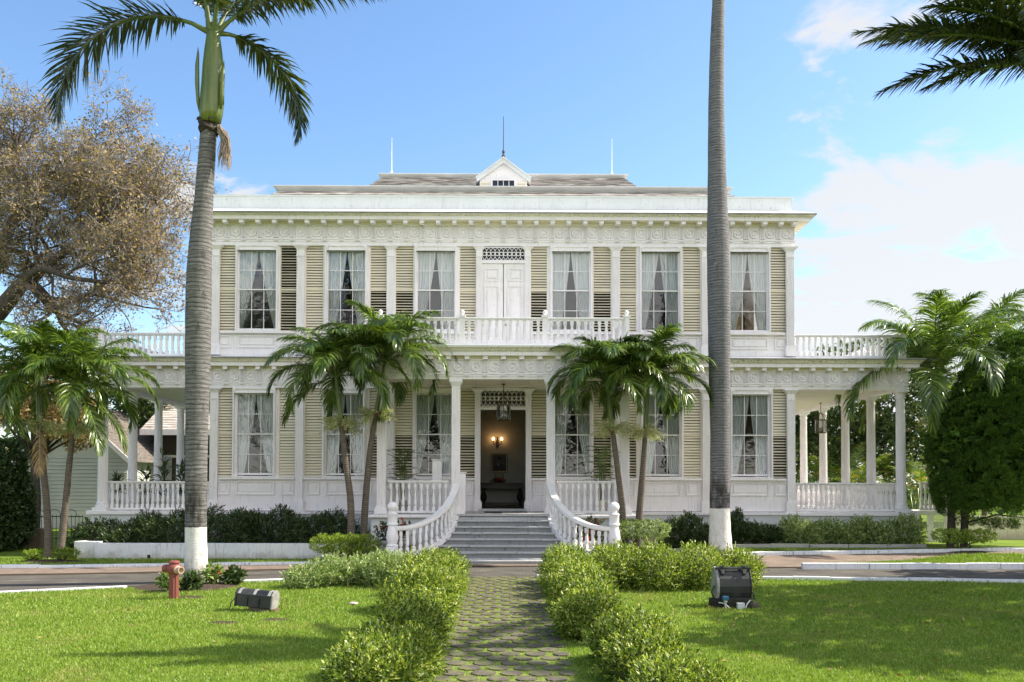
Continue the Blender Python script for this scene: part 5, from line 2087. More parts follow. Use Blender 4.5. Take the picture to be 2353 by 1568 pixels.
Yt = 37.0
tb = at(-60, 1110, Yt)
L1 = [tuple(at(-60, 1260, Yt)), tuple(at(-70, 1000, Yt)), tuple(at(-40, 820, Yt)), tuple(at(0, 690, Yt))]
limbs = [
    ([(tb.x, Yt, 0), tuple(at(-70, 1000, Yt)), tuple(at(-60, 850, Yt)), tuple(at(-40, 760, Yt))], .65, .5, .1, []),
    ([tuple(at(-40, 760, Yt)), tuple(at(20, 690, Yt - .5)), tuple(at(60, 650, Yt - 1)), tuple(at(112, 690, Yt - 1.4))], .42, .20, 3.2, [.5, .7, .9, 1.0]),
    ([tuple(at(60, 655, Yt - 1)), tuple(at(120, 600, Yt - 1)), tuple(at(190, 560, Yt)), tuple(at(300, 560, Yt + .5))], .26, .08, 2.6, [.2, .35, .5, .6, .7, .8, .9, 1.0]),
    ([tuple(at(-40, 760, Yt)), tuple(at(-10, 600, Yt + 1)), tuple(at(40, 490, Yt + 1)), tuple(at(80, 420, Yt + 1))], .42, .08, 2.5, [.3, .45, .6, .7, .8, .9, 1.0]),
    ([tuple(at(-40, 760, Yt)), tuple(at(-90, 600, Yt)), tuple(at(-90, 470, Yt)), tuple(at(-60, 400, Yt))], .42, .1, 2.4, [.3, .5, .65, .8, 1.0]),
    ([tuple(at(40, 480, Yt + 1)), tuple(at(110, 430, Yt + 1)), tuple(at(180, 430, Yt + 1)), tuple(at(240, 440, Yt + 1))], .2, .06, 2.3, [.3, .5, .65, .8, .9, 1.0]),
    ([tuple(at(30, 680, Yt - .5)), tuple(at(90, 620, Yt - 2)), tuple(at(170, 640, Yt - 2.5)), tuple(at(300, 655, Yt - 2.5))], .2, .06, 2.3, [.4, .6, .8, .9, 1.0]),
    ([tuple(at(-40, 760, Yt)), tuple(at(-160, 700, Yt)), tuple(at(-260, 560, Yt)), tuple(at(-320, 450, Yt))], .42, .08, 3.6, [.4, .6, .8, 1.0]),
]
branch_tree('broad_tree', 'big half bare tree with rusty leaves and tangled twigs behind the left wing', (tb.x, Yt, 0), limbs, (BRANCH, TWIG, TREELEAF), 4, .14, .085, .85, 11,
            levels=3, kids=(6, 5, 4, 4), shrink=.64, up=.05, clump=.20, twig_r=.018, twiglets=4)


def leafy_tree(name, label, x, y, h, cr, cz, seed, mat, n=16000, ll=.24, lw=.14, group=None, lumps=26, trunk_r=.25):
    """tree with a trunk, boughs and a crown of many leaf clumps with gaps between them"""
    r_ = np.random.default_rng(seed)
    z0 = gz(x, y)
    root = thing(name, (x, y, z0), label, 'tree', group)
    wood = MB()
    wood.tube(spline([(x, y, z0 - .05), (x + .1, y, z0 + h * .2), (x - .1, y + .1, z0 + h * .42)], 10), list(np.linspace(trunk_r, trunk_r * .6, 10)), 10)
    blobs = []
    for k in range(lumps):
        d = unit(r_.normal(size=(1, 3)))[0]
        q = r_.uniform(.45, 1.0)
        c = np.array([x, y, cz]) + d * np.array([cr, cr, (h - cz)]) * q * .85
        c[2] = max(c[2], z0 + 1.0)
        s = cr * r_.uniform(.22, .38)
        blobs.append((*c, s, s, s * .75))
        wood.tube([(x - .1, y + .1, z0 + h * .4), tuple((np.array([x, y, z0 + h * .45]) + c) / 2 + r_.normal(size=3) * .2), tuple(c)], [trunk_r * .4, trunk_r * .2, .02], 5, caps=False)
    wood.build('trunk', BRANCH, root, True)
    A, Nn = lump_points(blobs, n, shell=.6)
    D = unit(Nn * .6 + r_.normal(size=A.shape) * .8 + np.array([0, 0, -.1]))
    V, F = leaves(A, D, ll * r_.uniform(.6, 1.3, len(A)), lw * r_.uniform(.7, 1.2, len(A)), Nn + np.array([0, 0, .6]))
    np_build('crown', V, F, mat, root)
    return root


# trees outside the frame on the right: their shade falls across the lawn
leafy_tree('broad_tree', 'leafy tree right of the frame shading the near lawn', 14.4, 14.6, 9.5, 3.3, 7.2, 21, WOODLEAF, 5200, .3, .17)
leafy_tree('broad_tree', 'leafy tree right of the frame shading the lawn by the road', 17.4, 19.0, 11.5, 3.3, 9.0, 22, WOODLEAF, 5200, .3, .17)
leafy_tree('broad_tree', 'leafy tree beyond the right edge beside the drive', 20.5, 22.0, 9.5, 3.0, 6.8, 23, WOODLEAF, 8000, .3, .17)
# trees behind the viewer, seen only as dark shapes in the window glass
for i, (x_, y_, h_, r_, lab) in enumerate(((-19, -14, 21, 6.5, 'tall tree behind the viewer to the left, reflected in the upper left windows'), (-8, -22, 15, 5.5, 'tree behind the viewer left of the path, mirrored in the lower panes'),
                                          (1.5, -30, 12, 5.0, 'low tree straight behind the viewer facing the front door'), (11, -20, 17, 5.5, 'tree behind the viewer right of the path, mirrored in the panes'),
                                          (22, -16, 19, 6.0, 'tall tree behind the viewer to the right, reflected in the right windows'))):
    leafy_tree('broad_tree', lab, x_, y_, h_, r_, h_ * .62, 41 + i, WOODLEAF, 4200, .75, .45, 'trees across the garden behind the viewer', 22)
# trees behind the house on either side
GB = 'trees beyond the house'
leafy_tree('broad_tree', 'dark green tree behind the right verandah columns', 21.0, 48.0, 10.5, 4.2, 6.6, 31, WOODLEAF, 12000, .3, .16, GB)
leafy_tree('broad_tree', 'bushy tree at the right edge behind the dark cypress', 29.0, 46.0, 9.8, 3.8, 6.2, 32, WOODLEAF, 12000, .3, .16, GB)
leafy_tree('broad_tree', 'tree seen low between the right verandah columns', 16.5, 52.0, 9.6, 4.4, 5.6, 33, WOODLEAF, 10000, .3, .16, GB)
leafy_tree('broad_tree', 'shadowy tree at the far left edge behind the outbuilding', -22.5, 51.5, 10.5, 4.4, 6.4, 34, WOODLEAF, 11000, .3, .16, GB)
leafy_tree('broad_tree', 'dense rusty green tree over the outbuilding roof at the left', -20.8, 38.0, 8.4, 2.8, 5.9, 35, TREELEAF, 9000, .2, .12, GB)

# far wood closing the horizon
wb = []
for k in range(70):
    a = rng.uniform(-1.25, 1.25)
    dist = rng.uniform(70, 95)
    s = rng.uniform(3, 6)
    wb.append((math.sin(a) * dist, math.cos(a) * dist, rng.uniform(1.0, 4.0), s, s, s * .8))
A, Nn = lump_points(wb, 26000, shell=.9, zmin=0)
D = unit(Nn + rng.normal(size=A.shape) * .7)
V, F = leaves(A, D, rng.uniform(.5, 1.0, len(A)), rng.uniform(.3, .55, len(A)), Nn + np.array([0, 0, .5]))
tag(np_build('wood', V, F, WOODLEAF), kind='stuff')

# yellow-green clumping palms in the garden behind the right verandah
for i, (x_, Yc, n, Lc) in enumerate(((1880, 46, 12, 3.4), (1960, 44, 12, 3.0), (2040, 46, 13, 3.6), (2118, 40, 12, 2.8), (1925, 50, 12, 3.8), (2005, 50, 12, 4.0), (2085, 52, 12, 4.2))):
    c_ = ground_at(x_, 1165)
    x = at(x_, 1150, Yc).x
    root = thing('clumping_palm', (x, Yc, 0), ['yellowish garden palm seen through the innermost gap of the right verandah', 'garden palm with orange old leaves behind the second right column', 'garden palm seen left of the right corner column',
                 'low garden palm just right of the corner column', 'taller palm farther back beyond the second gap', 'tall back row palm seen beyond the middle right column', 'tall back row palm beyond the right corner column'][i],
                 'palm', 'garden palms behind the right verandah')
    st = MB()
    for k in range(5):
        a = k * 1.3
        st.tube([(x + .25 * math.cos(a), Yc + .25 * math.sin(a), 0), (x + .5 * math.cos(a), Yc + .5 * math.sin(a), 1.3 + .3 * k)], [.06, .045], 6)
    st.build('stem', SHAFT, root, True)
    for k in range(n):
        a = k * 2.4
        V, FF = frond(L=Lc * rng.uniform(.8, 1.1), pitch=R(rng.uniform(40, 85)), bend=R(rng.uniform(50, 110)), yaw=a, nl=34, ll=.6, lw=.055, vee=.35, droop=.6, rad=.025)
        np_build('frond', V + np.array([x + .5 * math.cos(a), Yc + .5 * math.sin(a), .6 + 1.6 * (k % 4) / 3]), FF, [ARECA, RACHIS], root, midx=[0, 1])

# ------------------------------------------------------------------ dark cypress at the right
CY = 28.9
cxp = at(2266, 1000, CY)
root = thing('cypress_tree', (cxp.x, CY, gz(cxp.x, CY)), 'big rounded dark green cypress bush at the right edge', 'tree')
tk = MB()
for x_ in (2183, 2214):
    p0, p1 = at(x_, 1240, CY), at(x_ + 6, 1100, CY + .2)
    tk.tube([(p0.x, CY, gz(p0.x, CY) - .05), tuple(p1), tuple(at(2250, 900, CY + .2))], [.13, .11, .05], 9)
tk.tube([tuple(at(2225, 1200, CY - .4)), tuple(at(2290, 1183, CY - .8)), tuple(at(2353, 1190, CY - .8))], [.04, .03, .015], 6)
tk.build('trunk', BRANCH, root, True)
rc = np.random.default_rng(77)
outline = [(1208, 2215, 2420), (1165, 2150, 2430), (1120, 2140, 2440), (1050, 2138, 2460), (970, 2152, 2460), (900, 2187, 2460), (840, 2228, 2450), (795, 2272, 2430), (768, 2312, 2400)]
ys_ = np.array([o[0] for o in outline])[::-1]
xl_, xr_ = np.array([o[1] for o in outline])[::-1], np.array([o[2] for o in outline])[::-1]
cl_pts, cl_r = [], []
for k in range(1500):
    y_ = rc.uniform(770, 1204)
    xl, xr = np.interp(y_, ys_, xl_), np.interp(y_, ys_, xr_)
    a = rc.uniform(0, 2 * math.pi)
    if math.sin(a) > .6 and rc.random() < .6:
        continue
    mid, hw_ = (xl + xr) / 2, (xr - xl) / 2
    pc_ = at(mid, y_, CY)
    rr_ = rc.uniform(.11, .21)
    hwm = hw_ / (1950 / CY) - rr_ * .9
    q = rc.uniform(.90, 1.0) * (1 + .04 * math.sin(3 * a + y_ * .03))
    cl_pts.append([pc_.x + hwm * q * math.cos(a), CY + hwm * .9 * q * math.sin(a), pc_.z])
    cl_r.append(rr_)
cl_pts, cl_r = np.array(cl_pts), np.array(cl_r)
k = 170
C_ = np.repeat(cl_pts, k, 0)
r_ = np.repeat(cl_r, k)
out_ = unit(C_ - np.array([cxp.x, CY, 3.6]) + np.array([0, 0, .2]))
dr = unit(rc.normal(size=C_.shape) + out_ * .9 + np.array([0, 0, .35]))
A = C_ + dr * (r_ * rc.uniform(.55, .95, len(r_)))[:, None]
V, F = leaves(A, unit(dr + np.array([0, 0, .55]) + .25 * rc.normal(size=A.shape)), rc.uniform(.05, .11, len(A)), rc.uniform(.012, .022, len(A)), dr)
np_build('crown', V, F, CYPRESS, root)
inn, _n = lump_points([(cxp.x, CY, 3.6, 1.7, 1.5, 2.0), (cxp.x + .6, CY, 5.1, 1.1, .95, 1.2)], 9000, shell=.8)
V, F = leaves(inn, rand_dirs(len(inn)), np.full(len(inn), .3), np.full(len(inn), .16))
np_build('inner_foliage', V, F, CYPRESS, root)

# ------------------------------------------------------------------ shrubs and hedges
GH = 'hedge shrubs lining the stone path'


def hb(x, y, r, h, ry=None):
    """a mound of hedge on the ground"""
    return (x, y, h * .42, r, ry or r, h * .60)


HEDGES = [
    ('bright feathery hedge shrub nearest the camera left of the path', [hb(-1.42, 9.6, .50, .58), hb(-1.28, 10.5, .52, .56), hb(-1.62, 10.6, .34, .46)], 1600),
    ('second hedge shrub from the camera on the left side of the path', [hb(-1.38, 12.2, .46, .52, .5), hb(-1.22, 12.7, .40, .56)], 800),
    ('low shaded hedge shrub midway along the left side of the path', [hb(-1.42, 14.0, .52, .60, .55), hb(-1.2, 14.6, .40, .50)], 850),
    ('hedge shrub on the left of the path where the row thickens', [hb(-1.52, 16.0, .68, .76, .7), hb(-1.30, 16.5, .5, .66)], 1000),
    ('tall hedge shrub at the far left corner of the path', [hb(-1.45, 18.1, .68, .86, .6), hb(-1.55, 19.2, .72, .84, .55), hb(-1.30, 20.3, .50, .74)], 1300),
    ('dark hedge shrub beside the tall corner shrub, left of the path', [hb(-2.6, 19.9, .64, .72), hb(-3.2, 20.3, .55, .62)], 1000),
    ('darkest hedge shrub at the left end of the row along the road', [hb(-3.95, 20.0, .60, .60), hb(-4.45, 19.5, .45, .42)], 800),
    ('bright hedge shrub nearest the camera right of the path', [hb(1.95, 9.3, .50, .42), hb(1.78, 10.3, .50, .55), hb(2.25, 9.2, .36, .34)], 1500),
    ('brownish hedge shrub second from the camera on the right of the path', [hb(1.72, 11.4, .50, .62, .42), hb(2.0, 11.7, .42, .50)], 800),
    ('rounded green hedge shrub standing alone against the right path edge', [hb(1.36, 13.2, .50, .70, .5), hb(1.48, 13.9, .46, .74, .42)], 950),
    ('hedge shrub on the right of the path with pale tips', [hb(1.52, 15.6, .56, .82, .6), hb(1.48, 16.5, .52, .84, .5)], 950),
    ('hedge shrub at the far right corner of the path by the steps', [hb(1.55, 18.0, .62, .88, .6), hb(1.62, 19.2, .70, .92, .6), hb(1.50, 20.3, .50, .84)], 1300),
    ('pale hedge shrub next to the right corner, along the road', [hb(2.65, 19.4, .62, .90, .7), hb(2.6, 20.2, .55, .92)], 1000),
    ('pale hedge shrub third from the right end along the road', [hb(3.6, 19.3, .60, .93, .7), hb(3.6, 20.2, .55, .90)], 1000),
    ('pale hedge shrub behind the large floodlight', [hb(4.6, 19.5, .60, .90, .7), hb(4.7, 20.3, .55, .90)], 1000),
    ('low rounded hedge shrub at the right end beyond the floodlight', [hb(5.45, 20.0, .50, .80), hb(5.85, 20.4, .42, .66)], 750),
]
for lab, bl, n in HEDGES:
    near_ = bl[0][1] < 12
    dark_ = lab.startswith('dark')
    shrub('hedge_shrub', lab, 'shrub', bl, int(n * (1.5 if near_ else 1.35)), .076 if not near_ else .066, .025 if not near_ else .021, HEDGE if not dark_ else PALELEAF, GH, nl=9, slen=.26, up=.65, stem_n=16)

# bed behind the left planter wall
GF = 'foundation shrubs against the house'
for i, (x0_, x1_, yt_, lab) in enumerate(((190, 330, 1195, 'olive foundation shrub under the left verandah balustrade'), (320, 430, 1180, 'dark foundation shrub left of the whitewashed palm foot'), (470, 580, 1172, 'dark foundation shrub right of the left royal palm'),
                                          (570, 690, 1168, 'tall dark foundation shrub below the second pilaster'), (680, 815, 1175, 'dark foundation shrub left of the small palm pair'))):
    Yf_ = 28.0
    a, b_ = at(x0_, 1220, Yf_), at(x1_, 1220, Yf_)
    top = at((x0_ + x1_) / 2, yt_, Yf_).z
    bl = []
    for k in range(4):
        x = a.x + (b_.x - a.x) * (k + .5) / 4
        hh = top * (.9 + .12 * math.sin(k * 2.3 + i))
        bl.append((x, Yf_ + .25 * math.sin(k * 3 + i), hh * .5, .52, .75, hh * .5))
    shrub('foundation_shrub', lab, 'shrub', bl, 1500, .11, .034, DARKLEAF, GF, nl=8, slen=.26, up=.6, stem_n=10)
for i, (x0_, x1_, yt_, mat_, lab) in enumerate(((1530, 1640, 1180, DARKLEAF, 'dark foundation shrub left of the right royal palm'), (1675, 1790, 1178, DARKLEAF, 'thin dark foundation shrub right of the right royal palm'),
                                                (1810, 1900, 1192, PALELEAF, 'pale leafy foundation shrub left of the right verandah'), (1895, 2000, 1190, PALELEAF, 'pale leafy foundation shrub under the right balustrade'),
                                                (1995, 2100, 1188, PALELEAF, 'pale foundation shrub under the right corner column'))):
    Yf_ = 28.6
    a, b_ = at(x0_, 1220, Yf_), at(x1_, 1220, Yf_)
    top = at((x0_ + x1_) / 2, yt_, Yf_).z
    z0 = gz(a.x, Yf_)
    bl = []
    for k in range(3):
        x = a.x + (b_.x - a.x) * (k + .5) / 3
        hh = (top - z0) * (.86 + .16 * math.sin(k * 2.1 + i))
        bl.append((x, Yf_ + .15 * math.sin(k * 3 + i), z0 + hh * .48, .46, .5, hh * .5))
    if i == 1:
        bl = [(b[0], b[1], b[2], b[3] * .8, b[4] * .8, b[5] * (1.05 if k == 0 else .62)) for k, b in enumerate(bl)]
    shrub('foundation_shrub', lab, 'shrub', bl, 1150, .10, .036, mat_, GF, nl=8, slen=.22 if mat_ is DARKLEAF else .36, up=.8, stem_n=10)


def topiary(label, x0_, x1_, ytop, ymid, ybase, Yt_, n, mat=TOPI, name='clipped_bush', group='clipped bushes on bare stems'):
    a, b_ = at(x0_, ymid, Yt_), at(x1_, ymid, Yt_)
    zt_, zm = at(x0_, ytop, Yt_).z, at(x0_, ymid, Yt_).z
    zg = gz(a.x, Yt_)
    bl = []
    m = 4
    wv = (b_.x - a.x)
    for k in range(m):
        x = a.x + wv * (k + .5) / m
        bl.append((x, Yt_ + .1 * math.sin(k * 2), (zt_ + zm) / 2, wv / m * .85, wv * .3, (zt_ - zm) / 2))
    root = thing(name, ((a.x + b_.x) / 2, Yt_, zg), label, 'bush', group)
    A, Nn = lump_points(bl, n, shell=.8)
    D = unit(Nn + np.array([0, 0, .3]) + .5 * rng.normal(size=Nn.shape))
    V, F = sprigs(A, D, 6, np.full(len(A), .07), .05, .026, 1.0)
    np_build('foliage', V, F, mat, root)
    st = MB()
    for k in range(9):
        x = (a.x + b_.x) / 2 + rng.uniform(-.3, .3) * wv
        st.tube([(x, Yt_ + rng.uniform(-.1, .1), zg - .02), (x + rng.uniform(-.15, .15) * wv, Yt_ + rng.uniform(-.15, .15), zg + (zm - zg) * .6), (x + rng.uniform(-.3, .3) * wv, Yt_ + rng.uniform(-.2, .2), zm + .1)], [.03, .022, .012], 6)
    st.build('stem', BRANCH, root, True)


topiary('bright yellow green clipped bush in front of the left small palms', 728, 860, 1232, 1268, 1290, 25.3, 1500)
topiary('clipped green bush at the foot of the small palms right of the steps', 1408, 1524, 1198, 1236, 1262, 25.9, 1400, PALELEAF)
topiary('low bright clipped bush in front of the lattice at the right', 2158, 2270, 1220, 1244, 1252, 27.0, 1000)
topiary('tiny clipped bush right of the far left palms', 130, 174, 1264, 1282, 1290, 25.4, 350)
topiary('smallest clipped bush left of the far left palms', 60, 92, 1268, 1282, 1292, 25.4, 200)

# leafy dark shrubs at the far left
for (x_, yt_, yb_, Yf_, wd, lab) in ((22, 1015, 1210, 30.5, 1.0, 'glossy dark shrub at the left edge beside the outbuilding'), (-25, 1110, 1280, 29.5, 1.3, 'low dark shrub in the left corner by the fence')):
    c_ = at(x_, yb_, Yf_)
    zt_ = at(x_, yt_, Yf_).z
    shrub('garden_shrub', lab, 'shrub', [(c_.x, Yf_, zt_ * .35, wd * .8, wd * .8, zt_ * .36), (c_.x - .15, Yf_, zt_ * .75, wd * .65, wd * .65, zt_ * .27)], 2000, .13, .085, DARKLEAF, None, nl=6, slen=.2, up=.2, stem_n=8)

# small flowering plants round the left royal palm
for (x_, yb_, yt_, Yq, lab, fl_) in ((388, 1368, 1315, 18.6, 'small leafy plant with pink buds left of the hydrant', True), (437, 1362, 1318, 18.9, 'small leafy plant between the hydrant and the palm foot', False),
                                     (487, 1350, 1302, 19.9, 'small upright plant right of the palm foot', True), (536, 1345, 1310, 20.0, 'small spreading plant at the right end of the palm mulch', False)):
    c_ = at(x_, yb_, Yq)
    ht = max(.35, at(x_, yt_, Yq).z)
    shrub('bedding_plant', lab, 'plant', [(c_.x, Yq, ht * .62, .17, .17, ht * .32), (c_.x + .05, Yq, ht * .3, .12, .12, ht * .25)], 60, .15, .065, DARKLEAF if not fl_ else PALELEAF, 'bedding plants round the left royal palm', nl=6, slen=.12, up=.5, stem_n=4,
          flowers=(REDFLOWER, 5) if fl_ else None)

soil_patch('mulch_bed', -7.2, 19.55, 1.25, .95, .05)
soil_patch('bare_soil', -6.45, 17.75, .34, .18, .02)
c_ = ground_at(548, 1432)
soil_patch('bare_soil', c_.x - .25, c_.y, .3, .16, .008)
soil_patch('bare_soil', c_.x + .55, c_.y + .3, .32, .14, .008)
for (x_, y_, rx) in ((120, 1290, 1.2), (792, 1290, 1.0), (2215, 1258, 1.15)):
    q = ground_at(x_, y_, .15 if x_ > 2000 else 0)
    Yq = 25.4 if x_ < 2000 else 26.9
    soil_patch('mulch_bed', at(x_, y_, Yq).x, Yq, rx, .5, .08)
soil_patch('mulch_bed', -8.6, 28.3, 5.6, 1.7, .12)
soil_patch('mulch_bed', 8.8, 28.75, 5.6, .65, .05)

# ------------------------------------------------------------------ grass blades on the lawns
def lawn_blades():
    parts = []
    bare = [(-7.2, 19.55, 1.2, .9), (-6.45, 17.75, .3, .15), (c_.x - .25, c_.y, .28, .14), (c_.x + .55, c_.y + .3, .28, .11)]
    for side in (-1, 1):
        n = 240000
        Y = 8.6 + (22.5 - 8.6) * rng.random(n) ** 1.9
        X = rng.uniform(-12.5, -.7, n) if side < 0 else rng.uniform(.9, 12.8, n)
        vis = np.abs(X * 1950 / Y) < 1260
        ny = np.array([NEAR(v) for v in np.linspace(-14, 14, 113)])
        vis &= Y < np.interp(X, np.linspace(-14, 14, 113), ny) - .16
        for bx, by, rx, ry in bare:
            vis &= ((X - bx) / rx) ** 2 + ((Y - by) / ry) ** 2 > 1
        X, Y = X[vis], Y[vis]
        m = len(X)
        pt = np.sin(X * 1.7 + np.sin(Y * 1.3) * 2) * np.sin(Y * 1.9 + X * .6)
        h = (.034 + .016 * rng.random(m) + .008 * pt) * (1 + .035 * (Y - 9))
        a = rng.uniform(0, 6.283, m)
        w_ = .0055 * (1 + .07 * (Y - 9))
        s = np.stack([np.cos(a), np.sin(a), 0 * a], 1) * w_[:, None]
        B = np.stack([X, Y, 0 * X + .0], 1)
        lean = np.stack([rng.normal(0, .5, m), rng.normal(0, .5, m), np.ones(m)], 1)
        T = B + unit(lean) * h[:, None]
        V = np.stack([B - s, B + s, T], 1).reshape(-1, 3)
        parts.append((V, np.arange(3 * m).reshape(m, 3)))
    # tufts between the path stones
    n = 26000
    X, Y = rng.uniform(PX0 - .1, PX1 + .12, n), 8.6 + (NEAR_MID - 8.6) * rng.random(n) ** 1.4
    S = np.array(PATH_STONES)
    ok = np.ones(n, bool)
    for cx, cy, r0 in S:
        ok &= ((X - cx) ** 2 + (Y - cy) ** 2) > (r0 * .98) ** 2
    X, Y = X[ok], Y[ok]
    m = len(X)
    a = rng.uniform(0, 6.283, m)
    s = np.stack([np.cos(a), np.sin(a), 0 * a], 1) * .006
    B = np.stack([X, Y, 0 * X + .004], 1)
    T = B + unit(np.stack([rng.normal(0, .7, m), rng.normal(0, .7, m), np.ones(m)], 1)) * rng.uniform(.02, .045, m)[:, None]
    V = np.stack([B - s, B + s, T], 1).reshape(-1, 3)
    parts.append((V, np.arange(3 * m).reshape(m, 3)))
    V, F = merge(parts)
    tag(np_build('grass', V, F, GRASS), kind='stuff')


lawn_blades()


def verge_blades():
    parts = []
    for (x0, x1, ya, yb, n) in ((-17, -3.8, lambda x: KERB(x) + .2, lambda x: 26.5, 24000), (4.5, 18, lambda x: KERBR(x) + .24, lambda x: 28.2, 26000), (G(1900, 1309)[0], 16, lambda x: MED(x) + .2, lambda x: STRIP_TOP(x) - .03, 14000)):
        X = rng.uniform(x0, x1, n)
        lo = np.array([ya(v) for v in X])
        hi = np.array([yb(v) for v in X])
        Y = lo + (hi - lo) * rng.random(n)
        Z = np.array([gz(a, b) for a, b in zip(X, Y)]) + (.085 if n == 14000 else 0)
        a = rng.uniform(0, 6.283, n)
        s = np.stack([np.cos(a), np.sin(a), 0 * a], 1) * .014
        B = np.stack([X, Y, Z], 1)
        T = B + unit(np.stack([rng.normal(0, .5, n), rng.normal(0, .5, n), np.ones(n)], 1)) * rng.uniform(.05, .10, n)[:, None]
        parts.append((np.stack([B - s, B + s, T], 1).reshape(-1, 3), np.arange(3 * n).reshape(n, 3)))
    V, F = merge(parts)
    tag(np_build('verge_grass', V, F, GRASS), kind='stuff')


verge_blades()


def fallen_leaves():
    n = 420
    X = np.concatenate([rng.uniform(-10, -2.4, n // 3), rng.uniform(2.6, 10.5, 2 * n // 3)])
    Y = rng.uniform(9.2, 20, len(X))
    ok = Y < np.array([NEAR(v) for v in X]) - .3
    X, Y = X[ok], Y[ok]
    A = np.stack([X, Y, rng.uniform(.04, .055, len(X))], 1)
    D = unit(np.stack([rng.normal(size=len(X)), rng.normal(size=len(X)), rng.normal(0, .25, len(X))], 1))
    V, F = leaves(A, D, rng.uniform(.05, .11, len(X)), rng.uniform(.03, .05, len(X)), np.tile([0, 0, 1.0], (len(X), 1)))
    tag(np_build('fallen_leaves', V, F, leaf_mat('dry fallen leaf', [(0.0, (.16, .09, .04)), (0.6, (.30, .19, .08)), (1.0, (.45, .36, .12))], .2, .7)), kind='stuff')


fallen_leaves()
# ------------------------------------------------------------------ garden walls
def low_wall(name, pts_box, mat, label, cat='wall', bevel=.02):
    mb = MB()
    for b in pts_box:
        mb.box(*b)
    o = mb.build(name, mat, bevel=bevel)
    return tag(o, label, cat)


pwz = at(450, 1249, 26.4).z
x0p, x1p = at(216, 1280, 26.4).x, at(812, 1280, 26.4).x
pl = low_wall('planter_wall', [(x0p, x1p, 26.4, 26.62, -.05, pwz)], PLANTER, 'stained whitewashed planter wall below the dark shrubs at the left')
dh = MB()
for x_ in (342, 783):
    c0 = at(x_, 1276, 26.4)
    dh.box(c0.x - .045, c0.x + .045, 26.392, 26.42, .03, .15)
dh.build('drain_hole', simple('dark drain', (0.02, 0.018, 0.015), .9), pl)
low_wall('planter_wall', [(at(173, 1280, 26.9).x, x0p - .01, 26.8, 27.0, -.05, at(190, 1244, 26.9).z), (at(173, 1280, 26.9).x, at(173, 1280, 26.9).x + .2, 27.01, 29.0, -.05, at(190, 1244, 26.9).z)], PLANTER, 'short set back end of the whitewashed planter wall by the left palms')
pr0, pr1 = at(1500, 1257, 27.95).x, at(2130, 1257, 27.95).x
tag(kerb_run('planter_edging', pr0, pr1, lambda x: 27.95, .14, .17, painted('mossy edging', (.36, .35, .31), amount=.8, grime=(.06, .055, .04)), 'mossy low concrete edging in front of the right foundation shrubs', gz, n=7), cat='edging')
Yw = 33.0
wz = at(2250, 1186, Yw).z
mb = MB()
wx0, wx1 = at(2182, 1200, Yw).x, 30.0
mb.box(wx0, wx1, Yw, Yw + .25, -.05, wz - .1)
mb.box(wx0 - .04, wx1, Yw - .04, Yw + .29, wz - .1, wz)
tag(mb.build('boundary_wall', painted('old cream wall', (.62, .58, .44), amount=.7, streak=.4, low=(.2, .9, .6, (.25, .2, .14))), bevel=.02), 'low stained cream wall behind the cypress at the right', 'wall')

# lattice and side landing right of the verandah
YL = 31.6
a, b_ = at(2100, 1200, YL), at(2182, 1200, YL)
ld = thing('side_landing', (a.x, YL, 0), 'white side landing with balustrade and diamond lattice right of the verandah', 'landing')
mb = MB()
zl0 = FLOOR
mb.box(a.x - .2, b_.x, YL - .05, YL + 1.6, zl0 - .16, zl0 - .01)
for x_ in (2108, 2140, 2179):
    p = at(x_, 1200, YL)
    mb.box(p.x - .09, p.x + .09, YL + .01, YL + .18, 0, zl0 - .16)
mb.build('frame', WHITE, ld, bevel=.01)
la = MB()
lx0, lx1 = at(2141, 1200, YL).x + .1, at(2179, 1200, YL).x - .1
for sg in (-1, 1):
    for k in range(-14, 16):
        for t in (0,):
            # slats at 45 degrees clipped to the panel
            x0, z0 = lx0 + k * .11, .15
            h = zl0 - .33
            pts = [(x0, z0), (x0 + h, z0 + h)] if sg > 0 else [(x0 + h, z0), (x0, z0 + h)]
            (xa, za), (xb, zb) = pts
            ts = []
            lo, hi = 0.0, 1.0
            dxx = xb - xa
            t0, t1 = sorted(((lx0 - xa) / dxx, (lx1 - xa) / dxx))
            lo, hi = max(lo, t0), min(hi, t1)
            if hi - lo < .02:
                continue
            P0 = (xa + dxx * lo, za + (zb - za) * lo)
            P1 = (xa + dxx * hi, za + (zb - za) * hi)
            w_ = .016
            yy = YL + .06 + (.012 if sg > 0 else 0)
            la.add([(P0[0] - w_, yy, P0[1]), (P0[0] + w_, yy, P0[1]), (P1[0] + w_, yy, P1[1]), (P1[0] - w_, yy, P1[1]),
                    (P0[0] - w_, yy + .01, P0[1]), (P0[0] + w_, yy + .01, P0[1]), (P1[0] + w_, yy + .01, P1[1]), (P1[0] - w_, yy + .01, P1[1])],
                   [(0, 1, 2, 3), (7, 6, 5, 4), (0, 4, 5, 1), (2, 6, 7, 3), (1, 5, 6, 2), (0, 3, 7, 4)])
la.build('lattice', WHITE, ld)
balustrade(ld, (at(2098, 1140, YL).x + .25, YL + .05), (b_.x, YL + .05), FLOOR, at(2120, 1108, YL).z, 7, 'slim')

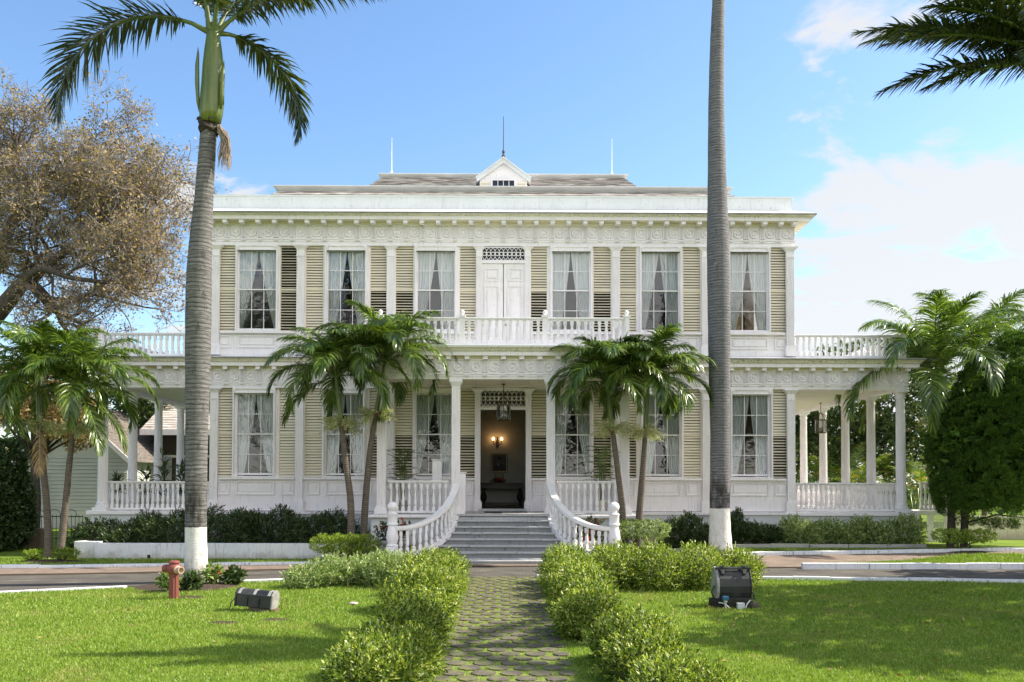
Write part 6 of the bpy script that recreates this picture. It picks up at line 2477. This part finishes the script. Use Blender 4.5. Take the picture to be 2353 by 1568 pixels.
# ------------------------------------------------------------------ outbuilding at the left
YO = 44.0
gx0, gx1 = at(62, 1100, YO).x, at(292, 1100, YO).x
ob = thing('outbuilding', ((gx0 + gx1) / 2, YO, 0), 'white clapboard outbuilding with brown shingle roofs beyond the left verandah', 'building')
CLAP = painted('clapboard paint', (.50, .50, .46), amount=.3)
mb = MB()
ez = at(150, 1046, YO).z
apx, apz = at(165, 925, YO).x, at(165, 925, YO).z
nb = 15
for k in range(nb):
    z0, z1 = .9 + (ez - .9) * k / nb + .035, .9 + (ez - .9) * (k + 1) / nb
    mb.add([(gx0, YO - .075, z0), (gx1, YO - .075, z0), (gx1, YO - .005, z1), (gx0, YO - .005, z1), (gx0, YO, z0), (gx1, YO, z0)], [(0, 1, 2, 3), (4, 5, 1, 0)])
mb.box(gx0, gx1, YO, YO + 6, 0, ez)
mb.box(gx0 - .03, gx1 + .03, YO - .06, YO + .1, 0, .9)
mb.prism([(gx0, ez), (gx1, ez), (apx, apz - .2)], 'y', YO - .0, YO + 6)
mb.build('wall', CLAP, ob)
rf = MB()
for s, xe in ((-1, gx0 - .5), (1, gx1 + .45)):
    n = 16
    for k in range(n):
        f0, f1 = k / n, (k + 1) / n
        xa, xb = xe + (apx - xe) * f0, xe + (apx - xe) * f1
        za, zb = ez - .35 + (apz - ez + .35) * f0, ez - .35 + (apz - ez + .35) * f1
        rf.add([(xa, YO - .5, za + .05), (xa, YO + 6.2, za + .05), (xb, YO + 6.2, zb + .02), (xb, YO - .5, zb + .02), (xa, YO - .5, za), (xa, YO + 6.2, za)], [(0, 1, 2, 3), (4, 5, 1, 0)])
OSH = simple('brown shingles', [(.3, (.05, .042, .035)), (.55, (.15, .125, .105)), (.75, (.36, .32, .28))], .9, 1.0, (9, 9, 16))
rf.build('roof', OSH, ob)
bb = MB()
for s, xe in ((-1, gx0 - .52), (1, gx1 + .47)):
    bb.prism([(apx, apz + .03), (apx, apz - .28), (xe, ez - .62), (xe, ez - .33)], 'y', YO - .56, YO - .5)
bb.build('barge_board', WHITE, ob)
# long wing with the roof seen between the columns
wx0_, wx1_ = gx1 + .2, XC - 8.0
YW2 = 48.0
ze2 = at(350, 990, YW2).z
zr2 = at(350, 925, YW2 + 3).z
wg = MB()
n = 12
for k in range(n):
    f0, f1 = k / n, (k + 1) / n
    ya, yb_ = YW2 - .6 + 3.6 * f0, YW2 - .6 + 3.6 * f1
    za, zb = ze2 + (zr2 - ze2) * f0, ze2 + (zr2 - ze2) * f1
    wg.add([(wx0_ - 1, ya, za + .05), (wx1_, ya, za + .05), (wx1_, yb_, zb + .02), (wx0_ - 1, yb_, zb + .02), (wx0_ - 1, ya, za), (wx1_, ya, za)], [(0, 1, 2, 3), (4, 5, 1, 0)])
wg.build('wing_roof', simple('sunlit shingles', [(.3, (.20, .16, .13)), (.5, (.42, .37, .33)), (.7, (.66, .61, .56))], .9, 1.0, (1.6, 1.6, 24)), ob)
wg = MB()
wg.box(wx0_ - 1, wx1_, YW2 - .68, YW2 - .6, ze2 - .28, ze2 + .04)
wg.build('fascia', WHITE, ob)
wg = MB()
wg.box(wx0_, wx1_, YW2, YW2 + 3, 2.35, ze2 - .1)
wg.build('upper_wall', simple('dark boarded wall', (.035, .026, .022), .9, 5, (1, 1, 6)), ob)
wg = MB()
wg.box(wx0_, wx1_, YW2 - .02, YW2 + .0, 0, 2.35)
wg.box(wx0_, wx1_, YW2 - .06, YW2 - .02, zf(1048, YW2) - .14, zf(1048, YW2))
wg.build('lower_wall', CLAP, ob)
for x_ in (330, 358, 382):
    c0 = at(x_, 1080, YW2 - .1)
    sm = MB()
    sm.box(c0.x - .3, c0.x + .3, YW2 - .09, YW2 - .065, zf(1105, YW2), zf(1052, YW2))
    for k in range(12):
        z = zf(1105, YW2) + k * .105 + .03
        sm.box(c0.x - .27, c0.x + .27, YW2 - .12, YW2 - .09, z, z + .06)
    sm.build('shutter', simple('grey shutter', (.30, .31, .33), .7), ob)
# ladder leaning on the outbuilding
lad = MB()
for x_ in (84, 101):
    p0, p1 = at(x_, 1240, 43.2), at(x_, 1085, 43.8)
    lad.tube([(p0.x, 43.2, 0), tuple(p1)], .03, 6)
for k in range(9):
    t = (k + .5) / 9
    a = Vector((at(84, 1240, 43.2).x, 43.2, 0)).lerp(at(84, 1085, 43.8), t)
    b_ = Vector((at(101, 1240, 43.2).x, 43.2, 0)).lerp(at(101, 1085, 43.8), t)
    lad.tube([a, b_], .02, 5)
tag(lad.build('ladder', KERBW), 'white ladder leaning on the clapboard gable wall', 'ladder')
# iron fence with hooped rails
YI = 33.0
fx0, fx1 = at(0, 1200, YI).x, at(190, 1200, YI).x
zt_, zm_ = at(50, 1178, YI).z, at(50, 1186, YI).z
fe = thing('iron_fence', ((fx0 + fx1) / 2, YI, 0), 'black iron fence with looped tops by the left outbuilding', 'fence')
mb = MB()
mb.box(fx0, fx1, YI - .015, YI + .015, zm_ - .04, zm_)
mb.box(fx0, fx1, YI - .015, YI + .015, .2, .24)
mb.build('rail', IRON, fe)
mb = MB()
n = int((fx1 - fx0) / .14)
for k in range(n + 1):
    x = fx0 + (fx1 - fx0) * k / n
    mb.tube([(x, YI, 0), (x, YI, zm_ + .05)], .011, 5)
mb.build('bar', IRON, fe)['kind'] = 'stuff'
mb = MB()
k = 0
x = fx0
while x < fx1 - .5:
    pts = [(x + .24 - .24 * math.cos(a), YI, zm_ + .26 * math.sin(a)) for a in np.linspace(0, math.pi, 9)]
    mb.tube(pts, .012, 5)
    x += .62
mb.build('hoop', IRON, fe)
red = MB()
red.box(at(38, 1230, 31.5).x, at(105, 1230, 31.5).x, 31.2, 31.5, -.05, at(60, 1214, 31.5).z)
tag(red.build('brick_kerb_wall', BRICK, bevel=.02), 'low red brick wall behind the left palm trunks', 'wall')

# ------------------------------------------------------------------ hydrant
HRED = painted('faded red paint', (.20, .06, .05), amount=.35, grime=(.34, .20, .17), rough=.5)
hp = ground_at(399, 1376)
hx, hy = hp.x, hp.y
hyd = thing('fire_hydrant', (hx, hy, 0), 'faded red pillar fire hydrant standing in front of the left royal palm', 'fire hydrant')
mb = MB()
pts = []
for k in range(40):
    a = 2 * math.pi * k / 40
    q = .098 if k % 5 in (0, 1, 2) else .086
    pts.append((hx + q * math.cos(a), hy + q * math.sin(a)))
mb.prism(pts, 'z', -.03, .54)
mb.build('post', HRED, hyd, 'auto')
mb = MB()
mb.lathe([(.10, .50), (.125, .54), (.15, .58), (.15, .66), (.12, .70), (.098, .71), (.098, .73)], hx, hy, 0, 20)
mb.build('head', HRED, hyd, 'auto')
mb = MB()
mb.lathe([(.09, .725), (.115, .73), (.118, .755), (.1, .775), (.05, .785), (.01, .787)], hx, hy, 0, 20)
mb.build('cap', HRED, hyd, 'auto')
ml = MB()
ml.lathe([(.085, -.13), (.085, -.20), (.075, -.215), (.075, -.225), (.05, -.235), (.01, -.236)], hx, hy, .62, 14, 'x')
ml.build('side_cap', HRED, hyd, 'auto')
mr = MB()
vs = [(.085, .12), (.085, .15), (.065, .16), (.065, .24), (.072, .245), (.072, .27), (.055, .27), (.055, .22), (.01, .22)]
mr.lathe(vs, 0, 0, 0, 16, 'x', caps=False)
ca, sa = math.cos(R(-38)), math.sin(R(-38))
mr.v = [(hx + x * ca - y * sa, hy + x * sa + y * ca, .60 + z) for x, y, z in mr.v]
mr.build('outlet', painted('worn brass outlet', (.42, .30, .22), amount=.6, grime=(.6, .5, .42)), hyd, 'auto')

# ------------------------------------------------------------------ floodlights
MATBLACK = simple('weathered black housing', [(.3, (.014, .015, .016)), (.6, (.03, .031, .032)), (.78, (.09, .085, .08))], .45, 3, bump=.2)
FGLASS = simple('grimy lamp glass', [(.3, (.03, .035, .035)), (.7, (.10, .105, .10))], .25, 6)
WORNMETAL = simple('worn grey metal', [(.3, (.16, .16, .15)), (.7, (.34, .33, .31))], .5, 8)
g0 = ground_at(588, 1404)
fx, fy = g0.x, g0.y
fl1 = thing('floodlight', (fx, fy, 0), 'low black floodlight box with a ribbed back tilted on the left lawn', 'floodlight')


def rot_build(mb, name, mat, parent, c, eul, bevel=.008):
    M = Euler(eul).to_matrix()
    mb.v = [tuple(M @ Vector(v) + Vector(c)) for v in mb.v]
    return mb.build(name, mat, parent, bevel=bevel)


eul = (0, R(4), R(-10))
ctr = (fx, fy, .13)
hwf = .375
mb = MB()
mb.prism([(-.12, -.05), (.13, -.05), (.19, .10), (.16, .21), (.08, .26), (-.02, .255), (-.10, .19)], 'x', -hwf + .035, hwf - .035)
rot_build(mb, 'housing', MATBLACK, fl1, ctr, eul)
for s in (-1, 1):
    mb = MB()
    mb.prism([(-.135, -.06), (.14, -.06), (.205, .10), (.17, .225), (.085, .275), (-.025, .27), (-.115, .2)], 'x', *sorted((s * hwf, s * (hwf - .034))))
    rot_build(mb, 'end_plate', MATBLACK if s < 0 else WORNMETAL, fl1, ctr, eul)
mb = MB()
for x in (-.30, 0, .29):
    mb.prism([(-.112, .175), (-.118, .19), (-.03, .265), (.08, .27), (.08, .255), (-.02, .25)], 'x', x - .025, x + .025)
rot_build(mb, 'strap', WORNMETAL, fl1, ctr, eul, .003)
mb = MB()
mb.prism([(-.118, .165), (-.14, .17), (-.13, .19), (-.105, .19)], 'x', -hwf + .04, hwf - .04)
for x in (-.13, .10):
    mb.prism([(-.12, -.04), (-.145, -.04), (-.14, .12), (-.112, .14)], 'x', x - .012, x + .012)
rot_build(mb, 'rim', MATBLACK, fl1, ctr, eul, .003)
mb = MB()
mb.box(-.12, .40, -.10, .12, -.13, -.06)
rot_build(mb, 'base_block', simple('brown timber block', (.12, .085, .055), .9, 10), fl1, (fx + .03, fy, .13), (0, R(4), R(-10)))
cb = MB()
cb.tube([(fx - .36, fy - .05, .26), (fx - .44, fy - .1, .16), (fx - .46, fy - .12, .0)], .009, 5)
cb.tube([(fx - .1, fy - .2, .02), (fx + .02, fy - .26, .05), (fx + .16, fy - .24, .04), (fx + .28, fy - .22, .01)], .012, 5)
cb.build('cable', IRON, fl1)

g0 = ground_at(1686, 1398)
fx, fy = g0.x, g0.y
fl2 = thing('floodlight', (fx, fy, 0), 'large black floodlight with a curved face on a dark plinth on the right lawn', 'floodlight')
mb = MB()
mb.box(fx - .40, fx + .33, fy - .02, fy + .34, -.03, .16)
mb.lathe([(.16, 0), (.15, .06), (.11, .12), (.03, .15)], fx + .38, fy + .06, -.02, 12)
mb.build('plinth', simple('mossy dark plinth', [(.3, (.012, .011, .01)), (.7, (.05, .045, .03))], .9, 8, bump=.6), fl2, bevel=.01)
prof = [(0.0, .18), (-.05, .30), (-.06, .42), (-.03, .56), (.05, .68), (.10, .74), (.22, .77), (.36, .62), (.42, .42), (.34, .22), (.22, .17)]
mb = MB()
mb.prism([(fy + .04 + y, z) for y, z in prof], 'x', fx - .27, fx + .33)
mb.build('housing', MATBLACK, fl2, bevel=.008)
mb = MB()
pr2 = [(y - .012 if i < 6 else y + .012, z + (.012 if i in (5, 6) else 0)) for i, (y, z) in enumerate(prof)]
mb.prism([(fy + .04 + y, z) for y, z in pr2], 'x', fx - .325, fx - .272)
mb.build('end_plate', WORNMETAL, fl2, bevel=.004)
mb = MB()
mb.prism([(fy + .04 + y, z) for y, z in pr2], 'x', fx + .332, fx + .352)
mb.build('end_plate', MATBLACK, fl2, bevel=.004)
mb = MB()
mb.box(fx - .33, fx + .36, fy + .07, fy + .12, .735, .775)
for x in (-.20, .22):
    mb.box(fx + x - .025, fx + x + .025, fy + .05, fy + .2, .775, .80)
    mb.prism([(fy + .06, .735), (fy + .015, .66), (fy + .035, .65), (fy + .09, .73)], 'x', fx + x - .03, fx + x + .03)
mb.build('hood_rail', MATBLACK, fl2, bevel=.004)
mb = MB()
mb.tube([(fx + .345, fy + .1, .36), (fx + .42, fy + .1, .25), (fx + .42, fy + .1, .17)], .018, 6)
mb.tube([(fx - .345, fy + .1, .42), (fx - .40, fy + .1, .30), (fx - .36, fy + .1, .17)], .018, 6)
mb.box(fx - .30, fx + .42, fy + .0, fy + .05, .165, .195)
mb.build('bracket', MATBLACK, fl2)
bx_, by_ = at(1667, 1398, fy - .12).x, fy - .12
mb = MB()
mb.lathe([(.018, -.02), (.018, .13)], bx_, by_, 0, 8)
mb.lathe([(.035, .13), (.035, .165)], bx_, by_, 0, 10)
sn = thing('garden_sensor', (bx_, by_, 0), 'small blue capped sensor on a short post before the right floodlight', 'sensor')
mb.build('post', painted('pale plastic', (.5, .52, .48), amount=.3), sn)
mb = MB()
mb.box(bx_ - .06, bx_ + .06, by_ - .045, by_ + .045, .166, .25)
mb.build('cap', simple('blue plastic cap', (.03, .12, .22), .35), sn, bevel=.02)
bx_ = at(1702, 1398, fy - .1).x
mb = MB()
mb.box(bx_ - .07, bx_ + .07, by_ - .02, by_ + .06, -.01, .105)
mb.box(bx_ - .075, bx_ + .075, by_ - .025, by_ + .065, .105, .115)
tag(mb.build('junction_box', painted('pale grey box', (.55, .58, .6), amount=.4), bevel=.006), 'pale grey junction box lying at the foot of the right floodlight', 'junction box')
mb = MB()
mb.tube([(bx_ + .09, by_ + .02, .01), (bx_ + .13, by_ + .04, .09), (bx_ + .2, by_ + .08, .16)], .012, 6)
mb.tube([(bx_ - .42, by_ + .03, .12), (bx_ - .34, by_ + .0, .115), (bx_ - .26, by_ - .01, .06), (bx_ - .2, by_ - .02, .005)], .011, 6)
tag(mb.build('cable', painted('white cable', (.6, .6, .58))), 'loose white cable ends beside the junction box', 'cable')
# a pale stone on the left lawn
q = ground_at(812, 1389)
mb = MB()
mb.lathe([(.03, -.005), (.11, .01), (.10, .03), (.05, .045), (.005, .05)], q.x, q.y, 0, 9)
o = tag(mb.build('stone', painted('pale stone', (.45, .38, .33), amount=.5), None, True), 'small pale stone lying on the left lawn near the hedge', 'stone')

# ------------------------------------------------------------------ hall seen through the open front door
hy = HALLY
ct = thing('console_table', (HX(-.03), hy - .32, FLOOR), 'dark carved console table with bulbous legs in the entrance hall', 'table')
mb = MB()
tw = .86
mb.box(HX(-.03 - tw), HX(-.03 + tw), hy - .62, hy - .04, FLOOR + .94, FLOOR + 1.0)
mb.box(HX(-.03 - tw + .04), HX(-.03 + tw - .04), hy - .59, hy - .07, FLOOR + .76, FLOOR + .94)
mb.build('top', DARKWOOD, ct, bevel=.01)
for s in (-1, 1):
    for y in (hy - .52, hy - .13):
        lg = MB()
        x = HX(-.03 + s * (tw - .12))
        lg.lathe([(.05, .09), (.06, .12), (.04, .16), (.04, .22), (.075, .27), (.125, .36), (.13, .46), (.09, .55), (.05, .6), (.045, .66), (.07, .7), (.07, .76)], x, y, FLOOR, 14)
        lg.box(x - .07, x + .07, y - .07, y + .07, FLOOR, FLOOR + .09)
        lg.build('leg', DARKWOOD, ct, 'auto')
mb = MB()
mb.box(HX(-.03 - tw + .13), HX(-.03 + tw - .13), hy - .40, hy - .26, FLOOR + .10, FLOOR + .2)
mb.build('stretcher', DARKWOOD, ct, bevel=.01)
bw_ = thing('flower_bowl', (HX(-.17), hy - .33, FLOOR + 1.0), 'dark bowl of red flowers on the console table', 'flower bowl')
mb = MB()
mb.lathe([(.06, 0), (.09, .01), (.17, .07), (.18, .09), (.15, .08)], HX(-.17), hy - .33, FLOOR + 1.0, 14)
mb.build('bowl', BRASS, bw_, True)
A = np.array([HX(-.17), hy - .33, FLOOR + 1.08]) + rng.normal(0, 1, (60, 3)) * np.array([.12, .06, .03])
V, F = sprigs(A, unit(rng.normal(size=A.shape) + np.array([0, 0, 1.0])), 5, np.full(60, .06), .06, .04, 1.2)
np_build('flower', V, F, REDFLOWER, bw_)
A = np.array([HX(-.17), hy - .33, FLOOR + 1.06]) + rng.normal(0, 1, (50, 3)) * np.array([.16, .07, .02])
V, F = sprigs(A, unit(rng.normal(size=A.shape) + np.array([0, 0, .6])), 5, np.full(50, .08), .08, .04, 1.2)
np_build('foliage', V, F, DARKLEAF, bw_)
# portrait
pc_ = at(1147.5, 1064, hy)
pa = thing('portrait', (pc_.x, hy, pc_.z - .55), 'dim framed portrait of a man in a dark suit on the hall wall', 'painting')
pw_, ph_ = .33, .38
mb = MB()
for (a, b_, c0, d0) in ((-pw_, pw_, ph_ - .045, ph_), (-pw_, pw_, -ph_, -ph_ + .045), (-pw_, -pw_ + .045, -ph_ + .045, ph_ - .045), (pw_ - .045, pw_, -ph_ + .045, ph_ - .045)):
    mb.box(pc_.x + a, pc_.x + b_, hy - .06, hy - .005, pc_.z + c0, pc_.z + d0)
mb.build('frame', GOLD, pa, bevel=.008)
mb = MB()
e = .022
for (a, b_, c0, d0) in ((-pw_ - e, pw_ + e, ph_, ph_ + e), (-pw_ - e, pw_ + e, -ph_ - e, -ph_), (-pw_ - e, -pw_, -ph_, ph_), (pw_, pw_ + e, -ph_, ph_)):
    mb.box(pc_.x + a, pc_.x + b_, hy - .05, hy - .005, pc_.z + c0, pc_.z + d0)
mb.build('outer_frame', DARKWOOD, pa)
mb = MB()
mb.box(pc_.x - pw_ + .045, pc_.x + pw_ - .045, hy - .03, hy - .01, pc_.z - ph_ + .045, pc_.z + ph_ - .045)
cv = mb.build('canvas', simple('dark portrait ground', (.055, .055, .06), .6, 3), pa)


def disc(cx, cz, rx, rz, y, n=20):
    return [(cx + rx * math.cos(2 * math.pi * k / n), y, cz + rz * math.sin(2 * math.pi * k / n)) for k in range(n)]


mb = MB()
yq = hy - .033
mb.add([(pc_.x + x, yq, pc_.z + z) for x, z in ((-.26, -.33), (.27, -.33), (.27, -.17), (.19, -.09), (.07, -.03), (-.05, -.03), (-.16, -.10), (-.25, -.2))], [tuple(range(8))])
mb.build('figure', simple('dark painted coat', (.02, .02, .024), .6), cv)
mb = MB()
mb.add(disc(pc_.x - .01, pc_.z + .10, .085, .12, yq - .002), [tuple(range(20))])
mb.build('face', simple('painted face', (.10, .075, .06), .6, 20), cv)
mb = MB()
mb.add(disc(pc_.x - .005, pc_.z + .185, .10, .065, yq - .004), [tuple(range(20))])
mb.build('hair', simple('painted hair', (.012, .011, .011), .6), cv)
mb = MB()
mb.add([(pc_.x + x, yq - .004, pc_.z + z) for x, z in ((-.06, -.02), (-.085, -.05), (-.03, -.13), (.0, -.05))], [(0, 1, 2, 3)])
mb.build('collar', simple('painted collar', (.28, .28, .28), .6), cv)
pq = at(1147, 1093.5, hy)
pg = thing('name_plaque', (pq.x, hy, pq.z - .1), 'small black plaque with two lines of gilt lettering under the portrait', 'plaque')
mb = MB()
mb.box(pq.x - .19, pq.x + .19, hy - .03, hy - .004, pq.z - .09, pq.z + .09)
mb.build('board', DARKWOOD, pg, bevel=.008)
mb = MB()
for (z, x0, x1) in ((.02, -.14, -.01), (.02, .02, .14), (-.045, -.10, -.015), (-.045, .02, .11)):
    x = x0
    while x < x1 - .012:
        w_ = .016
        mb.box(pq.x + x, pq.x + x + w_, hy - .034, hy - .03, pq.z + z, pq.z + z + .035)
        x += .022
mb.build('lettering', GOLD, pg)
# double sconce, lit
sq = at(1143, 1018, hy)
so = thing('wall_sconce', (sq.x, hy, sq.z - .3), 'dark two arm wall sconce with two glowing bulbs above the portrait', 'wall lamp')
mb = MB()
pts = [(0, .26), (.035, .22), (.035, .12), (.06, .07), (.085, .0), (.06, -.06), (.075, -.13), (.045, -.2), (0, -.25)]
poly = [(sq.x + x, sq.z + z) for x, z in pts] + [(sq.x - x, sq.z + z) for x, z in pts[::-1][1:-1]]
mb.prism(poly, 'y', hy - .045, hy - .003)
mb.build('back_plate', DARKWOOD, so, bevel=.006)
bulb = bpy.data.materials.new('warm bulb')
bulb.use_nodes = True
pb_ = bulb.node_tree.nodes['Principled BSDF']
pb_.inputs['Emission Color'].default_value = (1.0, .50, .18, 1)
pb_.inputs['Emission Strength'].default_value = 6
pb_.inputs['Base Color'].default_value = (.9, .6, .3, 1)
for s in (-1, 1):
    mb = MB()
    x = sq.x + s * .17
    mb.tube([(sq.x + s * .03, hy - .05, sq.z - .04), (sq.x + s * .09, hy - .14, sq.z - .09), (x, hy - .16, sq.z - .03), (x, hy - .16, sq.z + .06)], .014, 6)
    mb.lathe([(.015, .04), (.045, .06), (.03, .075), (.02, .1)], x, hy - .16, sq.z, 10)
    ar = mb.build('arm', BRASS, so, True)
    mb = MB()
    mb.lathe([(.02, .10), (.045, .135), (.05, .165), (.035, .20), (.008, .225)], x, hy - .16, sq.z, 12)
    mb.build('bulb', bulb, so, True)
    ld_ = bpy.data.lights.new('sconce_light', 'POINT')
    ld_.energy = .45
    ld_.color = (1.0, .55, .24)
    ld_.shadow_soft_size = .06
    lo_ = bpy.data.objects.new('sconce_light', ld_)
    COL.objects.link(lo_)
    lo_.parent = so
    lo_.location = Vector((x, hy - .3, sq.z + .17)) - WL[so.name]


# lanterns
def lantern(label, p, ztop, r, h, group=None):
    """six sided glass lantern hanging on a rod from ztop; p = centre of the glass body"""
    lt = thing('hanging_lantern', (p.x, p.y, p.z - h / 2), label, 'lantern', group)
    mb = MB()
    mb.tube([(p.x, p.y, p.z + h / 2 + .30), (p.x, p.y, ztop)], .012, 6)
    mb.lathe([(.06, ztop - .03), (.06, ztop)], p.x, p.y, 0, 10)
    mb.build('rod', BRASS, lt)
    mb = MB()
    n = 6
    cor = [(p.x + r * math.cos(2 * math.pi * (k + .5) / n), p.y + r * math.sin(2 * math.pi * (k + .5) / n)) for k in range(n)]
    for k in range(n):
        a, b_ = cor[k], cor[(k + 1) % n]
        mb.tube([(*a, p.z - h / 2), (*a, p.z + h / 2)], .012, 5)
        for z in (-h / 2, h / 2):
            mb.tube([(*a, p.z + z), (*b_, p.z + z)], .013, 5)
        mb.tube([(*a, p.z + h / 2), ((a[0] + p.x) / 2 + (a[0] - p.x) * .12, (a[1] + p.y) / 2 + (a[1] - p.y) * .12, p.z + h / 2 + .19), (p.x, p.y, p.z + h / 2 + .31)], .012, 5)
    for k in range(4):
        a = k * math.pi / 2
        mb.tube([(p.x + .06 * math.cos(a), p.y + .06 * math.sin(a), p.z - h / 2 + .05), (p.x + .06 * math.cos(a), p.y + .06 * math.sin(a), p.z - h / 2 + .22)], .014, 6)
    mb.lathe([(.1, p.z - h / 2), (.1, p.z - h / 2 + .05)], p.x, p.y, 0, 10)
    mb.build('frame', BRASS, lt)
    mb = MB()
    mb.lathe([(r * .97, p.z - h / 2), (r * .97, p.z + h / 2)], p.x, p.y, 0, 6, caps=False)
    mb.build('glass', glass_mat('lantern glass', 1.5), lt)


lp = at(1157, 949, 28.6)
lantern('six sided glass lantern hanging under the portico before the front door', lp, zPa + .005, .24, .50)
lp = at(2005 - 0, 1050, 33.0)
lp2 = at(1886, 980, 36.0)
lantern('glass lantern hanging from the right verandah ceiling', Vector((lp2.x, 36.0, lp2.z)), zL['archi0'] + .10, .26, .55)

# doormat, low white posts behind the left stair rail, notice on the portico
mb = MB()
mb.box(HX(-.62), HX(.82), 28.3, 29.2, FLOOR, FLOOR + .02)
tag(mb.build('doormat', simple('black doormat', (.015, .015, .016), .95, 60)), 'black doormat on the portico floor before the door', 'doormat')
for (x_, yt_, Yq, w_, lab) in ((1005, 1056, 28.3, 22, 'white square post with a moulded cap standing inside the left portico rail'), (1048, 1050, 28.0, 10, 'white post partly hidden behind the inner left portico column'), (1063, 1085, 27.5, 14, 'shorter white post beside the top of the steps')):
    c0 = at(x_, yt_, Yq)
    hw_ = w_ / 140
    mb = MB()
    mb.box(c0.x - hw_, c0.x + hw_, Yq - hw_, Yq + hw_, FLOOR, c0.z - .06)
    mb.taper(c0.x - hw_, c0.x + hw_, Yq - hw_, Yq + hw_, c0.z - .06, c0.z - .02, .03)
    mb.box(c0.x - hw_ - .035, c0.x + hw_ + .035, Yq - hw_ - .035, Yq + hw_ + .035, c0.z - .02, c0.z)
    tag(mb.build('ramp_post', WHITE, bevel=.005), lab, 'post')


# potted plants
def pot(mb, x, y, z, r, h):
    mb.lathe([(r * .7, 0), (r * .75, .02), (r * .95, h * .85), (r * 1.08, h * .86), (r * 1.1, h), (r * .95, h), (r * .9, h * .9)], x, y, z, 18)


POTW = painted('pale pot', (.6, .58, .52), amount=.5)
for (x_, Yq, lab, s) in ((925, 28.9, 'feathery potted palm beside the left portico window', -1), (1383, 28.9, 'feathery potted palm beside the right portico window', 1)):
    c0 = at(x_, 1100, Yq)
    pp_ = thing('potted_palm', (c0.x, Yq, FLOOR), lab, 'potted plant')
    mb = MB()
    pot(mb, c0.x, Yq, FLOOR, .22, .42)
    mb.build('pot', POTW, pp_, True)
    st = MB()
    for k in range(7):
        a = k * .9
        tx, ty = .12 * math.cos(a), .12 * math.sin(a)
        st.tube([(c0.x + tx * .4, Yq + ty * .4, FLOOR + .38), (c0.x + tx, Yq + ty, FLOOR + 1.5 + .12 * k)], .014, 6)
    st.build('stem', SHAFT, pp_)
    parts = []
    for k in range(34):
        a = k * 2.4
        z = .9 + 1.15 * (k / 33)
        V, FF = frond(L=rng.uniform(.55, .8), pitch=R(rng.uniform(15, 60)), bend=R(rng.uniform(30, 80)), yaw=a, nl=13, ll=.2, lw=.022, vee=.2, droop=.3, rad=.006)
        np_build('frond', V + np.array([c0.x + .1 * math.cos(a * .9), Yq + .1 * math.sin(a * .9), FLOOR + z]), FF, [DARKLEAF, RACHIS], pp_, midx=[0, 1])
for (x_, Yq, lab, hz) in ((885, 25.6, 'pale pot with a leafy red flowered plant behind the left newel post', .62), (1345, 25.8, 'pale pot of red flowers behind the right curved balustrade', .62)):
    c0 = at(x_ + 8, 1250, Yq)
    if x_ > 1300:
        c0 = at(1352, 1250, Yq)
    else:
        c0 = at(905, 1250, Yq)
    po = thing('flower_pot', (c0.x, Yq, 0), lab, 'potted plant')
    mb = MB()
    pot(mb, c0.x, Yq, 0, .36, .66)
    mb.build('pot', POTW, po, True)
    A = np.array([c0.x, Yq, .85]) + rng.normal(0, 1, (90, 3)) * np.array([.24, .18, .16])
    V, F = sprigs(A, unit(rng.normal(size=A.shape) + np.array([0, 0, .7])), 6, np.full(len(A), .16), .16, .06, 1.0)
    np_build('foliage', V, F, DARKLEAF, po)
    A = np.array([c0.x + .05, Yq - .1, 1.0]) + rng.normal(0, 1, (26, 3)) * np.array([.22, .12, .13])
    V, F = sprigs(A, unit(rng.normal(size=A.shape) + np.array([0, 0, .7])), 9, np.full(len(A), .05), .07, .05, 1.5)
    np_build('flower', V, F, REDFLOWER, po)
# plants standing in the left verandah
for (x_, Yq, h_, lab) in ((268, 31.2, 1.25, 'low strappy potted plant in the left verandah by the corner column'), (335, 33.0, 1.5, 'bushy potted plant beyond the second left column'), (375, 32.2, 2.1, 'tall dark potted plant between the left verandah columns'), (418, 32.6, 1.7, 'leafy potted plant beside the palm trunk in the left verandah')):
    c0 = at(x_, 1100, Yq)
    vp = thing('verandah_plant', (c0.x, Yq, FLOOR), lab, 'potted plant', 'potted plants in the left verandah')
    mb = MB()
    pot(mb, c0.x, Yq, FLOOR, .22, .38)
    mb.build('pot', POTW, vp, True)
    k = 70
    A = np.array([c0.x, Yq, FLOOR + .4]) + np.stack([rng.normal(0, .05, k), rng.normal(0, .05, k), rng.uniform(0, h_ - .5, k)], 1)
    D = unit(np.stack([rng.normal(0, 1, k), rng.normal(0, .7, k), rng.uniform(.2, 1.2, k)], 1))
    V, F = leaves(A, D, rng.uniform(.35, .65, k), rng.uniform(.05, .08, k), np.tile([0, 0, 1.0], (k, 1)), .16)
    np_build('foliage', V, F, DARKLEAF, vp)

print('balusters as parts', NB[0])
